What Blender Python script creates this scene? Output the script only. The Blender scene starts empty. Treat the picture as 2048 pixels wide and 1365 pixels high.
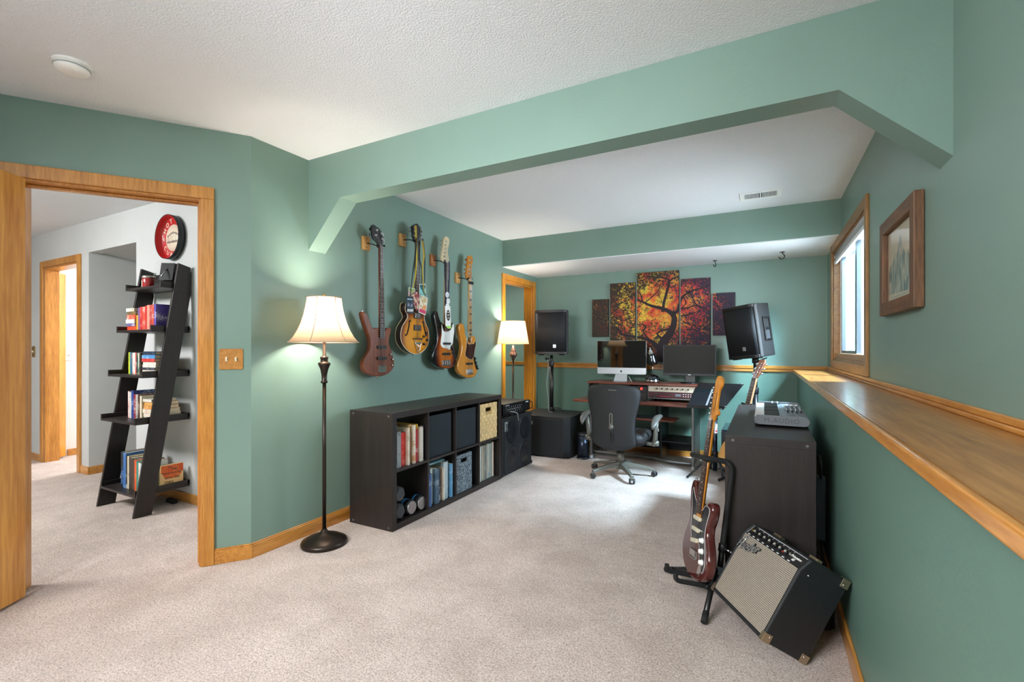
import bpy, bmesh, math, random
from mathutils import Vector, Matrix, Euler

SC = bpy.context.scene
COL = SC.collection
PI = math.pi

# ------------------------------------------------------------------ camera
cam_data = bpy.data.cameras.new('camera')
cam_data.sensor_fit = 'HORIZONTAL'
cam_data.sensor_width = 36.0
cam_data.lens = 36.0 * 940.0 / 2048.0
cam_data.shift_y = 15.9 / 2048.0
cam_data.clip_start = 0.02
cam = bpy.data.objects.new('camera', cam_data)
cam.location = (0, 0, 1.21)
cam.rotation_euler = (PI / 2, 0, math.radians(28.2))
COL.objects.link(cam)
SC.camera = cam

# ------------------------------------------------------------------ view, world
SC.view_settings.view_transform = 'Standard'
SC.view_settings.look = 'None'
SC.view_settings.gamma = 1.0
SC.view_settings.use_curve_mapping = False
SC.view_settings.exposure = 0.35
SC.cycles.max_bounces = 12
SC.cycles.diffuse_bounces = 8
SC.cycles.glossy_bounces = 4
SC.cycles.caustics_reflective = False
SC.cycles.caustics_refractive = False
SC.cycles.sample_clamp_indirect = 6.0

world = bpy.data.worlds.new('world')
SC.world = world
world.use_nodes = True
wn = world.node_tree
sky = wn.nodes.new('ShaderNodeTexSky')
sky.sky_type = 'NISHITA'
sky.sun_disc = False
sky.sun_elevation = math.radians(48)
sky.sun_rotation = math.radians(110)
wn.links.new(sky.outputs[0], wn.nodes['Background'].inputs[0])
wn.nodes['Background'].inputs[1].default_value = 0.12


def area(name, loc, target, sx, sy, power, col=(1, 1, 1), spread=None):
    l = bpy.data.lights.new(name, 'AREA')
    l.shape = 'RECTANGLE'
    l.size, l.size_y = sx, sy
    l.energy = power
    l.color = col
    if spread:
        l.spread = spread
    o = bpy.data.objects.new(name, l)
    o.location = loc
    d = Vector(target) - Vector(loc)
    o.rotation_euler = d.to_track_quat('-Z', 'Y').to_euler()
    COL.objects.link(o)
    return o


# daylight: steep light falling down the window well, and the bright sky seen through the pane
area('well_daylight', (1.80, 3.80, 2.95), (-0.75, 4.40, 0.0), 0.55, 0.7, 850, (0.58, 0.82, 1.0))
area('window_daylight', (0.80, 4.335, 1.60), (-2.0, 4.335, 1.45), 1.45, 0.86, 34, (0.84, 0.93, 1.0), math.radians(120))
# unseen fill light added behind the photographer, and the flash bounced off the ceiling there
area('rear_fill', (-1.5, -1.2, 2.38), (-0.75, 1.5, 0.15), 1.8, 1.2, 120, (0.95, 0.98, 1.0), math.radians(116))
area('bounced_flash', (-0.75, -0.6, 1.45), (-0.7, -0.45, 2.44), 0.9, 0.9, 25, (0.90, 0.965, 1.0))
area('far_ceiling_fill', (-1.5, -0.6, 0.9), (-1.0, 3.6, 2.44), 0.6, 0.6, 5, (0.95, 0.985, 1.0), math.radians(55))  # unseen fill added to brighten the far ceiling
# hallway, bright room beyond it, closet by the back corner
area('hall_light', (-4.75, -0.1, 2.39), (-4.6, 0.9, 0.4), 0.9, 0.9, 130, (1.0, 0.99, 0.99))
area('bright_room_light', (-6.1, 3.6, 2.40), (-6.3, 3.4, 0), 0.8, 1.2, 110, (1, 1, 1))
area('closet_light', (-3.9, 5.6, 2.40), (-3.9, 5.6, 0), 0.5, 0.5, 26, (1.0, 0.97, 0.93))


# ------------------------------------------------------------------ colours and materials
def lin(c):
    if isinstance(c, str):
        c = tuple(int(c[i:i + 2], 16) / 255 for i in (0, 2, 4))
    return tuple(x / 12.92 if x <= 0.04045 else ((x + 0.055) / 1.055) ** 2.4 for x in c) + (1.0,)


_mats = {}


def mat(name, col, rough=0.5, metal=0.0, var=0.0, vscale=6.0, stretch=(1, 1, 1), bump=0.0, bscale=200.0,
        spec=0.5, coat=0.0, emit=None, estr=0.0, col2=None, trans=0.0, contrast=None):
    """principled material with a procedural colour variation and bump"""
    if name in _mats:
        return _mats[name]
    m = bpy.data.materials.new(name)
    m.use_nodes = True
    nt = m.node_tree
    b = nt.nodes['Principled BSDF']
    b.inputs['Roughness'].default_value = rough
    b.inputs['Metallic'].default_value = metal
    b.inputs['Specular IOR Level'].default_value = spec
    b.inputs['Coat Weight'].default_value = coat
    b.inputs['Transmission Weight'].default_value = trans
    c = lin(col)
    b.inputs['Base Color'].default_value = c
    tc = mp = None
    if var or bump or col2:
        tc = nt.nodes.new('ShaderNodeTexCoord')
        mp = nt.nodes.new('ShaderNodeMapping')
        mp.inputs['Scale'].default_value = stretch
        nt.links.new(tc.outputs['Object'], mp.inputs['Vector'])
    if var or col2:
        n = nt.nodes.new('ShaderNodeTexNoise')
        n.inputs['Scale'].default_value = vscale
        n.inputs['Detail'].default_value = 5
        n.inputs['Roughness'].default_value = 0.6
        nt.links.new(mp.outputs[0], n.inputs['Vector'])
        r = nt.nodes.new('ShaderNodeValToRGB')
        lo, hi = contrast or (0.3, 0.7)
        r.color_ramp.elements[0].position = lo
        r.color_ramp.elements[1].position = hi
        if col2:
            r.color_ramp.elements[0].color = c
            r.color_ramp.elements[1].color = lin(col2)
        else:
            r.color_ramp.elements[0].color = tuple(x * (1 - var) for x in c[:3]) + (1,)
            r.color_ramp.elements[1].color = tuple(min(1, x * (1 + var)) for x in c[:3]) + (1,)
        nt.links.new(n.outputs['Fac'], r.inputs[0])
        nt.links.new(r.outputs[0], b.inputs['Base Color'])
    if bump:
        n2 = nt.nodes.new('ShaderNodeTexNoise')
        n2.inputs['Scale'].default_value = bscale
        n2.inputs['Detail'].default_value = 3
        nt.links.new(mp.outputs[0], n2.inputs['Vector'])
        bp = nt.nodes.new('ShaderNodeBump')
        bp.inputs['Strength'].default_value = bump
        bp.inputs['Distance'].default_value = 0.01
        nt.links.new(n2.outputs['Fac'], bp.inputs['Height'])
        nt.links.new(bp.outputs[0], b.inputs['Normal'])
    if emit:
        b.inputs['Emission Color'].default_value = lin(emit)
        b.inputs['Emission Strength'].default_value = estr
    _mats[name] = m
    return m


def wood(name, c1, c2, rough=0.4, axis='z', scale=1.0, coat=0.0, bump=0.05):
    """grain running along one object axis"""
    if name in _mats:
        return _mats[name]
    m = bpy.data.materials.new(name)
    m.use_nodes = True
    nt = m.node_tree
    b = nt.nodes['Principled BSDF']
    b.inputs['Roughness'].default_value = rough
    b.inputs['Coat Weight'].default_value = coat
    b.inputs['Coat Roughness'].default_value = 0.15
    tc = nt.nodes.new('ShaderNodeTexCoord')
    mp = nt.nodes.new('ShaderNodeMapping')
    st = {'x': (1.1, 14, 14), 'y': (14, 1.1, 14), 'z': (14, 14, 1.1)}[axis]
    mp.inputs['Scale'].default_value = tuple(s * scale for s in st)
    nt.links.new(tc.outputs['Object'], mp.inputs['Vector'])
    n = nt.nodes.new('ShaderNodeTexNoise')
    n.inputs['Scale'].default_value = 1.6
    n.inputs['Detail'].default_value = 6
    n.inputs['Roughness'].default_value = 0.65
    n.inputs['Distortion'].default_value = 0.7
    nt.links.new(mp.outputs[0], n.inputs['Vector'])
    n2 = nt.nodes.new('ShaderNodeTexNoise')
    n2.inputs['Scale'].default_value = 9
    n2.inputs['Detail'].default_value = 3
    nt.links.new(mp.outputs[0], n2.inputs['Vector'])
    mx = nt.nodes.new('ShaderNodeMath')
    mx.operation = 'MULTIPLY_ADD'
    mx.inputs[1].default_value = 0.45
    nt.links.new(n2.outputs['Fac'], mx.inputs[0])
    mm = nt.nodes.new('ShaderNodeMath')
    mm.operation = 'MULTIPLY'
    mm.inputs[1].default_value = 0.6
    nt.links.new(n.outputs['Fac'], mm.inputs[0])
    nt.links.new(mm.outputs[0], mx.inputs[2])
    r = nt.nodes.new('ShaderNodeValToRGB')
    r.color_ramp.elements[0].position = 0.36
    r.color_ramp.elements[1].position = 0.66
    r.color_ramp.elements[0].color = lin(c1)
    r.color_ramp.elements[1].color = lin(c2)
    nt.links.new(mx.outputs[0], r.inputs[0])
    nt.links.new(r.outputs[0], b.inputs['Base Color'])
    if bump:
        bp = nt.nodes.new('ShaderNodeBump')
        bp.inputs['Strength'].default_value = bump
        bp.inputs['Distance'].default_value = 0.003
        nt.links.new(mx.outputs[0], bp.inputs['Height'])
        nt.links.new(bp.outputs[0], b.inputs['Normal'])
    _mats[name] = m
    return m


# ------------------------------------------------------------------ mesh builder
class MB:
    def __init__(self):
        self.bm = bmesh.new()
        self.mi = 0

    def _f(self, vs, smooth=False):
        try:
            f = self.bm.faces.new(vs)
        except ValueError:
            return None
        f.material_index = self.mi
        f.smooth = smooth
        return f

    def hexa(self, p):
        """8 corners: 4 bottom ccw, 4 top ccw"""
        v = [self.bm.verts.new(q) for q in p]
        for a in ((3, 2, 1, 0), (4, 5, 6, 7), (0, 1, 5, 4), (1, 2, 6, 5), (2, 3, 7, 6), (3, 0, 4, 7)):
            self._f([v[i] for i in a])
        return self

    def box(self, x0, x1, y0, y1, z0, z1, M=None):
        p = [(x0, y0, z0), (x1, y0, z0), (x1, y1, z0), (x0, y1, z0), (x0, y0, z1), (x1, y0, z1), (x1, y1, z1), (x0, y1, z1)]
        if M is not None:
            p = [M @ Vector(q) for q in p]
        return self.hexa(p)

    def cbox(self, c, s, rot=None):
        M = Matrix.Translation(c)
        if rot:
            M = M @ Euler(rot).to_matrix().to_4x4()
        return self.box(-s[0] / 2, s[0] / 2, -s[1] / 2, s[1] / 2, -s[2] / 2, s[2] / 2, M)

    def ring(self, c, u, v, r, n):
        return [self.bm.verts.new(Vector(c) + u * (r * math.cos(2 * PI * i / n)) + v * (r * math.sin(2 * PI * i / n))) for i in range(n)]

    def cyl(self, p0, p1, r0, r1=None, n=16, caps=True):
        p0, p1 = Vector(p0), Vector(p1)
        r1 = r0 if r1 is None else r1
        d = (p1 - p0).normalized()
        u = d.orthogonal().normalized()
        v = d.cross(u)
        a, b = self.ring(p0, u, v, r0, n), self.ring(p1, u, v, r1, n)
        for i in range(n):
            j = (i + 1) % n
            self._f((a[i], a[j], b[j], b[i]), True)
        if caps:
            self._f(a[::-1])
            self._f(b)
        return self

    def tube(self, pts, r, n=8, closed=False, flat=None):
        """round (or flattened) tube along a path"""
        pts = [Vector(p) for p in pts]
        m = len(pts)
        rs = r if isinstance(r, (list, tuple)) else [r] * m
        rings = []
        u = None
        for i in range(m):
            if closed:
                d = pts[(i + 1) % m] - pts[i - 1]
            else:
                d = pts[min(i + 1, m - 1)] - pts[max(i - 1, 0)]
            d.normalize()
            if u is None:
                u = d.orthogonal().normalized()
                if flat is not None:
                    u = (Vector(flat) - d * d.dot(Vector(flat))).normalized()
            else:
                u = (u - d * d.dot(u)).normalized()
            v = d.cross(u)
            if flat is not None:
                rings.append([self.bm.verts.new(pts[i] + u * (rs[i] * 0.12 * math.cos(2 * PI * k / n)) + v * (rs[i] * math.sin(2 * PI * k / n))) for k in range(n)])
            else:
                rings.append(self.ring(pts[i], u, v, rs[i], n))
        for i in range(m if closed else m - 1):
            a, b = rings[i], rings[(i + 1) % m]
            for k in range(n):
                j = (k + 1) % n
                self._f((a[k], a[j], b[j], b[k]), True)
        if not closed:
            self._f(rings[0][::-1])
            self._f(rings[-1])
        return self

    def lathe(self, prof, n=32, M=None, smooth=True):
        """profile of (radius, height) around local z"""
        M = M or Matrix.Identity(4)
        rings = []
        for r, z in prof:
            if r < 1e-6:
                rings.append([self.bm.verts.new(M @ Vector((0, 0, z)))])
            else:
                rings.append([self.bm.verts.new(M @ Vector((r * math.cos(2 * PI * i / n), r * math.sin(2 * PI * i / n), z))) for i in range(n)])
        for a, b in zip(rings, rings[1:]):
            for i in range(n):
                j = (i + 1) % n
                if len(a) == 1 and len(b) == 1:
                    continue
                if len(a) == 1:
                    self._f((a[0], b[j], b[i]), smooth)
                elif len(b) == 1:
                    self._f((a[i], a[j], b[0]), smooth)
                else:
                    self._f((a[i], a[j], b[j], b[i]), smooth)
        return self

    def prism(self, pts, z0, z1, M=None, rim=0.0):
        """outline (ccw, local xy) raised from z0 to z1; rim rounds the front edge inward"""
        M = M or Matrix.Identity(4)
        lay = [(pts, z0)]
        if rim:
            lay = [(inset(pts, rim), z0), (inset(pts, rim * 0.3), z0 + rim * 0.3), (pts, z0 + rim),
                   (pts, z1 - rim), (inset(pts, rim * 0.3), z1 - rim * 0.3), (inset(pts, rim), z1)]
        else:
            lay = [(pts, z0), (pts, z1)]
        rings = [[self.bm.verts.new(M @ Vector((x, y, z))) for x, y in P] for P, z in lay]
        n = len(pts)
        for a, b in zip(rings, rings[1:]):
            for i in range(n):
                j = (i + 1) % n
                self._f((a[i], a[j], b[j], b[i]), bool(rim))
        self._f(rings[0][::-1])
        self._f(rings[-1])
        return self

    def ball(self, c, r, n=16, m=10, s=(1, 1, 1), M=None):
        T = Matrix.Translation(c) @ Matrix.Diagonal((s[0], s[1], s[2], 1))
        if M is not None:
            T = M @ T
        prof = [(r * math.sin(PI * k / m), -r * math.cos(PI * k / m)) for k in range(m + 1)]
        prof[0] = (0, -r)
        prof[-1] = (0, r)
        return self.lathe(prof, n, T)

    def quad(self, pts, smooth=False):
        self._f([self.bm.verts.new(p) for p in pts], smooth)
        return self


def inset(pts, d):
    """move each outline point inward (ccw outline)"""
    n = len(pts)
    out = []
    for i in range(n):
        x0, y0 = pts[i - 1]
        x2, y2 = pts[(i + 1) % n]
        tx, ty = x2 - x0, y2 - y0
        L = math.hypot(tx, ty) or 1
        out.append((pts[i][0] - ty / L * d, pts[i][1] + tx / L * d))
    return out


def spline(pts, k=5, closed=True):
    """Catmull-Rom through the points"""
    n = len(pts)
    out = []
    P = [Vector(p) for p in pts]
    rng = range(n) if closed else range(n - 1)
    for i in rng:
        if closed:
            a, b, c, d = P[i - 1], P[i], P[(i + 1) % n], P[(i + 2) % n]
        else:
            a, b, c, d = P[max(i - 1, 0)], P[i], P[i + 1], P[min(i + 2, n - 1)]
        for s in range(k):
            t = s / k
            q = 0.5 * ((2 * b) + (c - a) * t + (2 * a - 5 * b + 4 * c - d) * t * t + (3 * b - a - 3 * c + d) * t ** 3)
            out.append(tuple(q))
    if not closed:
        out.append(tuple(P[-1]))
    return out


def ccw(pts):
    a = sum(p[0] * q[1] - q[0] * p[1] for p, q in zip(pts, pts[1:] + pts[:1]))
    return pts if a > 0 else pts[::-1]


def rrect(w, h, r, k=5, cx=0, cy=0):
    out = []
    for sx, sy, a0 in ((1, 1, 0), (-1, 1, 90), (-1, -1, 180), (1, -1, 270)):
        for i in range(k + 1):
            a = math.radians(a0 + 90 * i / k)
            out.append((cx + sx * (w / 2 - r) + r * math.cos(a), cy + sy * (h / 2 - r) + r * math.sin(a)))
    return out


def obj(name, mb, mats, parent=None, bevel=0.0, seg=2, sub=0, label=None, loc=None, rot=None, kind=None):
    me = bpy.data.meshes.new(name)
    bmesh.ops.recalc_face_normals(mb.bm, faces=mb.bm.faces)
    mb.bm.to_mesh(me)
    mb.bm.free()
    for m in (mats if isinstance(mats, (list, tuple)) else [mats]):
        me.materials.append(m)
    o = bpy.data.objects.new(name, me)
    COL.objects.link(o)
    if parent:
        o.parent = parent
    if loc:
        o.location = loc
    if rot:
        o.rotation_euler = rot
    if bevel:
        b = o.modifiers.new('bevel', 'BEVEL')
        b.width = bevel
        b.segments = seg
        b.limit_method = 'ANGLE'
        b.angle_limit = math.radians(40)
    if sub:
        s = o.modifiers.new('sub', 'SUBSURF')
        s.levels = s.render_levels = sub
        for f in me.polygons:
            f.use_smooth = True
    if label:
        o['label'] = label
    if kind:
        o['kind'] = kind
    return o


def thing(name, label, cat, loc=(0, 0, 0), rotz=0.0, group=None, rot=None):
    o = bpy.data.objects.new(name, None)
    COL.objects.link(o)
    o.empty_display_size = 0.05
    o.location = loc
    o.rotation_euler = rot or (0, 0, rotz)
    o['label'] = label
    o['category'] = cat
    if group:
        o['group'] = group
    return o


def tag(o, label, cat, group=None):
    o['label'] = label
    o['category'] = cat
    if group:
        o['group'] = group
    return o


def struct(name, mb, mats, parent=None, **k):
    o = obj(name, mb, mats, parent, **k)
    if parent is None:
        o['kind'] = 'structure'
    return o


def copy_tree(o, parent=None, label=None):
    c = o.copy()
    COL.objects.link(c)
    if parent is not None:
        c.parent = parent
    if label:
        c['label'] = label
    for ch in list(o.children):
        copy_tree(ch, c)
    return c


def text(name, s, size, m, parent, M, depth=0.0006, align='CENTER', shear=0.0, space=1.0, bold=0.0):
    """lettering as a real thin mesh; M places it (local xy is the writing plane)"""
    cu = bpy.data.curves.new(name, 'FONT')
    cu.body = s
    cu.size = size
    cu.extrude = depth
    cu.offset = bold
    cu.align_x = align
    cu.align_y = 'CENTER'
    cu.shear = shear
    cu.space_character = space
    cu.resolution_u = 3
    t = bpy.data.objects.new(name, cu)
    COL.objects.link(t)
    dg = bpy.context.evaluated_depsgraph_get()
    me = bpy.data.meshes.new_from_object(t.evaluated_get(dg))
    bpy.data.objects.remove(t)
    bpy.data.curves.remove(cu)
    me.name = name
    me.materials.clear()
    me.materials.append(m)
    me.transform(M)
    o = bpy.data.objects.new(name, me)
    COL.objects.link(o)
    if parent:
        o.parent = parent
    return o


def basis(ex, ey, ez, o=(0, 0, 0)):
    M = Matrix.Identity(4)
    for i in range(3):
        M[i][0], M[i][1], M[i][2], M[i][3] = ex[i], ey[i], ez[i], o[i]
    return M


# ------------------------------------------------------------------ room materials
def wall_paint(name, col, rough=0.42, spec=0.4):
    return mat(name, col, rough=rough, var=0.05, vscale=1.3, bump=0.05, bscale=70, spec=spec)


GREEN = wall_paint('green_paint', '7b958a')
GREEN_LOW = wall_paint('green_lower_walls', '638275')  # deeper green used on the walls below the rail and ledge
GREY = wall_paint('grey_paint', 'c6c8c8', 0.6)
WHITE = wall_paint('white_paint', 'ecebe8', 0.6)
OAK_Z = wood('oak_upright', 'a0641f', 'd19345', 0.35, 'z', 1.0, 0.3)
OAK_X = wood('oak_along_x', 'a0641f', 'd19345', 0.35, 'x', 1.0, 0.3)
OAK_Y = wood('oak_along_y', 'a5671f', 'd39347', 0.35, 'y', 1.0, 0.3)
ORANGE_OAK = wood('orange_oak', 'b5690f', 'e39a2c', 0.35, 'z', 0.6, 0.3)
LEDGE = wood('ledge_veneer', '8a5520', 'ba8142', 0.32, 'y', 0.8, 0.25, 0.02)


def carpet_mat():
    m = bpy.data.materials.new('carpet')
    m.use_nodes = True
    nt = m.node_tree
    b = nt.nodes['Principled BSDF']
    b.inputs['Roughness'].default_value = 0.95
    b.inputs['Specular IOR Level'].default_value = 0.1
    b.inputs['Sheen Weight'].default_value = 0.25
    tc = nt.nodes.new('ShaderNodeTexCoord')
    fine = nt.nodes.new('ShaderNodeTexNoise')
    fine.inputs['Scale'].default_value = 140
    fine.inputs['Detail'].default_value = 5
    fine.inputs['Roughness'].default_value = 0.7
    fine.inputs['Distortion'].default_value = 0.6
    big = nt.nodes.new('ShaderNodeTexNoise')
    big.inputs['Scale'].default_value = 3.6
    big.inputs['Detail'].default_value = 5
    big.inputs['Roughness'].default_value = 0.65
    big.inputs['Distortion'].default_value = 0.4
    mid = nt.nodes.new('ShaderNodeTexNoise')
    mid.inputs['Scale'].default_value = 24
    mid.inputs['Detail'].default_value = 3
    for n in (fine, big, mid):
        nt.links.new(tc.outputs['Object'], n.inputs['Vector'])
    r1 = nt.nodes.new('ShaderNodeValToRGB')
    r1.color_ramp.elements[0].position = 0.35
    r1.color_ramp.elements[1].position = 0.58
    r1.color_ramp.elements[0].color = lin('9c877d')
    r1.color_ramp.elements[1].color = lin('ead8ce')
    r2 = nt.nodes.new('ShaderNodeValToRGB')
    r2.color_ramp.elements[0].position = 0.35
    r2.color_ramp.elements[1].position = 0.62
    r2.color_ramp.elements[0].color = (0.80, 0.78, 0.76, 1)
    r2.color_ramp.elements[1].color = (1, 1, 1, 1)
    mx = nt.nodes.new('ShaderNodeMix')
    mx.data_type = 'RGBA'
    mx.blend_type = 'MULTIPLY'
    mx.inputs['Factor'].default_value = 1.0
    nt.links.new(fine.outputs['Fac'], r1.inputs[0])
    nt.links.new(big.outputs['Fac'], r2.inputs[0])
    nt.links.new(r1.outputs[0], mx.inputs['A'])
    nt.links.new(r2.outputs[0], mx.inputs['B'])
    nt.links.new(mx.outputs['Result'], b.inputs['Base Color'])
    ad = nt.nodes.new('ShaderNodeMath')
    ad.operation = 'MULTIPLY_ADD'
    ad.inputs[1].default_value = 1.1
    nt.links.new(mid.outputs['Fac'], ad.inputs[0])
    nt.links.new(fine.outputs['Fac'], ad.inputs[2])
    bp = nt.nodes.new('ShaderNodeBump')
    bp.inputs['Strength'].default_value = 0.75
    bp.inputs['Distance'].default_value = 0.012
    nt.links.new(ad.outputs[0], bp.inputs['Height'])
    nt.links.new(bp.outputs[0], b.inputs['Normal'])
    return m


def popcorn_mat():
    m = bpy.data.materials.new('textured_ceiling')
    m.use_nodes = True
    nt = m.node_tree
    b = nt.nodes['Principled BSDF']
    b.inputs['Base Color'].default_value = lin('e7e9ec')
    b.inputs['Roughness'].default_value = 0.9
    b.inputs['Specular IOR Level'].default_value = 0.15
    tc = nt.nodes.new('ShaderNodeTexCoord')
    v = nt.nodes.new('ShaderNodeTexNoise')
    v.inputs['Scale'].default_value = 120
    v.inputs['Detail'].default_value = 3
    v.inputs['Roughness'].default_value = 0.6
    nt.links.new(tc.outputs['Object'], v.inputs['Vector'])
    r = nt.nodes.new('ShaderNodeValToRGB')
    r.color_ramp.elements[0].position = 0.38
    r.color_ramp.elements[1].position = 0.62
    nt.links.new(v.outputs['Fac'], r.inputs[0])
    bp = nt.nodes.new('ShaderNodeBump')
    bp.inputs['Strength'].default_value = 0.42
    bp.inputs['Distance'].default_value = 0.008
    nt.links.new(r.outputs[0], bp.inputs['Height'])
    nt.links.new(bp.outputs[0], b.inputs['Normal'])
    return m


CARPET = carpet_mat()
POPCORN = popcorn_mat()

# ------------------------------------------------------------------ room shell
CE = 2.44
XL = -2.615          # left wall
XR = 0.555           # right wall above the ledge
XLOW = 0.30          # low wall under the ledge
YB = 5.58            # back wall
A = Vector((XL, 1.683))
DW = Vector((-0.5934, -0.8049))      # direction of the doorway wall
DN = Vector((0.8049, -0.5934))       # its normal, into the room


def dw(d, off, z):
    p = A + DW * d + DN * off
    return (p.x, p.y, z)


def dwbox(mb, d0, d1, o0, o1, z0, z1):
    return mb.hexa([dw(d0, o0, z0), dw(d1, o0, z0), dw(d1, o1, z0), dw(d0, o1, z0),
                    dw(d0, o0, z1), dw(d1, o0, z1), dw(d1, o1, z1), dw(d0, o1, z1)])


struct('floor', MB().box(-10, 1.4, -3.6, 8.2, -0.06, 0.0), CARPET)
struct('ceiling', MB().box(-10, 0.8, -3.6, 8.2, CE, CE + 0.08), POPCORN)

# left wall with the opening near the back corner
m = MB()
m.box(XL - 0.12, XL, 1.683, 4.69, 0, CE)
m.box(XL - 0.12, XL, 5.44, 5.70, 0, CE)
m.box(XL - 0.12, XL, 4.69, 5.44, 2.005, CE)
struct('wall_left', m, GREEN)
# doorway wall
m = MB()
dwbox(m, 0.0, 0.235, -0.12, 0.0, 0, CE)
dwbox(m, 0.235, 1.01, -0.12, 0.0, 2.055, CE)
dwbox(m, 1.01, 3.6, -0.12, 0.0, 0, CE)
struct('wall_doorway', m, [GREEN])
# back wall
struct('wall_back', MB().box(XL, 0.75, YB, YB + 0.12, 1.01, CE), GREEN)
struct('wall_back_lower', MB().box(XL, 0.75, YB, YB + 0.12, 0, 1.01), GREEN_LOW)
# right wall with window hole
m = MB()
m.box(XR, XR + 0.16, -3.6, 3.55, 0.9, CE)
m.box(XR, XR + 0.16, 5.12, YB, 0.9, CE)
m.box(XR, XR + 0.16, 3.55, 5.12, 0.9, 1.11)
m.box(XR, XR + 0.16, 3.55, 5.12, 2.075, CE)
struct('wall_right', m, GREEN)
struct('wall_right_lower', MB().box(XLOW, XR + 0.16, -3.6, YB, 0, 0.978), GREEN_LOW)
# room part behind the photographer
struct('wall_front', MB().box(-5.2, XR + 0.16, -3.72, -3.6, 0, CE), WHITE)
p = A + DW * 3.6
struct('wall_front_left', MB().box(p.x - 0.12, p.x, -3.6, p.y + 0.06, 0, CE), GREEN)

# beam across the room with angled ends
Y0b, Y1b = 2.072, 2.205
prof = [(XL, CE), (XL, 1.853), (-2.325, 2.155), (0.241, 2.155), (XR, 1.853), (XR, CE)]
m = MB().prism(ccw(prof), -Y1b, -Y0b, basis((1, 0, 0), (0, 0, 1), (0, -1, 0)))
struct('wall_beam', m, GREEN)
# soffit in front of the back wall
struct('wall_soffit', MB().box(XL, XR, 4.65, YB, 2.148, CE), GREEN)
struct('ceiling_soffit', MB().box(XL, XR, 4.652, YB, 2.140, 2.1478), POPCORN)

# space seen through the opening by the back corner
struct('wall_closet_back', MB().box(-4.6, XL, 6.9, 7.0, 0, CE), GREEN)
struct('wall_closet_right', MB().box(-3.107, XL, 6.2, 6.9, 0, CE), GREEN)
struct('wall_closet_left', MB().box(-4.7, -4.6, 4.2, 7.0, 0, CE), GREEN)
struct('wall_closet_front', MB().box(-4.6, XL - 0.12, 4.2, 4.3, 0, CE), GREEN)
m = MB()
m.box(-4.6, XL - 0.12, 6.875, 6.9, 0.955, 0.985)
m.box(-4.6, XL - 0.12, 6.862, 6.9, 0.985, 1.005)
struct('trim_rail_closet', m, OAK_X)


# casings, jambs, rails, baseboards
def casing_left():
    m = MB()
    t = 0.018
    y0, y1, z1, w = 4.69, 5.44, 2.005, 0.065
    for ya, yb in ((y0 - w, y0), (y1, y1 + w)):
        m.box(XL, XL + t, ya, yb, 0, z1)
    m.box(XL, XL + t, y0 - w, y1 + w, z1, z1 + w)
    m.box(XL - 0.12, XL, y0, y0 + 0.018, 0, z1)
    m.box(XL - 0.12, XL, y1 - 0.018, y1, 0, z1)
    m.box(XL - 0.12, XL, y0, y1, z1 - 0.018, z1)
    return m


struct('trim_casing_corner_opening', casing_left(), ORANGE_OAK, bevel=0.004)

m = MB()
dwbox(m, 0.180, 0.245, 0.0, 0.018, 0, 2.045)
dwbox(m, 1.000, 1.065, 0.0, 0.018, 0, 2.045)
dwbox(m, 0.180, 1.065, 0.0, 0.018, 2.045, 2.112)
dwbox(m, 0.235, 0.255, -0.12, 0.0, 0, 2.045)
dwbox(m, 0.990, 1.010, -0.12, 0.0, 0, 2.045)
dwbox(m, 0.235, 1.010, -0.12, 0.0, 2.035, 2.055)
dwbox(m, 0.255, 0.268, -0.09, -0.05, 0, 2.035)
dwbox(m, 0.255, 0.990, -0.09, -0.05, 2.022, 2.035)
struct('trim_casing_doorway', m, OAK_Z, bevel=0.004)

# door leaf standing open into the room, hinged on the left jamb
LD = Vector((0.524, -0.852))
LN = Vector((0.852, 0.524))
hp = Vector((-3.150, 0.893))


def lf(d, o, z):
    q = hp + LD * d + LN * o
    return (q.x, q.y, z)


m = MB()
m.hexa([lf(0, -0.036, 0.012), lf(0.74, -0.036, 0.012), lf(0.74, 0, 0.012), lf(0, 0, 0.012),
        lf(0, -0.036, 2.037), lf(0.74, -0.036, 2.037), lf(0.74, 0, 2.037), lf(0, 0, 2.037)])
d1 = struct('door_1', m, wood('oak_door', 'b8742f', 'e3a552', 0.38, 'z', 0.55, 0.3), bevel=0.003)
m = MB()
m.box(XL, XL + 0.013, 1.675, 4.62, 0, 0.078)
m.box(XL, XL + 0.008, 1.675, 4.62, 0.078, 0.086)
struct('baseboard_left', m, OAK_Y, bevel=0.002)
m = MB()
dwbox(m, -0.008, 0.180, 0, 0.013, 0, 0.078)
dwbox(m, -0.004, 0.180, 0, 0.008, 0.078, 0.086)
dwbox(m, 1.065, 3.6, 0, 0.013, 0, 0.086)
struct('baseboard_doorway', m, OAK_X, bevel=0.002)
struct('baseboard_right', MB().box(XLOW - 0.013, XLOW, -3.6, YB, 0, 0.086), OAK_Y, bevel=0.004)
struct('baseboard_back', MB().box(XL, XLOW, YB - 0.013, YB, 0, 0.086), OAK_X, bevel=0.004)

m = MB()
m.box(XL, XLOW - 0.04, YB - 0.018, YB, 0.972, 1.004)
m.box(XL, XR, YB - 0.028, YB, 1.004, 1.018)
m.box(XL, XR, YB - 0.016, YB, 1.018, 1.036)
struct('trim_rail_back', m, OAK_X, bevel=0.004)
# ledge over the low wall
struct('trim_ledge', MB().box(XLOW - 0.030, XR, -3.6, YB, 0.978, 1.004), LEDGE)
struct('trim_ledge_nosing', MB().box(XLOW - 0.046, XLOW - 0.030, -3.6, YB, 0.972, 1.005), OAK_Y, bevel=0.006, seg=3)
m = MB()
m.box(XR - 0.022, XR, -3.6, YB, 1.004, 1.018)
m.box(XR - 0.014, XR, -3.6, YB, 1.018, 1.040)
struct('trim_ledge_back', m, OAK_Y, bevel=0.005, seg=3)

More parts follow.
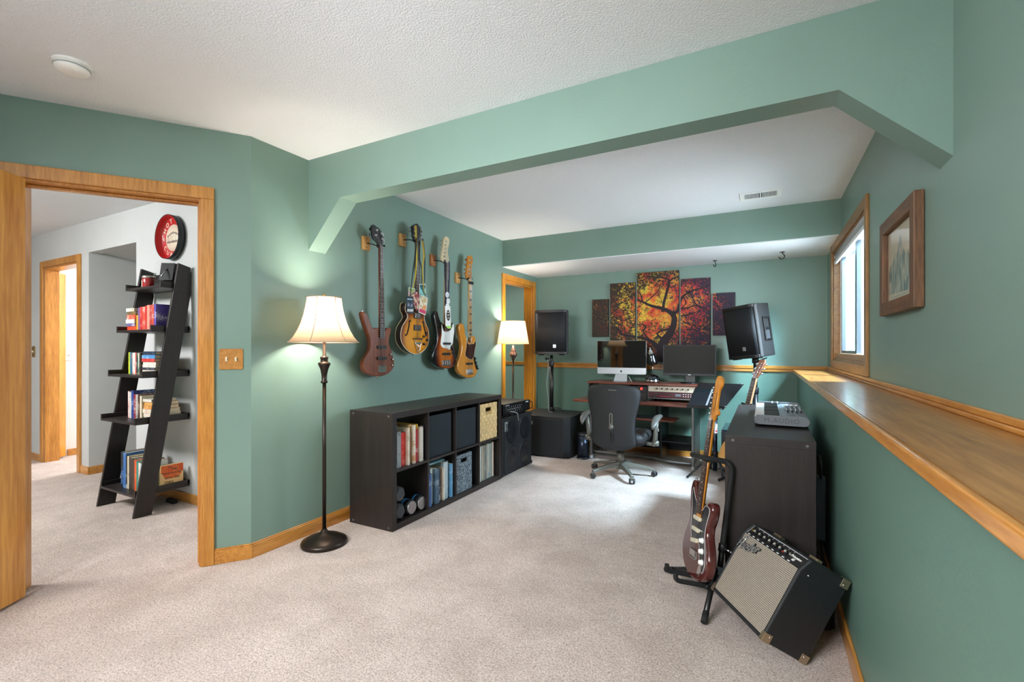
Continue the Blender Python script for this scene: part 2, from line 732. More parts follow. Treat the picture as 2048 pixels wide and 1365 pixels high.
# ------------------------------------------------------------------ window
WY0, WY1, WZ0, WZ1 = 3.55, 5.12, 1.11, 2.075
DOAK = wood('window_oak_y', '7a5026', 'a87a44', 0.4, 'y', 1.0, 0.2)
DOAKZ = wood('window_oak_z', '7a5026', 'a87a44', 0.4, 'z', 1.0, 0.2)
VINYL = mat('white_vinyl', 'e8e9ea', 0.35)
ALU = mat('grey_aluminium', '5f656c', 0.4, 0.4)
win = bpy.data.objects.new('window_1', None)
COL.objects.link(win)
win['kind'] = 'structure'
m = MB()
w = 0.068
m.box(XR - 0.018, XR, WY0 - w, WY0, WZ0 - w, WZ1 + w)
m.box(XR - 0.018, XR, WY1, WY1 + w, WZ0 - w, WZ1 + w)
obj('side_casing', m, DOAKZ, win, bevel=0.004)
m = MB()
m.box(XR - 0.0175, XR, WY0, WY1, WZ1, WZ1 + w)
m.box(XR - 0.0175, XR, WY0, WY1, WZ0 - w, WZ0)
obj('head_casing', m, DOAK, win, bevel=0.004)
m = MB()
m.box(XR, XR + 0.05, WY0, WY0 + 0.015, WZ0, WZ1)
m.box(XR, XR + 0.05, WY1 - 0.015, WY1, WZ0, WZ1)
m.box(XR, XR + 0.05, WY0, WY1, WZ1 - 0.015, WZ1)
m.box(XR, XR + 0.05, WY0, WY1, WZ0, WZ0 + 0.018)
m.box(XR + 0.012, XR + 0.045, WY0 + 0.015, WY1 - 0.015, WZ0 + 0.018, WZ0 + 0.060)
obj('jamb', m, DOAK, win)
m = MB()
X0, X1 = XR + 0.045, XR + 0.10
m.box(X0, X1, WY0 + 0.015, WY0 + 0.055, WZ0 + 0.03, WZ1 - 0.015)
m.box(X0, X1, WY1 - 0.075, WY1 - 0.015, WZ0 + 0.03, WZ1 - 0.015)
m.box(X0, X1, WY0 + 0.015, WY1 - 0.015, WZ0 + 0.018, WZ0 + 0.065)
m.box(X0, X1, WY0 + 0.015, WY1 - 0.015, WZ1 - 0.055, WZ1 - 0.015)
obj('vinyl_frame', m, VINYL, win, bevel=0.003)
m = MB()
ym = 4.31
m.box(X0 + 0.004, X1 - 0.02, ym - 0.03, ym + 0.03, WZ0 + 0.06, WZ1 - 0.05)
for ya in (WY1 - 0.10,):
    m.box(X0 + 0.004, X1 - 0.02, ya, ya + 0.03, WZ0 + 0.06, WZ1 - 0.05)
m.box(X0 + 0.006, X1 - 0.02, ym, WY1 - 0.07, WZ0 + 0.06, WZ0 + 0.085)
obj('sliding_sash', m, ALU, win, bevel=0.002)
gl = bpy.data.materials.new('window_glass')
gl.use_nodes = True
nt = gl.node_tree
nt.nodes.remove(nt.nodes['Principled BSDF'])
tr = nt.nodes.new('ShaderNodeBsdfTransparent')
tr.inputs[0].default_value = (0.95, 0.97, 0.98, 1)
gs = nt.nodes.new('ShaderNodeBsdfGlossy')
gs.inputs['Roughness'].default_value = 0.02
mxs = nt.nodes.new('ShaderNodeMixShader')
mxs.inputs[0].default_value = 0.06
nt.links.new(tr.outputs[0], mxs.inputs[1])
nt.links.new(gs.outputs[0], mxs.inputs[2])
nt.links.new(mxs.outputs[0], nt.nodes['Material Output'].inputs[0])
obj('pane', MB().box(X0 + 0.02, X0 + 0.024, WY0 + 0.05, WY1 - 0.05, WZ0 + 0.06, WZ1 - 0.05), gl, win)
obj('latch', MB().box(X0 - 0.006, X0 + 0.004, 3.66, 3.70, WZ0 + 0.11, WZ0 + 0.135), ALU, win, bevel=0.002)

# corrugated window well outside
m = MB()
pts = []
for i in range(81):
    a = PI * (i / 80 - 0.5)
    rr = 1.0 + 0.014 * math.sin(i * 2.2)
    pts.append((XR + 0.17 + 0.95 * rr * math.cos(a), 4.33 + 1.15 * rr * math.sin(a)))
for (xa, ya), (xb, yb) in zip(pts, pts[1:]):
    m.quad([(xa, ya, 0.85), (xb, yb, 0.85), (xb, yb, 2.6), (xa, ya, 2.6)])
struct('wall_window_well', m, mat('galvanised_well', 'dfe5ea', 0.5, 0.0, var=0.12, vscale=3))
struct('ground_gravel', MB().box(XR + 0.16, 2.9, 2.6, 6.0, 0.80, 0.86), mat('pale_gravel', 'b9b4ad', 0.9, var=0.3, vscale=40))

# ------------------------------------------------------------------ hallway behind the doorway
HY = 2.06
m = MB()
m.box(-10, -6.765, HY, HY + 0.12, 0, CE)
m.box(-6.765, -5.94, HY, HY + 0.12, 2.075, CE)
m.box(-5.94, -5.723, HY, HY + 0.12, 0, CE)
m.box(-5.723, -4.816, HY, HY + 0.10, 2.14, CE)
m.box(-4.816, XL - 0.12, HY, HY + 0.12, 0, CE)
struct('wall_hall', m, GREY)
m = MB()
m.box(-5.80, -5.723, HY + 0.12, 4.3, 0, CE)
m.box(-4.816, -4.73, HY + 0.12, 4.3, 0, CE)
m.box(-5.80, -4.73, 4.3, 4.4, 0, CE)
struct('wall_nook', m, GREY)
m = MB()
m.hexa([(-5.723, HY + 0.10, 2.155), (-4.816, HY + 0.10, 2.155), (-4.816, 4.3, 1.85), (-5.723, 4.3, 1.85),
        (-5.723, HY + 0.10, 2.20), (-4.816, HY + 0.10, 2.20), (-4.816, 4.3, 1.90), (-5.723, 4.3, 1.90)])
struct('ceiling_nook', m, GREY)
m = MB()
m.box(-7.05, -6.95, HY + 0.12, 5.2, 0, CE)
m.box(-6.95, -5.80, 5.1, 5.2, 0, CE)
struct('wall_bright_room', m, WHITE)
struct('wall_hall_end', MB().box(-10, -9.9, -3.6, HY, 0, CE), GREY)
struct('wall_hall_front', MB().box(-9.9, -4.95, -1.6, -1.5, 0, CE), GREY)
m = MB()
for xa, xb in ((-9.9, -6.83), (-5.875, -5.711), (-4.828, XL - 0.12)):
    m.box(xa, xb, HY - 0.013, HY, 0, 0.075)
m.box(-5.723, -5.711, HY, 4.3, 0, 0.075)
m.box(-6.95, -6.937, HY + 0.25, 5.1, 0, 0.075)
struct('baseboard_hall', m, OAK_X, bevel=0.003)
m = MB()
for xa, xb in ((-6.83, -6.765), (-5.94, -5.875)):
    m.box(xa, xb, HY - 0.018, HY, 0, 2.14)
m.box(-6.765, -5.94, HY - 0.018, HY, 2.075, 2.14)
m.box(-6.765, -6.745, HY, HY + 0.12, 0, 2.075)
m.box(-5.96, -5.94, HY, HY + 0.12, 0, 2.075)
m.box(-6.745, -5.96, HY, HY + 0.12, 2.055, 2.075)
struct('trim_casing_hall_door', m, OAK_Z, bevel=0.004)
m = MB()
M = basis((-0.672, 0.741, 0), (0.741, 0.672, 0), (0, 0, 1), (-6.762, 2.10, 0))
m.box(0.0, 0.235, -0.02, 0.015, 0.012, 2.045, M)
struct('door_2', m, ORANGE_OAK, bevel=0.003)


# ------------------------------------------------------------------ shared materials
BLACKWOOD = wood('black_brown_wood', '1d1817', '2b2422', 0.42, 'z', 1.2, 0.0, 0.06)
BLACKWOODX = wood('black_brown_wood_x', '1d1817', '2b2422', 0.42, 'x', 1.2, 0.0, 0.06)
BLACKWOODY = wood('black_brown_wood_y', '1f1a19', '2d2625', 0.42, 'y', 1.2, 0.0, 0.06)
BLACK = mat('black_plastic', '17171a', 0.45)
SATIN = mat('satin_black', '141415', 0.35)
RUBBER = mat('black_rubber', '131313', 0.8)
CHROME = mat('chrome', 'd9d9da', 0.14, 1.0)
STEEL = mat('brushed_steel', 'b4b5b8', 0.3, 1.0)
BRASS = mat('aged_brass', 'a98a4c', 0.35, 1.0)
BRONZE = mat('dark_bronze', '3a322d', 0.35, 0.75)
PAPER = mat('page_paper', 'e6d9bf', 0.9, var=0.10, vscale=120, stretch=(0.05, 1, 1))
WHITEP = mat('white_plastic', 'efeeea', 0.4)
CREAM = mat('cream_plastic', 'ece3c6', 0.35)

ORD = ['first', 'second', 'third', 'fourth', 'fifth', 'sixth', 'seventh', 'eighth', 'ninth', 'tenth', 'eleventh', 'twelfth',
       'thirteenth', 'fourteenth', 'fifteenth', 'sixteenth', 'seventeenth', 'eighteenth', 'nineteenth', 'twentieth',
       'twenty-first', 'twenty-second', 'twenty-third', 'twenty-fourth', 'twenty-fifth', 'twenty-sixth', 'twenty-seventh',
       'twenty-eighth', 'twenty-ninth', 'thirtieth', 'thirty-first', 'thirty-second', 'thirty-third', 'thirty-fourth']


def cover_mat(col, ink, seed):
    """book cover with printed blocks in a second colour"""
    key = 'cover_%s_%s_%d' % (col, ink, seed % 3)
    if key in _mats:
        return _mats[key]
    m = mat(key, col, 0.45)
    nt = m.node_tree
    b = nt.nodes['Principled BSDF']
    tc = nt.nodes.new('ShaderNodeTexCoord')
    mp = nt.nodes.new('ShaderNodeMapping')
    mp.inputs['Location'].default_value = (seed * 1.7, seed * 0.9, seed * 2.3)
    mp.inputs['Scale'].default_value = (300, 170, 150)
    n = nt.nodes.new('ShaderNodeTexNoise')
    n.inputs['Scale'].default_value = 1.0
    n.inputs['Detail'].default_value = 2.0
    # lettering-like specks, gathered in title bands along the book
    mp2 = nt.nodes.new('ShaderNodeMapping')
    mp2.inputs['Location'].default_value = (seed * 0.31, seed * 0.77, seed * 1.13)
    mp2.inputs['Scale'].default_value = (6, 6, 17)
    n2 = nt.nodes.new('ShaderNodeTexNoise')
    n2.inputs['Scale'].default_value = 1.0
    n2.inputs['Detail'].default_value = 0.0
    mx = nt.nodes.new('ShaderNodeMath')
    mx.operation = 'MULTIPLY_ADD'
    mx.inputs[1].default_value = 0.9
    nt.links.new(tc.outputs['Object'], mp2.inputs[0])
    nt.links.new(mp2.outputs[0], n2.inputs['Vector'])
    nt.links.new(n2.outputs['Fac'], mx.inputs[0])
    r = nt.nodes.new('ShaderNodeValToRGB')
    r.color_ramp.interpolation = 'CONSTANT'
    r.color_ramp.elements[0].color = lin(col)
    r.color_ramp.elements[1].position = 1.0
    mx.inputs[1].default_value = 0.68
    r.color_ramp.elements[1].color = lin(ink)
    nt.links.new(tc.outputs['Object'], mp.inputs[0])
    nt.links.new(mp.outputs[0], n.inputs['Vector'])
    nt.links.new(n.outputs['Fac'], mx.inputs[2])
    nt.links.new(mx.outputs[0], r.inputs[0])
    nt.links.new(r.outputs[0], b.inputs['Base Color'])
    return m


_bookn = [0]


def book(name, label, t, h, d, col, ink, group, M, pages=True):
    """a book: thickness t along x, depth d along y (spine at y=0), height h along z, placed by M"""
    _bookn[0] += 1
    loc, rot, _ = M.decompose()
    root = thing(name, label, 'book', loc, 0, group, rot.to_euler())
    c = min(0.0025, t * 0.14)
    mb = MB()
    mb.box(-t / 2, -t / 2 + c, 0, d, 0, h)
    mb.box(t / 2 - c, t / 2, 0, d, 0, h)
    mb.box(-t / 2 + c, t / 2 - c, 0, c, 0, h)
    obj('cover', mb, cover_mat(col, ink, _bookn[0]), root)
    mb = MB()
    mb.box(-t / 2 + c, t / 2 - c, c, d - 0.004, 0.003, h - 0.003)
    obj('pages', mb, PAPER, root)
    return root


# ------------------------------------------------------------------ smoke detector
sd = thing('smoke_detector', 'round white smoke detector on the textured ceiling', 'smoke detector', (-2.63, 0.89, CE))
obj('base', MB().lathe([(0.066, 0.0), (0.066, -0.010), (0.0, -0.010)][::-1], 40), WHITEP, sd)
obj('cover', MB().lathe([(0.0, -0.040), (0.035, -0.039), (0.054, -0.033), (0.060, -0.024), (0.060, -0.010), (0.0, -0.010)], 40), WHITEP, sd)
obj('vent_ring', MB().lathe([(0.0605, -0.022), (0.062, -0.021), (0.062, -0.018), (0.0605, -0.017)], 40), mat('grey_slot', '9a9a98', 0.6), sd)
obj('button', MB().cyl((0.03, 0, -0.036), (0.03, 0, -0.0415), 0.008), WHITEP, sd)


# ------------------------------------------------------------------ light switches
def switch(name, label, M, n, plate_m, tog_m, w):
    r = thing(name, label, 'light switch', M.translation)
    R = M.copy()
    R.translation = (0, 0, 0)
    mb = MB().prism(rrect(w, 0.118, 0.008), 0.0, 0.006, R)
    obj('plate', mb, plate_m, r, bevel=0.002)
    for i in range(n):
        x = (i - (n - 1) / 2) * 0.046
        mb = MB().box(x - 0.005, x + 0.005, -0.012, 0.012, 0.005, 0.009, R)
        mb.box(x - 0.0035, x + 0.0035, -0.002, 0.009, 0.008, 0.018, R)
        obj('toggle', mb, tog_m, r, bevel=0.001)
    for i in range(n):
        x = (i - (n - 1) / 2) * 0.046
        for s in (-1, 1):
            obj('screw', MB().cyl(R @ Vector((x, s * 0.03, 0.005)), R @ Vector((x, s * 0.03, 0.0075)), 0.003, n=8), BRASS, r)
    return r


wallM = basis((-DW.x, -DW.y, 0), (0, 0, 1), (DN.x, DN.y, 0), dw(0.099, 0, 1.152))
switch('light_switch', 'oak double light switch plate on the green wall beside the doorway', wallM, 2,
       wood('oak_plate', '9a6428', 'c98d45', 0.4, 'x', 2.0, 0.2), CREAM, 0.118)
switch('light_switch', 'small brass light switch on the grey hall wall beyond the doorway',
       basis((1, 0, 0), (0, 0, 1), (0, -1, 0), (-7.04, HY, 1.18)), 1, mat('brass_plate', 'b3884a', 0.3, 0.9), CREAM, 0.075)
switch('light_switch', 'white light switch on the bright white wall beyond the hall door',
       basis((0, 1, 0), (0, 0, 1), (1, 0, 0), (-6.95, 2.325, 1.14)), 1, WHITEP, WHITEP, 0.078)

# ------------------------------------------------------------------ round red tray hung as a wall sign
tr_c = Vector((-4.205, HY, 2.108))
tray = thing('round_tray', 'round red metal tray with cream centre hung on the hall wall', 'wall sign', tr_c)
MT = basis((1, 0, 0), (0, 0, 1), (0, -1, 0))
RED = mat('red_enamel', 'b81a1c', 0.3, coat=0.3)
RIMD = mat('dark_tray_back', '23272a', 0.4)
TR = 0.176
mb = MB().lathe([(0.0, 0.006), (TR - 0.012, 0.006), (TR - 0.004, 0.012), (TR - 0.0015, 0.056)], 56, MT)
obj('dish', mb, RED, tray)
mb = MB().lathe([(0.0, 0.0), (TR - 0.010, 0.0), (TR + 0.001, 0.010), (TR + 0.002, 0.058), (TR - 0.0015, 0.058)], 56, MT)
obj('outer_rim', mb, RIMD, tray)
CRE = mat('cream_print', 'e6d8c4', 0.45, var=0.06, vscale=25)
mb = MB().lathe([(0.0, 0.0078), (0.108, 0.0078), (0.108, 0.0064)], 48, MT)
obj('centre_disc', mb, CRE, tray)
INK = mat('dark_print', '4a3430', 0.5)
ring_txt = 'HOT  CUP'
for ch, a in (('H', 152), ('O', 128), ('T', 104), ('C', 212), ('U', 234), ('P', 256)):
    r = math.radians(a)
    q = Matrix.Translation((0.139 * math.cos(r), 0.139 * math.sin(r), 0.0066)) @ Matrix.Rotation(r - PI / 2 if a < 180 else r + PI / 2, 4, 'Z')
    text('lettering', ch, 0.052, CRE, tray, MT @ q, 0.0006, bold=0.0008)
mb = MB()
for i in range(6):
    a = i * PI / 3
    mb.prism([(0.009 * math.cos(a + t) * k - 0.139, 0.009 * math.sin(a + t) * k) for t, k in ((0, 1.6), (0.5, 0.6), (1.04, 1.6))], 0.0066, 0.0076, MT)
obj('flower_print', mb, CRE, tray)
# little row of cups and a shelf line printed on the disc
mb = MB()
rnd = random.Random(4)
for i in range(8):
    x = -0.075 + i * 0.021
    z = 0.020 + 0.022 * math.sin(i * 0.45)
    mb.prism(rrect(0.013, 0.016, 0.004, 3, x, z), 0.0078, 0.0084, MT)
    mb.box(x - 0.0012, x + 0.0012, -0.02, z, 0.0078, 0.0084, MT)
for i in range(14):
    x = -0.085 + i * 0.0128
    mb.prism(rrect(0.008, 0.012 + 0.006 * rnd.random(), 0.002, 2, x, -0.028), 0.0078, 0.0084, MT)
mb.box(-0.09, 0.09, -0.0385, -0.0355, 0.0078, 0.0084, MT)
obj('cup_print', mb, INK, tray)

# ------------------------------------------------------------------ ladder shelf in the hall
LX0, LX1 = -4.520, -3.945       # outer faces of the two side rails
LSH = [(1.690, 1.850, 's1'), (1.355, 1.790, 's2'), (1.015, 1.735, 's3'), (0.678, 1.690, 's4'), (0.155, 1.690, 's5')]
lad = thing('ladder_shelf', 'dark brown leaning ladder bookshelf with five shelves in the hall', 'bookshelf', (-4.23, 1.86, 0))
lo = Vector((-4.23, 1.86, 0))
for x in (LX0, LX1 - 0.022):
    P = [(1.670, 0.0), (1.785, 0.0), (2.050, 1.64), (2.050, 1.845), (1.962, 1.868)]
    mb = MB().prism(ccw([(y - lo.y, z) for y, z in P]), x - lo.x, x - lo.x + 0.022, basis((0, 1, 0), (0, 0, 1), (1, 0, 0)))
    obj('side_rail', mb, BLACKWOOD, lad, bevel=0.002)
    for z, yf, _ in LSH:
        for dy in (0.02, 0.065):
            yy = 1.670 + (z - 0.02) * 0.157 + dy - lo.y
            xx = x - lo.x + (0.022 if x > -4 else 0.0)
            obj('screw_cap', MB().cyl((xx - 0.001, yy, z - 0.02), (xx + 0.0012, yy, z - 0.02), 0.0045, n=10), mat('screw_cap_brown', '3b3330', 0.5), lad)
sh_objs = []
for z, yf, nm in LSH:
    mb = MB()
    xa, xb = LX0 + 0.024 - lo.x, LX1 - 0.024 - lo.x
    mb.box(xa, xb, yf - lo.y, 2.052 - lo.y, z - 0.018, z)
    for xx in (xa, xb - 0.015):
        mb.box(xx, xx + 0.015, yf - lo.y, 2.052 - lo.y, z, z + 0.032)
    if nm == 's1':
        mb.box(xa, xb, 2.036 - lo.y, 2.052 - lo.y, z, z + 0.13)
    else:
        mb.box(xa, xb, 2.040 - lo.y, 2.052 - lo.y, z, z + 0.032)
    obj('shelf', mb, BLACKWOODX, lad, bevel=0.0015)

# things on its top shelf
cj = thing('candle_jar', 'red glass candle jar with cream label on the top ladder shelf', 'candle', (-4.325, 1.935, 1.691))
obj('jar', MB().lathe([(0, 0), (0.042, 0.0), (0.045, 0.006), (0.045, 0.075), (0.043, 0.080), (0, 0.080)], 28), mat('red_wax_glass', 'a8282b', 0.15, coat=0.6, var=0.1, vscale=30), cj)
obj('lid', MB().lathe([(0.0405, 0.080), (0.0445, 0.083), (0.0445, 0.096), (0.041, 0.099), (0, 0.099)], 28), mat('pewter_lid', 'c9c2b4', 0.3, 0.7), cj)
mb = MB()
n = 14
vs = []
for i in range(n + 1):
    a = math.radians(-190 + i * 100 / n)
    vs.append((0.0457 * math.cos(a), 0.0457 * math.sin(a)))
for (xa, ya), (xb, yb) in zip(vs, vs[1:]):
    mb.quad([(xa, ya, 0.008), (xb, yb, 0.008), (xb, yb, 0.070), (xa, ya, 0.070)])
obj('paper_label', mb, mat('cream_label', 'e9dfc8', 0.6, col2='6b5a48', vscale=60, contrast=(0.55, 0.62)), cj)

fr = thing('photo_frame', 'black tilted photo frame seen from behind with its prop on the top ladder shelf', 'picture frame', (-4.105, 1.955, 1.742), 0.0)
F = Matrix.Rotation(math.radians(35), 4, 'Z') @ Matrix.Rotation(math.radians(-14), 4, 'X')
obj('frame_back', MB().box(-0.050, 0.050, -0.012, 0.012, 0.0, 0.145, F), BLACK, fr, bevel=0.003)
obj('frame_border', MB().box(-0.056, 0.056, 0.010, 0.022, -0.004, 0.150, F), SATIN, fr, bevel=0.003)
obj('prop_leg', MB().tube([F @ Vector((0.0, -0.013, 0.095)), F @ Vector((-0.012, -0.052, 0.012)) - Vector((0, 0, 0.0))], 0.0042, 8), STEEL, fr)
bx = thing('storage_box', 'flat black box under the photo frame on the top ladder shelf', 'box', (-4.125, 1.935, 1.691), 0.0)
obj('body', MB().box(-0.045, 0.085, -0.035, 0.070, 0.0, 0.034), BLACK, bx, bevel=0.002)
obj('lid', MB().box(-0.047, 0.087, -0.037, 0.072, 0.034, 0.046), SATIN, bx, bevel=0.002)


def up(x, y, z, lean=0.0, twist=0.0):
    return Matrix.Translation((x, y, z)) @ Matrix.Rotation(twist, 4, 'Z') @ Matrix.Rotation(lean, 4, 'Y')


def flat(x, y, z, twist=0.0):
    """book lying down, spine to the front; its height runs along +x"""
    return Matrix.Translation((x, y, z)) @ Matrix.Rotation(twist, 4, 'Z') @ Matrix(((0, 0, 1, 0), (0, 1, 0, 0), (-1, 0, 0, 0), (0, 0, 0, 1)))


SHN = {'s2': 'second', 's3': 'third', 's4': 'fourth', 's5': 'bottom'}


def row_up(s, x, yf, specs, what):
    z = dict((n_, z_) for z_, _, n_ in LSH)[s] + 0.0005
    for i, (t, h, d, col, ink, nm) in enumerate(specs):
        book('book', '%s upright book, %s from left on the %s ladder shelf' % (nm, ORD[i], SHN[s]), t, h, d, col, ink,
             'upright books on the %s ladder shelf' % SHN[s], up(x + t / 2, yf, z))
        x += t + 0.0012
    return x


def row_flat(s, x, yf, specs, what):
    z = dict((n_, z_) for z_, _, n_ in LSH)[s] + 0.0005
    n_ = len(specs)
    for i, (t, h, d, col, ink, nm) in enumerate(specs[::-1]):
        z += t / 2
        lab = '%s book lying flat, %s from the top on the %s ladder shelf' % (nm, ORD[n_ - 1 - i], SHN[s])
        book('book', lab, t, h, d, col, ink, 'flat pile of books on the %s ladder shelf' % SHN[s], flat(x + 0.004 * math.sin(i * 2.1), yf + 0.004 * math.cos(i * 1.7), z))
        z += t / 2 + 0.0008


row_flat('s2', -4.478, 1.85, [(0.026, 0.130, 0.10, 'e5dccb', 'b09a80', 'cream'), (0.024, 0.138, 0.105, '6d5a3c', 'd9c04a', 'brown and yellow'),
                              (0.036, 0.135, 0.105, 'e04a26', 'f2e9e0', 'red and white'), (0.030, 0.136, 0.105, 'efe6d8', 'c9a94e', 'white'),
                              (0.022, 0.130, 0.100, '6a5f96', 'd8d0e0', 'purple'), (0.034, 0.142, 0.105, 'df4a2a', 'f0d040', 'orange red')], 'pile')
xx = row_up('s2', -4.322, 1.85, [(0.024, 0.118, 0.11, 'e8a52d', 'c0551e', 'short amber'), (0.026, 0.175, 0.12, '7c5a90', 'e07a3a', 'purple and orange'),
                                 (0.040, 0.180, 0.12, 'c02a26', 'f0e6df', 'red with white lettering'), (0.036, 0.180, 0.12, 'd2503a', 'f0d8c8', 'tomato red'),
                                 (0.030, 0.186, 0.12, 'c8322e', 'e8c0b0', 'crimson'), (0.034, 0.190, 0.12, 'e79a84', 'f7e6da', 'pale salmon'),
                                 (0.034, 0.190, 0.12, 'b84038', 'e4dff0', 'dark red and white'), (0.028, 0.19, 0.12, 'cf4b34', 'ece0d4', 'brick red'), (0.030, 0.194, 0.12, '5b4ba0', 'e4dff0', 'violet and white')], 'row')
xx = row_up('s3', -4.375, 1.82, [(0.022, 0.168, 0.12, 'cfd23a', '6f8a20', 'lime yellow'), (0.018, 0.170, 0.12, '3f7f94', 'd0e0e0', 'teal'),
                                 (0.018, 0.166, 0.12, '2c5a78', 'e07050', 'blue'), (0.020, 0.165, 0.12, 'e6ded4', 'd04838', 'white and red'),
                                 (0.024, 0.166, 0.12, 'e8d2cc', 'c88', 'pale pink') if False else (0.024, 0.166, 0.12, 'e8d2cc', 'b08088', 'pale pink'),
                                 (0.014, 0.166, 0.12, 'c83a32', 'f0e0d8', 'thin red'), (0.024, 0.164, 0.12, '22464c', 'd8c890', 'dark teal'),
                                 (0.016, 0.164, 0.12, 'd5dbc6', '2f5f50', 'pale green'), (0.018, 0.163, 0.12, '3f3a34', 'd8b060', 'dark brown')], 'row')
row_flat('s3', xx + 0.004, 1.83, [(0.026, 0.185, 0.125, '26354a', '8a98aa', 'dark blue'), (0.027, 0.19, 0.125, '4f8fc8', 'e8eef2', 'light blue'),
                                  (0.024, 0.19, 0.125, 'cc3a36', 'f0dcd4', 'red'), (0.020, 0.188, 0.125, 'e8dcd0', 'c88a80', 'off-white'),
                                  (0.021, 0.19, 0.125, 'ede6da', '9a9a9a', 'ivory'), (0.018, 0.192, 0.125, '3a3a44', 'e8e8e8', 'charcoal and white'),
                                  (0.020, 0.19, 0.125, 'f0e8dc', 'e88a2a', 'white and orange'), (0.014, 0.192, 0.125, 'c02050', 'e8b8c4', 'thin magenta')], 'pile')
xx = row_up('s4', -4.335, 1.80, [(0.020, 0.205, 0.14, 'e9c9c6', 'c05a50', 'pink and white'), (0.030, 0.198, 0.14, 'cfcdc9', '55585c', 'grey and white'),
                                 (0.034, 0.212, 0.17, '1f3f86', '9fb6dc', 'tall navy blue'), (0.030, 0.185, 0.14, '8a1730', 'f2e4e0', 'maroon with white lettering'),
                                 (0.032, 0.185, 0.14, 'b9b5ae', '3a3a3a', 'silver grey'), (0.030, 0.182, 0.14, '4a2a22', 'c8a890', 'dark brown'),
                                 (0.022, 0.178, 0.14, 'eadfc8', '6a7a4a', 'cream')], 'row')
row_flat('s4', xx + 0.006, 1.81, [(0.020, 0.125, 0.17, 'd8d2c6', '8a8478', 'grey'), (0.026, 0.128, 0.175, 'd9a35a', '9c6a2a', 'golden tan'),
                                  (0.026, 0.130, 0.18, 'cf8a3c', 'f0d8a8', 'orange tan'), (0.030, 0.132, 0.195, 'e9dcc9', 'c06a50', 'ivory'),
                                  (0.026, 0.132, 0.195, 'f0dfcf', 'a08a78', 'pale peach'), (0.022, 0.134, 0.20, 'e9e7df', '888888', 'white')], 'pile')
xx = row_up('s5', -4.335, 1.755, [(0.034, 0.268, 0.20, '15171c', '3f79b8', 'tall black and blue'), (0.040, 0.264, 0.20, '2e66a8', '9cc0e4', 'tall mottled blue'),
                                  (0.022, 0.240, 0.18, '1b2026', 'e0e0dc', 'black and white'), (0.022, 0.245, 0.18, 'd8ceb2', '6a5a40', 'beige'),
                                  (0.046, 0.235, 0.18, '3b2f2a', '54443a', 'thick dark brown'), (0.034, 0.230, 0.18, '40332c', '6a5546', 'plain brown'),
                                  (0.028, 0.226, 0.17, 'dc5a28', 'f4d26a', 'orange and yellow'), (0.030, 0.222, 0.17, '2f8a7e', 'e6c040', 'teal green'),
                                  (0.022, 0.214, 0.17, 'f0ece2', 'c84030', 'white and orange'), (0.022, 0.208, 0.17, 'cfd8d4', '2a6a9a', 'pale grey')], 'row')
fb = book('book', 'paperback with orange and yellow cover facing out on the bottom ladder shelf', 0.030, 0.172, 0.155, 'e9c58a', 'd4b070',
          'upright books on the bottom ladder shelf', up(-4.003, 1.862, 0.1555))
CM = basis((0, 1, 0), (0, 0, 1), (1, 0, 0), (0.0152, 0, 0))
mb = MB().prism(rrect(0.153, 0.17, 0.002, 2, 0.0775, 0.086), 0.0, 0.0008, CM)
obj('front_cover', mb, mat('yellow_cover', 'ecc183', 0.5, var=0.06, vscale=30), fb)
mb = MB().prism(rrect(0.153, 0.060, 0.002, 2, 0.0775, 0.141), 0.0008, 0.0012, CM)
mb.prism([(0.0775 + 0.062 * math.cos(t * PI / 12), 0.098 + 0.030 * math.sin(t * PI / 12)) for t in range(24)], 0.0008, 0.0014, CM)
obj('cover_art', mb, mat('orange_cover', 'd9431f', 0.5, col2='e88a35', vscale=20), fb)
for i, (s_, sz, y, z) in enumerate((('THE', 0.016, 0.06, 0.152), ('GIRL', 0.022, 0.095, 0.135), ('WHO PLAYED', 0.021, 0.077, 0.108),
                                    ('WITH  FIRE', 0.021, 0.077, 0.072), ('STIEG', 0.024, 0.055, 0.040), ('LARSSON', 0.024, 0.10, 0.016))):
    text('cover_lettering', s_, sz, INK, fb, CM @ Matrix.Translation((y, z, 0.0016)), 0.0003, bold=0.0004)

# dark shoe-like block on the floor under the ladder shelf
fo = thing('door_stop', 'small black block on the carpet under the ladder shelf', 'door stop', (-4.10, 1.99, 0.0))
obj('body', MB().box(-0.05, 0.05, -0.02, 0.02, 0.0, 0.035), RUBBER, fo, bevel=0.008)


# ------------------------------------------------------------------ floor lamps
def shade_mat(name, col, s):
    m = bpy.data.materials.new(name)
    m.use_nodes = True
    nt = m.node_tree
    nt.nodes.remove(nt.nodes['Principled BSDF'])
    d = nt.nodes.new('ShaderNodeBsdfDiffuse')
    t = nt.nodes.new('ShaderNodeBsdfTranslucent')
    d.inputs[0].default_value = lin(col)
    t.inputs[0].default_value = lin(col)
    mx = nt.nodes.new('ShaderNodeMixShader')
    mx.inputs[0].default_value = s
    nt.links.new(d.outputs[0], mx.inputs[1])
    nt.links.new(t.outputs[0], mx.inputs[2])
    nt.links.new(mx.outputs[0], nt.nodes['Material Output'].inputs[0])
    return m


def bulb(parent, z, power, glow):
    o = obj('bulb', MB().lathe([(0, -0.045), (0.012, -0.042), (0.014, -0.015), (0.028, 0.012), (0.030, 0.03), (0.022, 0.05), (0, 0.058)], 20),
            mat('lit_bulb', 'fff2dd', 0.5, emit='ffdfae', estr=glow), parent, loc=(0, 0, z))
    l = bpy.data.lights.new('lamp_light', 'POINT')
    l.energy = power
    l.color = (1.0, 0.90, 0.76)
    l.shadow_soft_size = 0.05
    lo_ = bpy.data.objects.new('lamp_light', l)
    lo_.location = (0, 0, z + 0.02)
    lo_.parent = parent
    COL.objects.link(lo_)
    return o


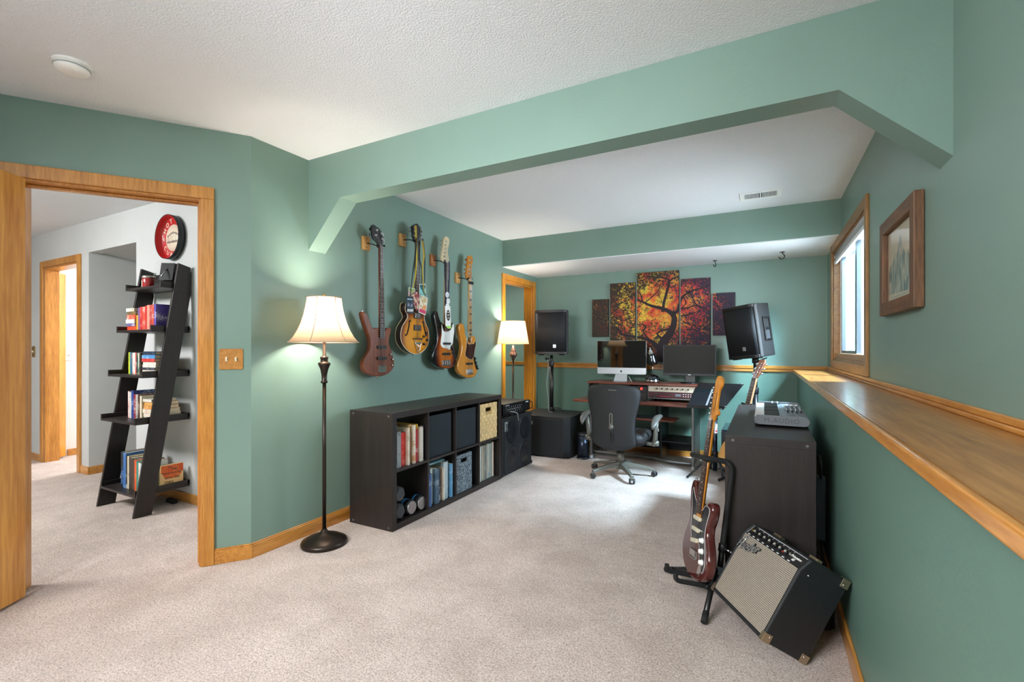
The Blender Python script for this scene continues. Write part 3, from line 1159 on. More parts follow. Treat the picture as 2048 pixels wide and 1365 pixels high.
lp = thing('floor_lamp', 'tall dark bronze floor lamp with cream bell shade in the foreground, lit', 'floor lamp', (-2.405, 2.02, 0))
obj('base', MB().lathe([(0, 0.0), (0.134, 0.0), (0.137, 0.012), (0.132, 0.026), (0.110, 0.036), (0.100, 0.044), (0.076, 0.052), (0.058, 0.060),
                        (0.032, 0.068), (0.020, 0.082), (0.014, 0.095), (0, 0.095)], 48), BRONZE, lp)
obj('pole', MB().lathe([(0, 0.09), (0.0115, 0.09), (0.0115, 1.003), (0, 1.003)], 20), BRONZE, lp)
obj('column_vase', MB().lathe([(0, 0.998), (0.020, 0.998), (0.021, 1.008), (0.015, 1.016), (0.017, 1.05), (0.024, 1.085), (0.036, 1.112), (0.038, 1.120),
                               (0.030, 1.127), (0.022, 1.130), (0.022, 1.148), (0.025, 1.152), (0.025, 1.160), (0.016, 1.164), (0.010, 1.168), (0.010, 1.27), (0, 1.27)], 32), BRONZE, lp)
obj('socket', MB().lathe([(0, 1.26), (0.016, 1.26), (0.018, 1.31), (0, 1.33)], 16), BRASS, lp)
SHADE = shade_mat('cream_shade_fabric', 'd9b996', 0.30)
rs = [(0.205, 1.252), (0.199, 1.256), (0.175, 1.285), (0.152, 1.325), (0.133, 1.37), (0.118, 1.42), (0.107, 1.47), (0.100, 1.528)]
mb = MB()
for i in range(len(rs) - 1):
    pass
mb.lathe(rs, 48)
sh = obj('lamp_shade', mb, SHADE, lp)
mb = MB()
mb.tube([(0.205 * math.cos(a * PI / 24), 0.205 * math.sin(a * PI / 24), 1.252) for a in range(48)], 0.004, 6, True)
mb.tube([(0.100 * math.cos(a * PI / 24), 0.100 * math.sin(a * PI / 24), 1.528) for a in range(48)], 0.003, 6, True)
for k in range(6):
    a = k * PI / 3 + 0.47 - PI / 2
    mb.tube([((r + 0.001) * math.cos(a), (r + 0.001) * math.sin(a), z) for r, z in rs], 0.0022, 6)
obj('shade_piping', mb, mat('shade_trim', 'b49a83', 0.7), sh)
obj('harp', MB().tube([(0.03 * math.sin(t * PI / 12), 0, 1.30 + 0.24 * t / 12) for t in range(13)], 0.0018, 6), BRASS, lp)
obj('finial', MB().lathe([(0, 1.525), (0.012, 1.530), (0.006, 1.540), (0.009, 1.546), (0.004, 1.556), (0, 1.557)], 16), BRASS, lp)
bulb(lp, 1.40, 38, 6)

lp2 = thing('floor_lamp', 'floor lamp with cream drum shade and bronze ball neck behind the bass cabinet, lit', 'floor lamp', (-2.462, 4.618, 0))
obj('base', MB().lathe([(0, 0), (0.118, 0), (0.12, 0.012), (0.10, 0.026), (0.03, 0.036), (0.012, 0.05), (0, 0.05)], 40), BRONZE, lp2)
obj('pole', MB().lathe([(0, 0.04), (0.011, 0.04), (0.011, 1.09), (0, 1.09)], 20), BRONZE, lp2)
obj('ball_neck', MB().lathe([(0, 1.085), (0.016, 1.09), (0.022, 1.105), (0.028, 1.118), (0.043, 1.134), (0.047, 1.145), (0.043, 1.158), (0.033, 1.172), (0.026, 1.186),
                             (0.028, 1.196), (0.018, 1.204), (0.012, 1.25), (0, 1.25)], 32), mat('copper_bronze', '7a5f55', 0.25, 0.8), lp2)
mb = MB().lathe([(0.176, 1.268), (0.133, 1.518)], 48)
sh2 = obj('lamp_shade', mb, SHADE, lp2)
mb = MB()
mb.tube([(0.176 * math.cos(a * PI / 24), 0.176 * math.sin(a * PI / 24), 1.268) for a in range(48)], 0.003, 6, True)
mb.tube([(0.133 * math.cos(a * PI / 24), 0.133 * math.sin(a * PI / 24), 1.518) for a in range(48)], 0.003, 6, True)
obj('shade_piping', mb, mat('shade_trim_gold', 'd8b27a', 0.7), sh2)
bulb(lp2, 1.40, 30, 7)

# ------------------------------------------------------------------ cube shelf along the left wall
KX0, KX1, KY0, KY1, KH = -2.550, -2.157, 2.357, 3.815, 0.785


def cube_unit(name, label, loc, open_x, length, depth, h):
    """4 x 2 cube shelf; runs along y from loc, open towards +x (or -x)"""
    r = thing(name, label, 'shelf unit', loc)
    t = 0.040
    for y0 in (0, length - t):
        obj('side_panel', MB().box(0, depth, y0, y0 + t, 0, h - t), BLACKWOOD, r, bevel=0.0015)
    obj('top_panel', MB().box(0, depth, 0, length, h - t, h), BLACKWOODY, r, bevel=0.0015)
    obj('bottom_panel', MB().box(0, depth, t, length - t, 0.0, t), BLACKWOODY, r, bevel=0.0015)
    obj('middle_shelf', MB().box(0, depth, t, length - t, h / 2 - 0.008, h / 2 + 0.008), BLACKWOODY, r, bevel=0.001)
    cw = (length - 2 * t - 3 * 0.016) / 4
    for k in range(3):
        y = t + (k + 1) * cw + k * 0.016
        for z0, z1 in ((t, h / 2 - 0.008), (h / 2 + 0.008, h - t)):
            obj('divider', MB().box(0.002, depth - 0.002, y, y + 0.016, z0, z1), BLACKWOOD, r, bevel=0.001)
    for xx_ in (0.035, depth - 0.035):
        for zz in (0.022, h - 0.022):
            for y0, y1 in ((-0.0008, 0.002), (length - 0.002, length + 0.0008)):
                obj('cam_cover', MB().cyl((xx_, y0, zz), (xx_, y1, zz), 0.0065, n=14), mat('cam_cover_grey', '6a6664', 0.4), r)
    return r, cw


cs, CW = cube_unit('cube_shelf', 'long black brown cube shelf along the left wall holding books and baskets', (KX0, KY0, 0), 1, KY1 - KY0, KX1 - KX0, KH)
T_ = 0.040
CY = [KY0 + T_ + k * (CW + 0.016) for k in range(4)]
ZLO, ZHI = T_, KH / 2 + 0.008
ZT = KH - T_
CHH = KH / 2 - 0.008 - T_


def shelf_row(cube, xf, y, z, specs, where, group):
    """upright books whose spines face +x, running along +y"""
    k_ = min(1.12, (CW - 0.020 - 0.0015 * len(specs)) / sum(q[0] for q in specs))
    for i, (t, h, d, col, ink, nm) in enumerate(specs):
        t = t * k_
        M = Matrix.Translation((xf - 0.012 * (i % 3), y + t / 2, z + 0.0005)) @ Matrix.Rotation(PI / 2, 4, 'Z')
        book('book', '%s book, %s from the left %s' % (nm, ORD[i], where), t, h, d, col, ink, group, M)
        y += t + 0.0015
    return y


shelf_row(0, -2.176, CY[0] + 0.004, ZHI, [
    (0.020, 0.255, 0.19, '15171a', 'd8d8d4', 'black and white'), (0.050, 0.245, 0.20, '9aa0a4', '55585c', 'thick grey'),
    (0.058, 0.230, 0.19, 'c9261f', 'e88a7c', 'thick red'), (0.014, 0.26, 0.19, 'e9ddca', 'b09070', 'thin cream'), (0.016, 0.235, 0.18, '3a4a78', 'd0d4e0', 'thin navy'),
    (0.024, 0.275, 0.20, 'b8863c', 'e8d8b0', 'golden brown'), (0.018, 0.27, 0.20, 'e6dccb', 'c88a50', 'beige'),
    (0.036, 0.235, 0.19, 'b3202c', 'f0dcd8', 'crimson with white lettering'), (0.012, 0.268, 0.2, 'e2b32a', 'c07a1a', 'thin tall yellow'),
    (0.030, 0.245, 0.19, 'cfcac0', 'b07a3a', 'pale grey and tan'), (0.014, 0.25, 0.19, '1d2230', 'c8ccd8', 'black')], 'in the upper left cube', 'books in the upper left cube')
for i, (nm, w_, d_, h_, col, z_) in enumerate((('yellow', 0.20, 0.10, 0.016, 'e9a92a', 0.2795), )):
    M = Matrix.Translation((-2.225, CY[0] + 0.17, ZHI + z_)) @ Matrix.Rotation(PI / 2, 4, 'Z') @ Matrix(((0, 0, 1, 0), (0, 1, 0, 0), (-1, 0, 0, 0), (0, 0, 0, 1)))
M = Matrix.Translation((-2.235, CY[0] + 0.004, ZHI + 0.2685)) @ Matrix.Rotation(PI / 2, 4, 'Z') @ Matrix(((0, 0, 1, 0), (0, 1, 0, 0), (-1, 0, 0, 0), (0, 0, 0, 1)))
book('book', 'pale blue book lying flat on top of the books in the upper left cube', 0.024, 0.085, 0.20, '8fb0bc', 'd0dde0', 'books in the upper left cube', M)
yy = shelf_row(1, -2.176, CY[1] + 0.006, ZLO, [
    (0.044, 0.245, 0.20, '2d5f9a', 'b8cce0', 'bright blue'), (0.016, 0.275, 0.21, 'cfd5d8', '5a7a8a', 'thin pale grey'), (0.028, 0.272, 0.21, 'b5c0c4', '4a5a64', 'grey'),
    (0.046, 0.265, 0.20, '3e5a70', '9fb0bc', 'slate blue'), (0.034, 0.255, 0.20, '232e42', 'd0d4da', 'dark navy'), (0.026, 0.26, 0.20, '8a6440', 'd6bc98', 'tan brown'),
    (0.010, 0.252, 0.2, 'e8e0d0', '999999', 'thin ivory'), (0.058, 0.285, 0.22, 'b9c9cf', '8aa0a8', 'thick pale blue'), (0.022, 0.288, 0.22, '24395c', 'e0d040', 'navy and yellow'),
    (0.026, 0.262, 0.20, '5f98bc', 'c4dcea', 'sky blue')], 'in the lower second cube', 'books in the lower second cube')
M = Matrix.Translation((-2.24, CY[1] + 0.05, ZLO + 0.2895)) @ Matrix.Rotation(PI / 2, 4, 'Z') @ Matrix(((0, 0, 1, 0), (0, 1, 0, 0), (-1, 0, 0, 0), (0, 0, 0, 1)))
book('book', 'thin teal book lying flat across the books in the lower second cube', 0.012, 0.245, 0.20, '6c98a2', 'a8c4c8', 'books in the lower second cube', M)

# dark fabric drawers
FAB = mat('charcoal_fabric', '1c262d', 0.85, var=0.12, vscale=8, bump=0.3, bscale=500)
for k, nm in ((1, 'charcoal fabric box filling the second upper cube from the left'), (2, 'charcoal fabric box filling the third upper cube from the left')):
    r = thing('fabric_box', nm, 'storage box', (-2.36, CY[k] + CW / 2, ZHI + 0.001), 0, 'fabric boxes in the cube shelf')
    hw = CW / 2 - 0.010 - (0.010 if k == 2 else 0.014)
    off = -0.012 if k == 1 else -0.006
    mb = MB()
    mb.box(0.175, 0.185, -hw + off, hw + off, 0, 0.312)
    mb.box(-0.17, -0.16, -hw + off, hw + off, 0, 0.312)
    mb.box(-0.16, 0.175, -hw + off, -hw + off + 0.008, 0, 0.312)
    mb.box(-0.16, 0.175, hw + off - 0.008, hw + off, 0, 0.312)
    mb.box(-0.16, 0.175, -hw + off, hw + off, 0, 0.008)
    obj('body', mb, FAB, r, bevel=0.003)
    mb = MB().box(0.184, 0.1865, -hw + off + 0.004, hw + off - 0.004, 0.292, 0.308)
    obj('hem', mb, FAB, r)


def basket(name, label, loc, hw, h, x0, x1, m_, slot_z, rough=False):
    r = thing(name, label, 'basket', loc)
    mb = MB()
    # front with a real handle slot
    a, b_ = 0.048, slot_z
    mb.box(x1 - 0.012, x1, -hw, -a, 0, h)
    mb.box(x1 - 0.012, x1, a, hw, 0, h)
    mb.box(x1 - 0.012, x1, -a, a, 0, b_)
    mb.box(x1 - 0.012, x1, -a, a, b_ + 0.034, h)
    mb.box(x0, x0 + 0.012, -hw, hw, 0, h)
    mb.box(x0 + 0.012, x1 - 0.012, -hw, -hw + 0.010, 0, h)
    mb.box(x0 + 0.012, x1 - 0.012, hw - 0.010, hw, 0, h)
    mb.box(x0 + 0.012, x1 - 0.012, -hw + 0.010, hw - 0.010, 0, 0.010)
    obj('body', mb, m_, r)
    return r


WICK = mat('wicker_strip', 'cfae78', 0.7, var=0.22, vscale=18, bump=0.2, bscale=120)
WICK2 = mat('wicker_strip_dark', 'b28f5a', 0.7, var=0.22, vscale=18)
wb = basket('wicker_basket', 'woven natural wicker basket in the upper right cube', (-2.36, CY[3] + CW / 2, ZHI + 0.001), CW / 2 - 0.018, 0.322, -0.17, 0.184, WICK2, 0.250)
mb = MB()
hw = CW / 2 - 0.018
NX, NZ = 9, 10
for i in range(NX):
    for j in range(NZ):
        y0, y1 = -hw + i * 2 * hw / NX, -hw + (i + 1) * 2 * hw / NX
        z0, z1 = j * 0.322 / NZ, (j + 1) * 0.322 / NZ
        yc, zc = (y0 + y1) / 2, (z0 + z1) / 2
        if abs(yc) < 0.048 and 0.240 < zc < 0.292:
            continue
        if (i + j) % 2:
            mb.mi = 0
            mb.box(0.184, 0.1885, y0 - 0.002, y1 + 0.002, z0 + 0.002, z1 - 0.002)
        else:
            mb.mi = 1
            mb.box(0.184, 0.1875, y0 + 0.002, y1 - 0.002, z0 - 0.001, z1 + 0.001)
obj('weave', mb, [WICK, mat('wicker_strip_pale', 'dcc08c', 0.7, var=0.2, vscale=16)], wb, bevel=0.002)
FELT = mat('grey_rope_felt', '3c4a55', 0.95, col2='93a0a8', vscale=90, contrast=(0.42, 0.6), bump=0.5, bscale=160)
basket('felt_basket', 'mottled grey felt basket with a handle slot in the third lower cube', (-2.36, CY[2] + CW / 2 - 0.035, ZLO + 0.001), CW / 2 - 0.052, 0.305, -0.17, 0.184, FELT, 0.238)

# records
rnd = random.Random(11)
RC = ['d8d2c4', 'bfc6c2', '8fa4a6', 'e6e0d2', '9c8f80', 'c7b9a4', '6f8a8c', 'd6cfc6', 'a7b4b4', 'cdc2a8', '7b6f66', 'dedad0', 'b39a84', '5f6e74', 'ebe6da', '9db0a8']
y = CY[3] + 0.008
k = 0
while y < CY[3] + CW - 0.014 and k < 34:
    t = rnd.uniform(0.006, 0.011)
    hh = 0.308 + rnd.uniform(-0.004, 0.004)
    r = thing('record', 'thin record sleeve, %s from the left in the lower right cube' % ORD[k], 'record', (-2.196 - rnd.uniform(0, 0.012), y + t / 2, ZLO + 0.0005), 0, 'records in the lower right cube')
    c = RC[rnd.randrange(len(RC))]
    obj('sleeve', MB().box(-0.310, 0, -t / 2, t / 2, 0, hh), cover_mat(c, RC[(k * 5 + 3) % len(RC)], k), r)
    y += t + 0.0008
    k += 1

# dumbbells
HEXM = mat('grey_dumbbell_iron', '3c4044', 0.55)
BLUE = mat('blue_tape', '2f86c8', 0.4)


def dumbbell(label, y, z, kind):
    r = thing('dumbbell', label, 'dumbbell', (-2.31, y, z), 0, 'dumbbells in the lower left cube')
    obj('handle', MB().cyl((-0.10, 0, 0), (0.06, 0, 0), 0.015, n=14), CHROME, r)
    for x0, x1 in ((-0.17, -0.09), (0.05, 0.13)):
        if kind == 'hex':
            mb = MB()
            mb.cyl((x0, 0, 0), (x0 + 0.02, 0, 0), 0.045, 0.058, 6)
            mb.cyl((x0 + 0.02, 0, 0), (x1 - 0.02, 0, 0), 0.058, 0.058, 6)
            mb.cyl((x1 - 0.02, 0, 0), (x1, 0, 0), 0.058, 0.045, 6)
            for f in mb.bm.faces:
                f.smooth = False
            obj('weight', mb, HEXM, r, bevel=0.004)
        else:
            w_ = obj('weight', MB().cyl((x0, 0, 0), (x1 - 0.012, 0, 0), 0.052, n=28), BLACK, r, bevel=0.004)
            obj('end_cap', MB().cyl((x1 - 0.012, 0, 0), (x1, 0, 0), 0.047, 0.044, 28), STEEL, w_)
            if x0 > 0:
                obj('blue_band', MB().cyl((x0 + 0.012, 0, 0), (x0 + 0.028, 0, 0), 0.0535, n=28), BLUE, w_)
    return r


dumbbell('grey hexagonal dumbbell resting on top at the left of the lower left cube', CY[0] + 0.066, ZLO + 0.176, 'hex')
dumbbell('grey hexagonal dumbbell on the floor of the lower left cube, underneath another', CY[0] + 0.066, ZLO + 0.0585, 'hex')
dumbbell('silver capped dumbbell with blue band next to the grey hexagonal ones', CY[0] + 0.184, ZLO + 0.054, 'round')
dumbbell('silver capped dumbbell with blue band at the right of the lower left cube', CY[0] + 0.295, ZLO + 0.054, 'round')


# ------------------------------------------------------------------ wall guitars
def burst(name, cen, rad, cols, pos):
    """finish that darkens from amber centre to the edge, as sprayed on the body"""
    m = mat(name, cols[0], 0.22, coat=0.5)
    nt = m.node_tree
    b = nt.nodes['Principled BSDF']
    b.inputs['Coat Roughness'].default_value = 0.06
    tc = nt.nodes.new('ShaderNodeTexCoord')
    mp = nt.nodes.new('ShaderNodeMapping')
    mp.vector_type = 'TEXTURE'
    mp.inputs['Location'].default_value = (0, cen[0], cen[1])
    mp.inputs['Scale'].default_value = (10, rad[0], rad[1])
    g = nt.nodes.new('ShaderNodeTexGradient')
    g.gradient_type = 'SPHERICAL'
    r = nt.nodes.new('ShaderNodeValToRGB')
    els = r.color_ramp.elements
    while len(els) < len(cols):
        els.new(0.5)
    for e, p_, c in zip(els, pos[::-1], cols[::-1]):
        e.position = 1 - p_
        e.color = lin(c)
    nt.links.new(tc.outputs['Object'], mp.inputs[0])
    nt.links.new(mp.outputs[0], g.inputs[0])
    nt.links.new(g.outputs['Color'], r.inputs[0])
    nt.links.new(r.outputs[0], b.inputs['Base Color'])
    return m


ROSEW = wood('rosewood', '33211a', '4d3326', 0.45, 'z', 2.0)
MAPLE = wood('maple_neck', 'b98a4c', 'd9b178', 0.3, 'z', 1.2, 0.3)
GB = basis((0, 1, 0), (0, 0, 1), (1, 0, 0))      # outline x -> world y, outline y -> world z, thickness -> +x


def rl(pts, o):
    return ccw([(y - o[0], z - o[1]) for y, z in pts])


def guitar(name, label, cat, o, X, body, th, body_m, neck, fret_m, neck_m, head, head_m, strings, tuners, bridge, rim=0.010,
           side_m=None, body_k=4, fb_front=0.010, head_back=0.012, inlay=None, string_m=None, frets=20):
    """o = (y, z) of the lowest point, X = front of the body"""
    r = thing(name, label, cat, (X, o[0], o[1]))
    bp = ccw([p_[:2] for p_ in spline(rl(body, o), body_k)])
    mb = MB().prism(bp, -th, 0, GB, rim)
    if side_m:
        mb.bm.faces.ensure_lookup_table()
        mb.bm.normal_update()
        for f in mb.bm.faces:
            if abs(f.normal.x) < 0.75:
                f.material_index = 1
        obj('body', mb, [body_m, side_m], r)
    else:
        obj('body', mb, body_m, r)
    (ya, za), (yb, zb), (yc, zc), (yd, zd) = [(y - o[0], z - o[1]) for y, z in neck]   # low-left, low-right, nut-left, nut-right
    zlo, znut = (za + zb) / 2, (zc + zd) / 2
    # neck: rounded back under the fingerboard
    mb = MB()
    rings = []
    for yl, yr, z in ((ya, yb, zlo + 0.05), (yc, yd, znut), ):
        w = (yr - yl) / 2
        c = (yl + yr) / 2
        rings.append([mb.bm.verts.new((fb_front - 0.005 - 0.024 * math.sin(PI * t / 8), c - w * math.cos(PI * t / 8), z)) for t in range(9)])
    for i in range(8):
        mb._f((rings[0][i], rings[0][i + 1], rings[1][i + 1], rings[1][i]), True)
    mb._f((rings[0][0], rings[1][0], rings[1][8], rings[0][8]))
    mb._f(rings[0])
    mb._f(rings[1][::-1])
    obj('neck', mb, neck_m, r)
    # fingerboard with frets
    mb = MB()
    mb.hexa([(fb_front - 0.005, ya, zlo), (fb_front - 0.005, yb, zlo), (fb_front - 0.005, yd, znut), (fb_front - 0.005, yc, znut),
             (fb_front, ya, zlo), (fb_front, yb, zlo), (fb_front, yd, znut), (fb_front, yc, znut)])
    bz = bridge[2] - o[1]
    scale = znut - bz
    mb.mi = 1

    def at(z):
        t = (z - zlo) / (znut - zlo)
        return ya + (yc - ya) * t, yb + (yd - yb) * t
    fz = [znut]
    for k in range(1, frets + 1):
        z = bz + scale * 2 ** (-k / 12)
        fz.append(z)
        if z > zlo + 0.003:
            l_, r_ = at(z)
            mb.box(fb_front - 0.001, fb_front + 0.0012, l_ + 0.0005, r_ - 0.0005, z - 0.0011, z + 0.0011)
    l_, r_ = at(znut)
    mb.box(fb_front - 0.001, fb_front + 0.003, l_, r_, znut, znut + 0.005)
    mb.mi = 2
    for k in (3, 5, 7, 9, 12, 15, 17, 19):
        if k <= frets and fz[k] > zlo:
            z = (fz[k] + fz[k - 1]) / 2
            l_, r_ = at(z)
            if inlay == 'block':
                mb.box(fb_front - 0.001, fb_front + 0.0006, l_ + 0.008, r_ - 0.008, z - 0.009, z + 0.009)
            else:
                mb.cyl((fb_front - 0.001, (l_ + r_) / 2, z), (fb_front + 0.0006, (l_ + r_) / 2, z), 0.0035, n=10)
    obj('fingerboard', mb, [fret_m, STEEL, mat('pearl_inlay', 'e4dfce', 0.3) if inlay != 'block' else mat('dark_inlay', '2a1c16', 0.4)], r)
    hp_ = ccw([p_[:2] for p_ in spline(rl(head, o), 3)])
    obj('headstock', MB().prism(hp_, -0.010 - head_back + 0.006, 0.002, GB, 0.002), head_m, r)
    for (ty, tz, side, sz) in tuners:
        y, z = ty - o[0], tz - o[1]
        tn = obj('tuner', MB().cyl((0.002, y, z), (0.006, y, z), 0.008 * sz, n=12).cyl((0.006, y, z), (0.016, y, z), 0.005 * sz, n=12), CHROME, r)
        mb = MB().cyl((-0.022, y, z), (-0.022, y + side * 0.035, z), 0.003, n=8)
        mb.cbox((-0.022, y + side * 0.042, z), (0.007, 0.016 * sz, 0.019 * sz))
        obj('tuning_key', mb, CHROME, tn, bevel=0.002)
    byl, byr, bzz = bridge[0] - o[0], bridge[1] - o[0], bridge[2] - o[1]
    sm = string_m or STEEL
    for i in range(strings):
        t = (i + 0.5) / strings
        y0 = byl + (byr - byl) * (0.12 + 0.76 * t)
        y1 = yc + (yd - yc) * (0.08 + 0.84 * t)
        tz = [q for q in tuners]
        q = tz[min(i, len(tz) - 1)]
        obj('string', MB().tube([(0.014, y0, bzz), (fb_front + 0.0045, y1, znut + 0.004), (0.010, q[0] - o[0], q[1] - o[1])], 0.0013 - 0.00012 * i, 5), sm, r)
    return r


def pickup(r, o, y0, y1, z, h, m_, x1=0.008, poles=0):
    mb = MB().prism(rrect(y1 - y0, h, h * 0.3, 3, (y0 + y1) / 2 - o[0], z - o[1]), 0.0, x1, GB)
    p_ = obj('pickup', mb, m_, r, bevel=0.0015)
    return p_


def knob(r, o, y, z, m_, rad=0.011, h=0.016):
    return obj('knob', MB().lathe([(0, h), (rad * 0.75, h), (rad * 0.85, h * 0.8), (rad, 0.001), (0, 0)][::-1], 20, basis((0, 1, 0), (0, 0, 1), (1, 0, 0), (0, y - o[0], z - o[1]))), m_, r)


def bridge_part(r, o, y0, y1, z, h, m_=None):
    mb = MB()
    mb.box(0, 0.004, y0 - o[0], y1 - o[0], z - o[1] - h / 2, z - o[1] + h / 2)
    n = 4
    for i in range(n):
        y = y0 - o[0] + (i + 0.5) * (y1 - y0) / n
        mb.box(0.004, 0.013, y - 0.007, y + 0.007, z - o[1] - h * 0.25, z - o[1] + h * 0.4)
    mb.box(0.004, 0.016, y0 - o[0], y1 - o[0], z - o[1] - h / 2, z - o[1] - h / 2 + 0.006)
    return obj('bridge', mb, m_ or CHROME, r, bevel=0.001)


# --- four string bass with a reddish brown body
o1 = (2.625, 1.008)
MAHO = wood('red_mahogany', '5a2a1a', '8d4a2c', 0.28, 'z', 0.9, 0.4)
b1 = [(2.449, 1.475), (2.472, 1.472), (2.491, 1.455), (2.511, 1.418), (2.532, 1.376), (2.547, 1.36), (2.564, 1.362), (2.598, 1.366), (2.655, 1.338), (2.679, 1.356),
      (2.698, 1.37), (2.723, 1.371), (2.736, 1.362), (2.73, 1.335), (2.717, 1.299), (2.71, 1.263), (2.72, 1.228), (2.736, 1.201), (2.755, 1.16), (2.767, 1.119),
      (2.767, 1.083), (2.749, 1.052), (2.704, 1.023), (2.642, 1.008), (2.57, 1.009), (2.511, 1.023), (2.472, 1.044), (2.452, 1.076), (2.452, 1.109), (2.472, 1.151),
      (2.5, 1.184), (2.517, 1.214), (2.52, 1.252), (2.511, 1.295), (2.491, 1.336), (2.469, 1.382), (2.449, 1.431), (2.441, 1.46)]
h1 = [(2.53, 2.10), (2.548, 2.120), (2.575, 2.112), (2.605, 2.104), (2.632, 2.080), (2.648, 2.045), (2.648, 2.00), (2.640, 1.978), (2.602, 1.972), (2.592, 1.995), (2.565, 2.010), (2.545, 2.020), (2.535, 2.06)]
HEADB = mat('gloss_black_head', '17151a', 0.2, coat=0.5)
g = guitar('bass_guitar', 'reddish brown bass guitar with long upper horn, leftmost on the green wall', 'guitar', o1, -2.515, b1, 0.040, MAHO,
           [(2.604, 1.292), (2.657, 1.292), (2.602, 1.968), (2.640, 1.968)], ROSEW, MAHO, h1, HEADB, 4,
           [(2.565, 2.045, -1, 1.1), (2.575, 2.085, -1, 1.1), (2.625, 2.07, 1, 1.1), (2.632, 2.03, 1, 1.1)], (2.59, 2.668, 1.075), rim=0.006, frets=24)
pickup(g, o1, 2.583, 2.676, 1.223, 0.024, BLACK, 0.010)
pickup(g, o1, 2.583, 2.678, 1.140, 0.024, BLACK, 0.010)
bridge_part(g, o1, 2.590, 2.668, 1.062, 0.050)
for y, z in ((2.722, 1.169), (2.741, 1.129), (2.736, 1.084)):
    knob(g, o1, y, z, CHROME, 0.010, 0.015)
obj('strap_button', MB().cyl((-0.02, 2.459 - o1[0], 1.470 - o1[1]), (-0.02, 2.459 - o1[0], 1.49 - o1[1]), 0.008, n=12), CHROME, g)
obj('strap_button', MB().cyl((-0.02, 2.60 - o1[0], -0.012), (-0.02, 2.60 - o1[0], 0.002), 0.008, n=12), CHROME, g)

# --- semi-hollow sunburst electric guitar
o2 = (3.01, 1.170)
b2 = [(2.889, 1.509), (2.905, 1.491), (2.912, 1.463), (2.885, 1.429), (2.851, 1.39), (2.834, 1.348), (2.831, 1.302), (2.841, 1.266), (2.865, 1.233), (2.899, 1.206),
      (2.948, 1.182), (2.999, 1.17), (3.058, 1.174), (3.111, 1.196), (3.153, 1.23), (3.177, 1.275), (3.181, 1.33), (3.169, 1.379), (3.141, 1.418), (3.122, 1.451),
      (3.120, 1.485), (3.13, 1.516), (3.149, 1.547), (3.143, 1.575), (3.118, 1.582), (3.095, 1.568), (3.080, 1.545), (2.965, 1.538), (2.945, 1.566), (2.917, 1.580),
      (2.896, 1.574), (2.887, 1.555), (2.885, 1.527)]
BUR2 = burst('amber_sunburst', (0.0, 0.135), (0.23, 0.27), ['e29c2c', 'dd8f22', '8a4512', '2a120a'], [0.0, 0.50, 0.70, 0.88])
SIDE2 = mat('dark_cherry_side', '2e1510', 0.2, coat=0.4)
h2 = [(2.985, 2.105), (3.062, 2.112), (3.085, 2.17), (3.085, 2.20), (3.055, 2.225), (3.028, 2.238), (3.0, 2.228), (2.968, 2.205), (2.968, 2.17)]
g = guitar('electric_guitar', 'sunburst semi-hollow guitar with f-holes hung with event passes, second on the wall', 'guitar', o2, -2.505, b2, 0.058, BUR2,
           [(2.998, 1.520), (3.056, 1.520), (3.004, 2.095), (3.050, 2.095)], ROSEW, SIDE2, h2, HEADB, 6,
           [(2.985, 2.13, -1, .8), (2.985, 2.165, -1, .8), (2.985, 2.195, -1, .8), (3.065, 2.195, 1, .8), (3.065, 2.165, 1, .8), (3.065, 2.13, 1, .8)],
           (2.995, 3.060, 1.292), rim=0.004, side_m=SIDE2, frets=20)
bp2 = ccw([p_[:2] for p_ in spline(rl(b2, o2), 4)])
BIND = mat('cream_binding', 'e8d5ae', 0.35)
for x in (-0.002, -0.056):
    obj('binding', MB().tube([GB @ Vector((a, b_, x)) for a, b_ in bp2], 0.0028, 6, True), BIND, g)
RING = mat('pickup_ring', '2a1710', 0.4)
for zc in (1.482, 1.383):
    pr = obj('pickup_ring', MB().prism(rrect(0.092, 0.046, 0.004, 3, 3.028 - o2[0], zc - o2[1]), 0, 0.006, GB), RING, g)
    obj('pickup', MB().prism(rrect(0.070, 0.036, 0.004, 3, 3.028 - o2[0], zc - o2[1]), 0.006, 0.013, GB), CHROME, pr, bevel=0.001)
obj('bridge', MB().box(0.004, 0.014, 2.972 - o2[0], 3.082 - o2[0], 1.286 - o2[1], 1.299 - o2[1]), wood('bridge_wood', '3a2016', '5a3422', 0.4, 'y'), g, bevel=0.002)
mb = MB()
mb.box(0.006, 0.012, 2.996 - o2[0], 3.066 - o2[0], 1.250 - o2[1], 1.263 - o2[1])
for pts in ([(2.992, 1.28), (2.998, 1.25), (3.012, 1.205), (3.03, 1.178)], [(3.070, 1.285), (3.062, 1.25), (3.048, 1.205), (3.03, 1.178)],
            [(2.998, 1.25), (3.045, 1.232), (3.010, 1.215), (3.048, 1.205)], [(3.02, 1.178), (3.03, 1.168), (3.04, 1.178)]):
    mb.tube([(0.010, y - o2[0], z - o2[1]) for y, z in pts], 0.0028, 6)
obj('tailpiece', mb, CHROME, g)
FHB = mat('f_hole_black', '0a0807', 0.8)
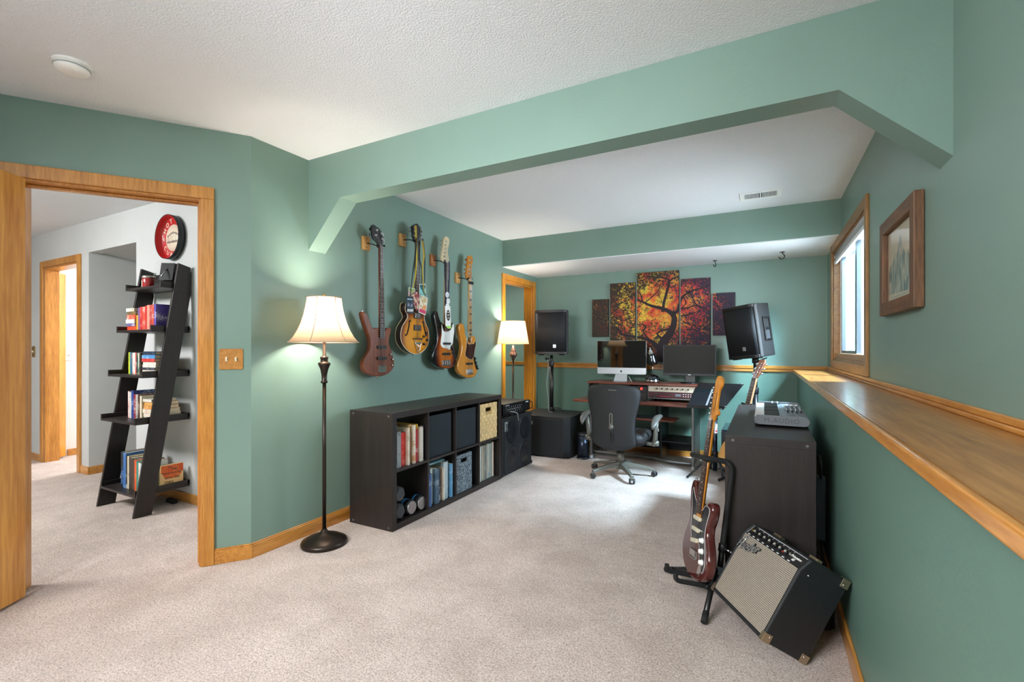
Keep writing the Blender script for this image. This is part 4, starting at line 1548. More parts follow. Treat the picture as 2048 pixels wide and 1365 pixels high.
for pts in ([(2.946, 1.432), (2.935, 1.442), (2.928, 1.43), (2.926, 1.400), (2.915, 1.365), (2.905, 1.335), (2.893, 1.318), (2.884, 1.322)],
            [(3.096, 1.432), (3.104, 1.44), (3.108, 1.425), (3.112, 1.398), (3.126, 1.36), (3.132, 1.335), (3.143, 1.318), (3.150, 1.324)]):
    sp = spline([(y - o2[0], z - o2[1]) for y, z in pts], 4, False)
    n_ = len(sp)
    mb = MB().tube([(0.0008, p_[0], p_[1]) for p_ in sp], [0.002 + 0.0045 * math.sin(PI * k_ / (n_ - 1)) for k_ in range(n_)], 8)
    mb.cyl((0, sp[0][0], sp[0][1]), (0.0012, sp[0][0], sp[0][1]), 0.006).cyl((0, sp[-1][0], sp[-1][1]), (0.0012, sp[-1][0], sp[-1][1]), 0.007)
    fh = obj('f_hole', mb, FHB, g)
for y, z in ((3.140, 1.345), (3.106, 1.313), (3.150, 1.285), (3.108, 1.250)):
    knob(g, o2, y, z, mat('amber_black_knob', '1c120c', 0.3, coat=0.4), 0.012, 0.016)
obj('strap_button', MB().cyl((-0.03, 0, -0.012), (-0.03, 0, 0.002), 0.007, n=12), CHROME, g)

# --- sunburst bass with white pickguard
o3 = (3.455, 1.032)
b3 = [(3.285, 1.538), (3.312, 1.539), (3.334, 1.505), (3.353, 1.464), (3.395, 1.437), (3.475, 1.42), (3.511, 1.407), (3.526, 1.44), (3.552, 1.448), (3.568, 1.412), (3.568, 1.369),
      (3.552, 1.32), (3.544, 1.272), (3.557, 1.229), (3.584, 1.175), (3.599, 1.126), (3.594, 1.077), (3.557, 1.043), (3.475, 1.032), (3.387, 1.041), (3.31, 1.061), (3.259, 1.097),
      (3.241, 1.137), (3.25, 1.183), (3.282, 1.228), (3.305, 1.28), (3.308, 1.332), (3.295, 1.389), (3.275, 1.452), (3.265, 1.50)]
BUR3 = burst('tobacco_sunburst', (-0.02, 0.15), (0.24, 0.35), ['c87a28', 'b8601c', '6a2a0e', '0d0a0a'], [0.0, 0.34, 0.50, 0.64])
GLB = mat('gloss_black', '0b0a0b', 0.12, coat=0.6)
h3 = [(3.39, 1.985), (3.405, 1.985), (3.475, 1.995), (3.487, 2.026), (3.464, 2.07), (3.466, 2.11), (3.478, 2.145), (3.492, 2.185), (3.475, 2.212), (3.45, 2.218), (3.426, 2.210), (3.405, 2.185), (3.396, 2.14), (3.384, 2.07), (3.376, 2.01)]
h3 = [(3.376, 2.000), (3.474, 1.990), (3.478, 2.03), (3.466, 2.075), (3.466, 2.12), (3.480, 2.155), (3.486, 2.195), (3.468, 2.217), (3.44, 2.22), (3.412, 2.203), (3.398, 2.155), (3.387, 2.09)]
g = guitar('bass_guitar', 'sunburst bass guitar with white pickguard and pale headstock, third on the green wall', 'guitar', o3, -2.515, b3, 0.042, BUR3,
           [(3.402, 1.378), (3.475, 1.378), (3.418, 1.985), (3.472, 1.985)], ROSEW, MAPLE, h3, mat('pale_maple', 'd9c6a0', 0.35, var=0.05), 5,
           [(3.400, 2.035, -1, 1), (3.405, 2.070, -1, 1), (3.413, 2.105, -1, 1), (3.421, 2.140, -1, 1), (3.430, 2.175, -1, 1)], (3.377, 3.498, 1.10), rim=0.009, side_m=GLB, frets=20)
pg3 = [(3.372, 1.427), (3.391, 1.387), (3.406, 1.367), (3.475, 1.369), (3.521, 1.398), (3.537, 1.435), (3.552, 1.436), (3.562, 1.381), (3.545, 1.308), (3.537, 1.26), (3.501, 1.229), (3.491, 1.202),
       (3.445, 1.214), (3.387, 1.223), (3.358, 1.246), (3.362, 1.293), (3.372, 1.34), (3.372, 1.387)]
obj('pickguard', MB().prism(ccw([p_[:2] for p_ in spline(rl(pg3, o3), 3)]), 0.0, 0.003, GB), WHITEP, g, bevel=0.0008)
pickup(g, o3, 3.386, 3.498, 1.258, 0.020, BLACK, 0.012)
pickup(g, o3, 3.380, 3.498, 1.166, 0.020, BLACK, 0.012)
bridge_part(g, o3, 3.377, 3.500, 1.084, 0.050)
obj('control_plate', MB().prism(ccw([p_[:2] for p_ in spline(rl([(3.500, 1.235), (3.525, 1.245), (3.545, 1.22), (3.560, 1.175), (3.585, 1.135), (3.582, 1.112), (3.566, 1.115), (3.535, 1.155), (3.512, 1.195)], o3), 3)]), 0.0, 0.003, GB), CHROME, g)
for y, z in ((3.525, 1.215), (3.545, 1.180), (3.566, 1.142)):
    knob(g, o3, y, z, BLACK, 0.013, 0.018)
obj('strap_button', MB().cyl((-0.02, -0.01, -0.012), (-0.02, -0.01, 0.002), 0.008, n=12), CHROME, g)

# --- natural amber bass with brown pickguard
o4 = (3.83, 0.928)
b4 = [(3.664, 1.446), (3.697, 1.452), (3.721, 1.44), (3.741, 1.4), (3.747, 1.356), (3.766, 1.325), (3.79, 1.29), (3.844, 1.275), (3.856, 1.327), (3.897, 1.34), (3.927, 1.322), (3.939, 1.277), (3.921, 1.211),
      (3.911, 1.159), (3.921, 1.12), (3.951, 1.061), (3.964, 1.008), (3.939, 0.956), (3.879, 0.93), (3.798, 0.93), (3.719, 0.948), (3.653, 0.979), (3.621, 1.021), (3.623, 1.07), (3.653, 1.125), (3.680, 1.18),
      (3.690, 1.236), (3.676, 1.292), (3.656, 1.348), (3.642, 1.396), (3.646, 1.43)]
NAT = wood('amber_ash', 'b06a1e', 'd18c34', 0.22, 'z', 0.8, 0.5)
h4 = [(3.766, 1.895), (3.850, 1.895), (3.858, 1.935), (3.852, 1.985), (3.866, 2.04), (3.876, 2.085), (3.858, 2.115), (3.825, 2.118), (3.795, 2.102), (3.785, 2.06), (3.776, 1.99)]
g = guitar('bass_guitar', 'natural amber bass guitar with brown pickguard, rightmost on the green wall', 'guitar', o4, -2.515, b4, 0.042, NAT,
           [(3.793, 1.326), (3.848, 1.326), (3.800, 1.885), (3.850, 1.885)], MAPLE, MAPLE, h4, NAT, 4,
           [(3.795, 1.935, -1, 1.2), (3.802, 1.975, -1, 1.2), (3.812, 2.02, -1, 1.2), (3.825, 2.07, -1, 1.2)], (3.761, 3.868, 1.015), rim=0.009, inlay='block', frets=20)
pg4 = [(3.766, 1.315), (3.786, 1.262), (3.844, 1.259), (3.895, 1.266), (3.925, 1.298), (3.929, 1.251), (3.909, 1.192), (3.897, 1.14), (3.874, 1.114), (3.844, 1.105), (3.786, 1.122), (3.747, 1.142), (3.741, 1.173), (3.756, 1.224), (3.762, 1.275)]
pgp = ccw([p_[:2] for p_ in spline(rl(pg4, o4), 3)])
obj('pickguard', MB().prism(pgp, 0.0, 0.003, GB), mat('brown_pickguard', '3a1f1a', 0.25, var=0.3, vscale=40), g)
obj('pickguard_edge', MB().tube([GB @ Vector((a, b_, 0.002)) for a, b_ in pgp], 0.0018, 5, True), BIND, g)
pickup(g, o4, 3.755, 3.868, 1.068, 0.020, BLACK, 0.012)
bridge_part(g, o4, 3.761, 3.868, 0.990, 0.050)
obj('control_plate', MB().prism(ccw([p_[:2] for p_ in spline(rl([(3.888, 1.135), (3.905, 1.14), (3.925, 1.09), (3.955, 1.04), (3.962, 1.01), (3.945, 1.005), (3.915, 1.05), (3.893, 1.10)], o4), 3)]), 0.0, 0.003, GB), SATIN, g)
for y, z in ((3.905, 1.115), (3.922, 1.075), (3.940, 1.038), (3.952, 1.015)):
    knob(g, o4, y, z, BLACK, 0.011, 0.018)
obj('clip_tuner', MB().box(0.006, 0.022, 3.785 - o4[0], 3.862 - o4[0], 1.835 - o4[1], 1.865 - o4[1]), BLACK, g, bevel=0.006)
obj('strap_button', MB().cyl((-0.02, -0.03, -0.010), (-0.02, -0.03, 0.002), 0.008, n=12), CHROME, g)

# --- wooden wall hangers
PINE = wood('pine_block', 'c98f4e', 'e0b070', 0.5, 'z', 1.5)
CEDAR = wood('reddish_block', 'a5643a', 'c07c4c', 0.5, 'z', 1.5)
for y, z, ny, nz, m_, lab in ((2.562, 1.995, 2.621, 1.985, PINE, 'pine block guitar hanger holding the reddish brown bass'),
                              (2.962, 2.100, 3.027, 2.110, PINE, 'pine block guitar hanger behind the event pass lanyards'),
                              (3.360, 2.000, 3.445, 1.998, CEDAR, 'reddish block guitar hanger holding the white pickguard bass'),
                              (3.744, 1.895, 3.825, 1.893, PINE, 'pine block guitar hanger holding the natural amber bass')):
    r = thing('guitar_hanger', lab, 'hanger', (XL, y, z), 0, 'wall guitar hangers')
    obj('block', MB().box(0, 0.020, -0.034, 0.034, -0.050, 0.050), m_, r, bevel=0.002)
    dy, dz = ny - y, nz - z
    ax = 0.088
    obj('arm', MB().tube([(0.02, 0, 0), (0.05, dy * 0.5, dz * 0.6), (ax - 0.02, dy, dz - 0.005)], 0.0045, 8), SATIN, r)
    cr = []
    for k in range(13):
        a = PI * k / 12
        cr.append((ax - 0.025 + 0.036 * abs(math.cos(a)) ** 1.5 * 1.0 + 0.010, dy - 0.036 * math.cos(a), dz - 0.012 + 0.012 * abs(math.cos(a))))
    obj('cradle', MB().tube(cr, [0.008] * 13, 10), RUBBER, r)
    for s in (-1, 1):
        obj('screw', MB().cyl((0.02, 0.0, s * 0.032), (0.0215, 0.0, s * 0.032), 0.004, n=10), SATIN, r)

# --- event passes on lanyards round the second guitar
PX = -2.478
P0y, P0z = 3.03, 2.10


def card_mat(name, a, b_, sc, lo=0.45, hi=0.55):
    return mat(name, a, 0.35, col2=b_, vscale=sc, contrast=(lo, hi))


passes = [
    ('dark event pass with white STAFF lettering on a black lanyard', (2.905, 1.560), (0.088, 0.135), 3, card_mat('dark_pass', '1d2c3a', '31485a', 20), SATIN, [(2.985, 2.11), (2.955, 1.95), (2.925, 1.8), (2.905, 1.63)], 0.000),
    ('pink and green event pass on a yellow lanyard', (2.942, 1.642), (0.080, 0.115), -2, card_mat('green_pass', '6aa644', 'e09aa8', 26), mat('yellow_webbing', 'c9b13a', 0.8), [(2.985, 2.21), (2.985, 2.10), (2.985, 1.95), (2.975, 1.8), (2.952, 1.70)], -0.012),
    ('teal patterned event pass with white border on a navy lanyard', (3.068, 1.676), (0.084, 0.135), 2, card_mat('teal_pass', '1e5560', '7fc8c4', 24), mat('navy_webbing', '1d2338', 0.8), [(3.062, 2.12), (3.078, 2.0), (3.082, 1.86), (3.090, 1.76)], -0.004),
    ('maroon floral event pass behind the dark one', (3.000, 1.600), (0.100, 0.145), 28, card_mat('maroon_pass', '8c2a38', 'd8b8a0', 34), SATIN, [(3.035, 2.10), (3.02, 1.95), (3.055, 1.85), (3.045, 1.67)], -0.010),
    ('khaki and pink event pass hanging tilted over the guitar neck', (3.072, 1.572), (0.092, 0.150), -12, card_mat('khaki_pass', 'bfa878', 'e8dcc4', 40), mat('gold_webbing', 'b89b2c', 0.8), [(3.058, 2.10), (3.070, 1.98), (3.050, 1.86), (3.085, 1.66)], -0.002),
]
for lab, (cy, cz), (w, h), ang, cm, lm, path, dx in passes:
    r = thing('event_pass', lab, 'event pass', (PX + dx, cy, cz), 0, 'event passes on lanyards')
    R = basis((0, 1, 0), (0, 0, 1), (1, 0, 0)) @ Matrix.Rotation(math.radians(ang), 4, 'Z')
    obj('card_border', MB().prism(rrect(w, h, 0.006), 0.0, 0.002, R), mat('white_card', 'e6e2da', 0.4) if 'dark' not in lab else SATIN, r)
    obj('card', MB().prism(rrect(w - 0.010, h - 0.012, 0.003), 0.002, 0.003, R), cm, r)
    if 'STAFF' in lab:
        text('lettering', 'STAFF', 0.026, WHITEP, r, R @ Matrix.Translation((0, -0.045, 0.0032)), 0.0004, bold=0.0012)
        obj('skull_print', MB().prism(rrect(0.022, 0.026, 0.010, 4, -0.018, 0.0), 0.003, 0.0036, R).prism(rrect(0.022, 0.026, 0.010, 4, 0.018, -0.005), 0.003, 0.0036, R), mat('lilac_print', '8a86a0', 0.5), r)
        obj('title_band', MB().prism(rrect(0.062, 0.010, 0.002, 2, 0, 0.045), 0.003, 0.0036, R), mat('pale_blue_print', '9fc0d0', 0.5), r)
    if 'khaki' in lab:
        obj('pink_band', MB().prism(rrect(w - 0.012, 0.028, 0.002, 2, 0, -h / 2 + 0.022), 0.003, 0.0036, R), mat('magenta_print', 'cf2a64', 0.5), r)
        obj('orange_patch', MB().prism(rrect(0.034, 0.04, 0.008, 3, 0.016, -0.018), 0.003, 0.0036, R), mat('peach_print', 'e8925a', 0.5), r)
    for s in (-1, 1):
        pts = [(0.012 * (1 - 2 * abs(k / (len(path) - 1) - 0.5)) + 0.003, y - cy + s * 0.007 * (1 - k / (len(path) - 1)), z - cz) for k, (y, z) in enumerate(path)]
        obj('lanyard', MB().tube([Vector(p_) for p_ in spline(pts, 4, False)], 0.0055, 6, flat=(1, 0, 0)), lm, r)

# --- strap with round badges and a printed card over the third bass
r = thing('guitar_strap', 'navy guitar strap with white round badges hanging down the third bass neck', 'guitar strap', (-2.488, 3.40, 1.985))
NAVY = mat('navy_strap', '20243c', 0.85)
for s in (-1, 1):
    pts = [(0.010, s * 0.034, 0.0), (0.012, s * 0.034, -0.10), (0.012, s * 0.026, -0.22), (0.010, s * 0.020, -0.36), (0.008, s * 0.010, -0.50)]
    obj('webbing', MB().tube([Vector(p_) for p_ in spline(pts, 4, False)], 0.010, 6, flat=(1, 0, 0)), NAVY, r)
for dy, dz, rad, c1, c2 in ((-0.002, -0.295, 0.026, 'dfe3e8', '3a68a8'), (0.012, -0.350, 0.026, 'e8e8e8', 'b8c4d0'), (0.002, -0.395, 0.028, 'ecebe8', '9ab0c8'), (-0.004, -0.500, 0.026, 'e6e2dc', 'a06a5a')):
    obj('badge', MB().lathe([(0, 0), (rad, 0), (rad, 0.002), (rad * 0.9, 0.0045), (0, 0.006)], 24, basis((0, 1, 0), (0, 0, 1), (1, 0, 0), (0.014, dy, dz))), card_mat('badge_%s' % c2, c1, c2, 45, 0.55, 0.6), r)
r2 = thing('hang_tag', 'white and lime hang tag with a black oval hanging on the third bass neck', 'tag', (-2.470, 3.405, 1.49))
R = basis((0, 1, 0), (0, 0, 1), (1, 0, 0)) @ Matrix.Rotation(math.radians(3), 4, 'Z')
obj('card', MB().prism([(-0.042, -0.075), (0.038, -0.075), (0.038, 0.10), (-0.042, 0.10)], 0, 0.002, R), WHITEP, r2)
obj('lime_end', MB().prism([(-0.040, -0.075), (-0.012, -0.098), (0.046, -0.100), (0.038, -0.075)], 0, 0.002, R), mat('lime_card', 'a8d86a', 0.5), r2)
obj('oval_print', MB().prism([(0.002 + 0.027 * math.cos(t * PI / 12), 0.018 + 0.048 * math.sin(t * PI / 12)) for t in range(24)], 0.002, 0.0028, R), mat('oval_black', '1b1a1c', 0.4), r2)
obj('bar_print', MB().box(0.0, 0.001, -0.020, 0.024, 0.016, 0.026).prism(rrect(0.03, 0.012, 0.004, 3, 0.002, 0.045), 0.0028, 0.0034, R).prism(rrect(0.036, 0.012, 0.003, 3, 0.002, 0.020), 0.0028, 0.0034, R).prism(rrect(0.028, 0.010, 0.003, 3, 0.002, -0.005), 0.0028, 0.0034, R), mat('grey_print', 'b8b0a4', 0.5), r2)


# ------------------------------------------------------------------ bass amplifier stack by the cube shelf
VINYL_B = mat('black_tolex', '1b1c1f', 0.6, bump=0.35, bscale=420, var=0.1, vscale=30)
GRILLE = mat('black_grille_cloth', '14181d', 0.7, bump=0.5, bscale=600, col2='1e252c', vscale=120)
MESH = mat('black_metal_mesh', '16181b', 0.55, 0.3, col2='26292e', vscale=260, bump=0.4, bscale=420)
SILVER = mat('silver_plate', 'c8ccd0', 0.35, 0.7)

bc = thing('bass_cabinet', 'black bass speaker cabinet with four cones behind its grille next to the cube shelf', 'speaker cabinet', (-2.365, 3.845, 0))
obj('body', MB().box(-0.20, 0.200, 0, 0.632, 0.0, 0.553), VINYL_B, bc, bevel=0.012, seg=3)
mb = MB()
mb.box(0.200, 0.207, 0.030, 0.602, 0.028, 0.525)
gr = obj('grille', mb, GRILLE, bc, bevel=0.006)
for y in (0.175, 0.457):
    for z in (0.150, 0.405):
        M = basis((0, 1, 0), (0, 0, 1), (1, 0, 0), (0.2065, y, z))
        obj('cone', MB().lathe([(0.125, 0.0), (0.122, 0.0035), (0.112, 0.004), (0.106, 0.0005), (0.060, 0.0012), (0.052, 0.0040), (0.030, 0.0045), (0.0, 0.006)], 40, M),
            mat('cone_behind_cloth', '161b22', 0.45), gr)
pl_ = obj('badge_plate', MB().prism(rrect(0.055, 0.090, 0.004, 3, 0.062, 0.470), 0.0, 0.003, basis((0, 1, 0), (0, 0, 1), (1, 0, 0), (0.207, 0, 0))), SILVER, bc)
mb = MB()
MP_ = basis((0, 1, 0), (0, 0, 1), (1, 0, 0), (0.2102, 0, 0))
mb.box(0.048, 0.053, 0.455, 0.500, 0, 0.0006, MP_)
mb.prism(rrect(0.020, 0.020, 0.008, 4, 0.066, 0.488), 0, 0.0006, MP_)
mb.tube([MP_ @ Vector((0.058, 0.470, 0)), MP_ @ Vector((0.078, 0.455, 0))], 0.002, 6)
mb.box(0.044, 0.080, 0.432, 0.440, 0, 0.0006, MP_)
obj('badge_print', mb, mat('badge_dark', '3b424a', 0.5), pl_)
for y in (0.0, 0.632):
    for z in (0.02, 0.533):
        obj('corner_cap', MB().ball((0.192, y, z), 0.022, 14, 8, (0.7, 0.6, 1.0)), BLACK, bc)

ah = thing('bass_amp_head', 'black rack bass amplifier head with silver lettering and side handles on the bass cabinet', 'amplifier', (-2.36, 3.865, 0.5535))
for x in (-0.15, 0.15):
    for y in (0.05, 0.52):
        obj('rubber_foot', MB().cyl((x, y, 0), (x, y, 0.016), 0.016, n=14), RUBBER, ah)
obj('chassis', MB().box(-0.19, 0.185, 0.03, 0.545, 0.016, 0.128), BLACK, ah, bevel=0.003)
fp = obj('front_panel', MB().box(0.185, 0.192, 0.0, 0.575, 0.022, 0.126), SATIN, ah, bevel=0.0015)
FM = basis((0, 1, 0), (0, 0, 1), (1, 0, 0), (0.192, 0, 0))
for i in range(7):
    for z, n_ in ((0.052, 7), (0.092, 7)):
        y = 0.10 + i * 0.042
        k_ = obj('knob', MB().cyl(FM @ Vector((y, z, 0)), FM @ Vector((y, z, 0.013)), 0.009, 0.008, 14), BLACK, ah)
mb = MB()
for i in range(7):
    y = 0.10 + i * 0.042
    for z in (0.052, 0.092):
        mb.box(y - 0.0012, y + 0.0012, z - 0.001, z + 0.008, 0.013, 0.0138, FM)
    mb.box(y - 0.012, y + 0.012, 0.070, 0.073, 0, 0.0006, FM)
for i in range(5):
    mb.box(0.055 + i * 0.013, 0.064 + i * 0.013, 0.108, 0.116, 0, 0.0006, FM)
for i in range(6):
    mb.box(0.475 + i * 0.011, 0.483 + i * 0.011, 0.106, 0.116, 0, 0.0006, FM)
obj('panel_print', mb, mat('white_print', 'd8dce0', 0.5), ah)
for y in (0.012, 0.563):
    obj('handle', MB().tube([Vector(p_) for p_ in spline([(0.190, y, 0.035), (0.212, y, 0.040), (0.224, y, 0.058), (0.224, y, 0.090), (0.212, y, 0.108), (0.190, y, 0.113)], 3, False)], 0.005, 8), SATIN, ah)
obj('power_switch', MB().box(0.42, 0.436, 0.05, 0.075, 0, 0.006, FM), BLACK, ah)
for pts, lab in (([(0.205, 0.12, 0.05), (0.235, 0.15, 0.045), (0.245, 0.20, 0.022), (0.222, 0.24, 0.006), (0.215, 0.275, -0.055)], 0), ([(0.205, 0.10, 0.045), (0.232, 0.11, 0.03), (0.226, 0.07, 0.008), (0.19, 0.02, 0.005)], 1)):
    q = obj('cable', MB().tube([Vector(p_) for p_ in spline([(-2.36 + a, 3.865 + b_, 0.5545 + max(c, 0.006 if a < 0.2 else c)) for a, b_, c in pts], 5, False)], 0.0045, 8), mat('grey_cable', '8a8f94', 0.5) if not lab else RUBBER)
    tag(q, ('grey cable plugged into the front of the bass amplifier head' if not lab else 'black cable curling out under the bass amplifier head'), 'cable')

# ------------------------------------------------------------------ loudspeakers
def emblem(parent, M, s):
    mb = MB()
    for i, (x0, x1) in enumerate(((-1, -0.62), (-0.42, -0.12), (0.08, 0.40), (0.60, 1.0))):
        mb.box(x0 * s, x1 * s, -s * 1.1 if i != 1 else -s * 0.6, s * 1.1 if i != 2 else s * 0.6, 0, 0.002, M)
    mb.box(-s, s, s * 0.85, s * 1.1, 0, 0.002, M)
    mb.box(-s, s * 0.1, -s * 1.1, -s * 0.85, 0, 0.002, M)
    return obj('emblem', mb, SILVER, parent)


sw = thing('subwoofer', 'wide black subwoofer cabinet on the carpet in the back left corner', 'subwoofer', (-2.197, 5.11, 0))
P = [(-0.322, -0.25), (-0.262, -0.312), (0.255, -0.312), (0.322, -0.255), (0.322, 0.312), (-0.322, 0.312)]
obj('body', MB().prism(ccw(P), 0.012, 0.458), mat('subwoofer_black', '1a1a1b', 0.55, bump=0.2, bscale=350), sw, bevel=0.004)
mb = MB()
mb.box(-0.250, 0.244, -0.3185, -0.312, 0.035, 0.432)
g1 = obj('grille', mb, MESH, sw, bevel=0.004)
M = basis((0.763, 0.647, 0), (0, 0, 1), (0.647, -0.763, 0), (0.2885, -0.2835, 0.234))
obj('side_grille', MB().box(-0.040, 0.040, -0.199, 0.199, 0, 0.005, M), MESH, sw)
M = basis((-0.72, 0.69, 0), (0, 0, 1), (-0.69, -0.72, 0), (-0.292, -0.281, 0.234))
obj('side_grille', MB().box(-0.036, 0.036, -0.199, 0.199, 0, 0.005, M), MESH, sw)
emblem(g1, basis((1, 0, 0), (0, 0, 1), (0, -1, 0), (-0.125, -0.3185, 0.378)), 0.019)
for x in (-0.28, 0.28):
    for y in (-0.22, 0.27):
        obj('rubber_foot', MB().cyl((x, y, 0), (x, y, 0.014), 0.02, n=14), RUBBER, sw)
obj('pole_socket', MB().cyl((-0.053, 0.09, 0.457), (-0.053, 0.09, 0.461), 0.03, n=20), SATIN, sw)

sp = thing('speaker_pole', 'black speaker pole rising from the top of the subwoofer', 'speaker pole', (-2.25, 5.20, 0.4615))
obj('pole', MB().cyl((0, 0, 0), (0, 0, 0.56), 0.0245, n=20), SATIN, sp)
obj('upper_pole', MB().cyl((0, 0, 0.55), (0, 0, 0.676), 0.0185, n=20), SATIN, sp)
obj('clamp_collar', MB().cyl((0, 0, 0.545), (0, 0, 0.60), 0.030, n=20), BLACK, sp, bevel=0.003)
obj('clamp_knob', MB().cyl((-0.026, -0.01, 0.63), (-0.055, -0.02, 0.63), 0.012, n=12).ball((-0.060, -0.022, 0.63), 0.019, 12, 8, (0.6, 1, 1)), BLACK, sp)
obj('base_collar', MB().cyl((0, 0, 0.0), (0, 0, 0.05), 0.032, n=20), BLACK, sp, bevel=0.003)
obj('clip', MB().tube([Vector(p_) for p_ in spline([(0.03, -0.02, 0.03), (0.07, -0.035, 0.05), (0.11, -0.03, 0.045), (0.13, -0.02, 0.045)], 3, False)], 0.006, 6), BLACK, sp)
q = obj('cable', MB().tube([Vector(p_) for p_ in spline([(-2.29, 5.185, 1.15), (-2.285, 5.175, 0.95), (-2.300, 5.17, 0.80), (-2.285, 5.17, 0.66), (-2.27, 5.16, 0.52), (-2.24, 5.12, 0.4665), (-2.20, 5.13, 0.4655)], 5, False)], 0.0042, 7), mat('grey_cable', '8a8f94', 0.5))
tag(q, 'thin cable hanging down beside the speaker pole on the subwoofer', 'cable')


def pa_speaker(name, label, loc, rotz, tilt=0.0, w=0.37, h=0.525, roll=0.0):
    """cabinet standing on its pole: grille faces local -y, narrower behind"""
    r = thing(name, label, 'speaker', loc, 0, None, (tilt, roll, rotz))
    P = [(-w / 2 - 0.005, -0.13), (w / 2 + 0.005, -0.13), (w / 2 + 0.012, -0.10), (w * 0.36, 0.13), (w * 0.28, 0.155), (-w * 0.28, 0.155), (-w * 0.36, 0.13), (-w / 2 - 0.012, -0.10)]
    obj('body', MB().prism(ccw(P), 0.012, h), mat('speaker_moulding', '212123', 0.5, bump=0.25, bscale=380), r, bevel=0.010, seg=3)
    # bowed metal grille
    mb = MB()
    n = 12
    cols = []
    for i in range(n + 1):
        t = i / n * 2 - 1
        x = t * (w / 2 - 0.006)
        y = -0.135 - 0.030 * (1 - t * t) ** 0.6
        cols.append((x, y))
    a = [mb.bm.verts.new((x, y, 0.042)) for x, y in cols]
    b_ = [mb.bm.verts.new((x, y, h - 0.030)) for x, y in cols]
    for i in range(n):
        mb._f((a[i], a[i + 1], b_[i + 1], b_[i]), True)
    mb._f(a[::-1])
    mb._f(b_)
    mb._f((a[0], b_[0], b_[-1], a[-1]))
    g_ = obj('grille', mb, MESH, r)
    emblem(g_, basis((1, 0, 0), (0, 0, 1), (0, -1, 0), (0.045, -0.1645, 0.105)), 0.017)
    for z0, z1 in ((0.010, 0.042), (h - 0.030, h + 0.002)):
        mb = MB()
        P2 = [(x, y - 0.004) for x, y in cols] + [(w / 2, -0.11), (-w / 2, -0.11)]
        mb.prism(ccw(P2), z0, z1)
        obj('end_rail', mb, BLACK, r, bevel=0.004)
    for s in (-1, 1):
        # moulded side handle: a recess frame with two pockets and a grip bar
        nx = 0.975 * s
        ex = Vector((-0.30 * s * s, 1, 0)).normalized() if s > 0 else Vector((0.30, 1, 0)).normalized()
        nrm = Vector((s, 0.30, 0)).normalized()
        M = basis(ex, (0, 0, 1), nrm, (s * 0.1605, 0.030, h * 0.53)) @ Matrix.Diagonal((1.25, 1.35, 1.0, 1.0))
        hd = obj('handle_frame', MB().box(-0.055, -0.043, -0.085, 0.085, -0.004, 0.014, M).box(0.043, 0.055, -0.085, 0.085, -0.004, 0.014, M).box(-0.043, 0.043, 0.073, 0.085, -0.004, 0.014, M).box(-0.043, 0.043, -0.085, -0.073, -0.004, 0.014, M), SATIN, r, bevel=0.003)
        obj('pocket', MB().box(-0.043, 0.043, 0.008, 0.073, -0.004, 0.003, M), RUBBER, hd)
        obj('pocket', MB().box(-0.043, 0.043, -0.073, -0.008, -0.004, 0.003, M), mat('grey_pocket', '3c3d40', 0.5), hd)
        obj('grip', MB().box(-0.043, 0.043, -0.008, 0.008, 0.002, 0.016, M), SATIN, hd, bevel=0.004)
    for x in (-0.12, 0.12):
        obj('rubber_foot', MB().box(x - 0.03, x + 0.03, -0.12, -0.06, 0.0, 0.013), RUBBER, r, bevel=0.003)
    return r


pa_speaker('loudspeaker', 'black loudspeaker on the subwoofer pole, left of the tree canvases', (-2.215, 5.16, 1.137), math.radians(14))
pa_speaker('loudspeaker', 'black loudspeaker tilted on its stand in the back right corner near the window', (-0.085, 5.21, 1.118), math.radians(-40), math.radians(6), roll=math.radians(-4.5))

ss = thing('speaker_stand', 'black tripod speaker stand behind the dark cabinet on the right', 'speaker stand', (-0.075, 5.22, 0))
obj('pole', MB().cyl((0, 0, 0.10), (0, 0, 0.80), 0.0245, n=18), SATIN, ss)
obj('upper_pole', MB().cyl((0, 0, 0.78), (0, 0, 1.123), 0.0185, n=18), SATIN, ss)
obj('collar', MB().cyl((0, 0, 0.77), (0, 0, 0.83), 0.031, n=18), BLACK, ss, bevel=0.003)
obj('top_bracket', MB().cyl((0, 0, 1.07), (0, 0, 1.118), 0.030, n=18).tube([(0.02, -0.02, 1.09), (0.10, -0.06, 1.125)], 0.006, 8), BLACK, ss)
for k in range(3):
    a = math.radians(260 + 120 * k)
    c_, s_ = math.cos(a), math.sin(a)
    lg = obj('leg', MB().tube([(0.02 * c_, 0.02 * s_, 0.42), (0.27 * c_, 0.27 * s_, 0.02)], 0.011, 10), SATIN, ss)
    obj('rubber_foot', MB().ball((0.275 * c_, 0.275 * s_, 0.016), 0.016, 10, 8), RUBBER, lg)

# ------------------------------------------------------------------ step bin
tb = thing('pedal_bin', 'small dark steel pedal bin between the subwoofer and the desk', 'waste bin', (-1.766, 4.955, 0))
obj('bucket', MB().lathe([(0, 0.012), (0.064, 0.012), (0.064, 0.262), (0.061, 0.262), (0.061, 0.02), (0, 0.02)], 32), mat('dark_steel', '3b4250', 0.28, 0.85), tb)
obj('base_ring', MB().lathe([(0, 0), (0.069, 0), (0.070, 0.012), (0.066, 0.020), (0, 0.020)], 32), BLACK, tb)
obj('lid', MB().lathe([(0.067, 0.256), (0.068, 0.272), (0.060, 0.284), (0.030, 0.291), (0, 0.292)], 32), BLACK, tb)
obj('pedal', MB().box(-0.018, 0.018, -0.095, -0.060, 0.006, 0.016), STEEL, tb, bevel=0.003)

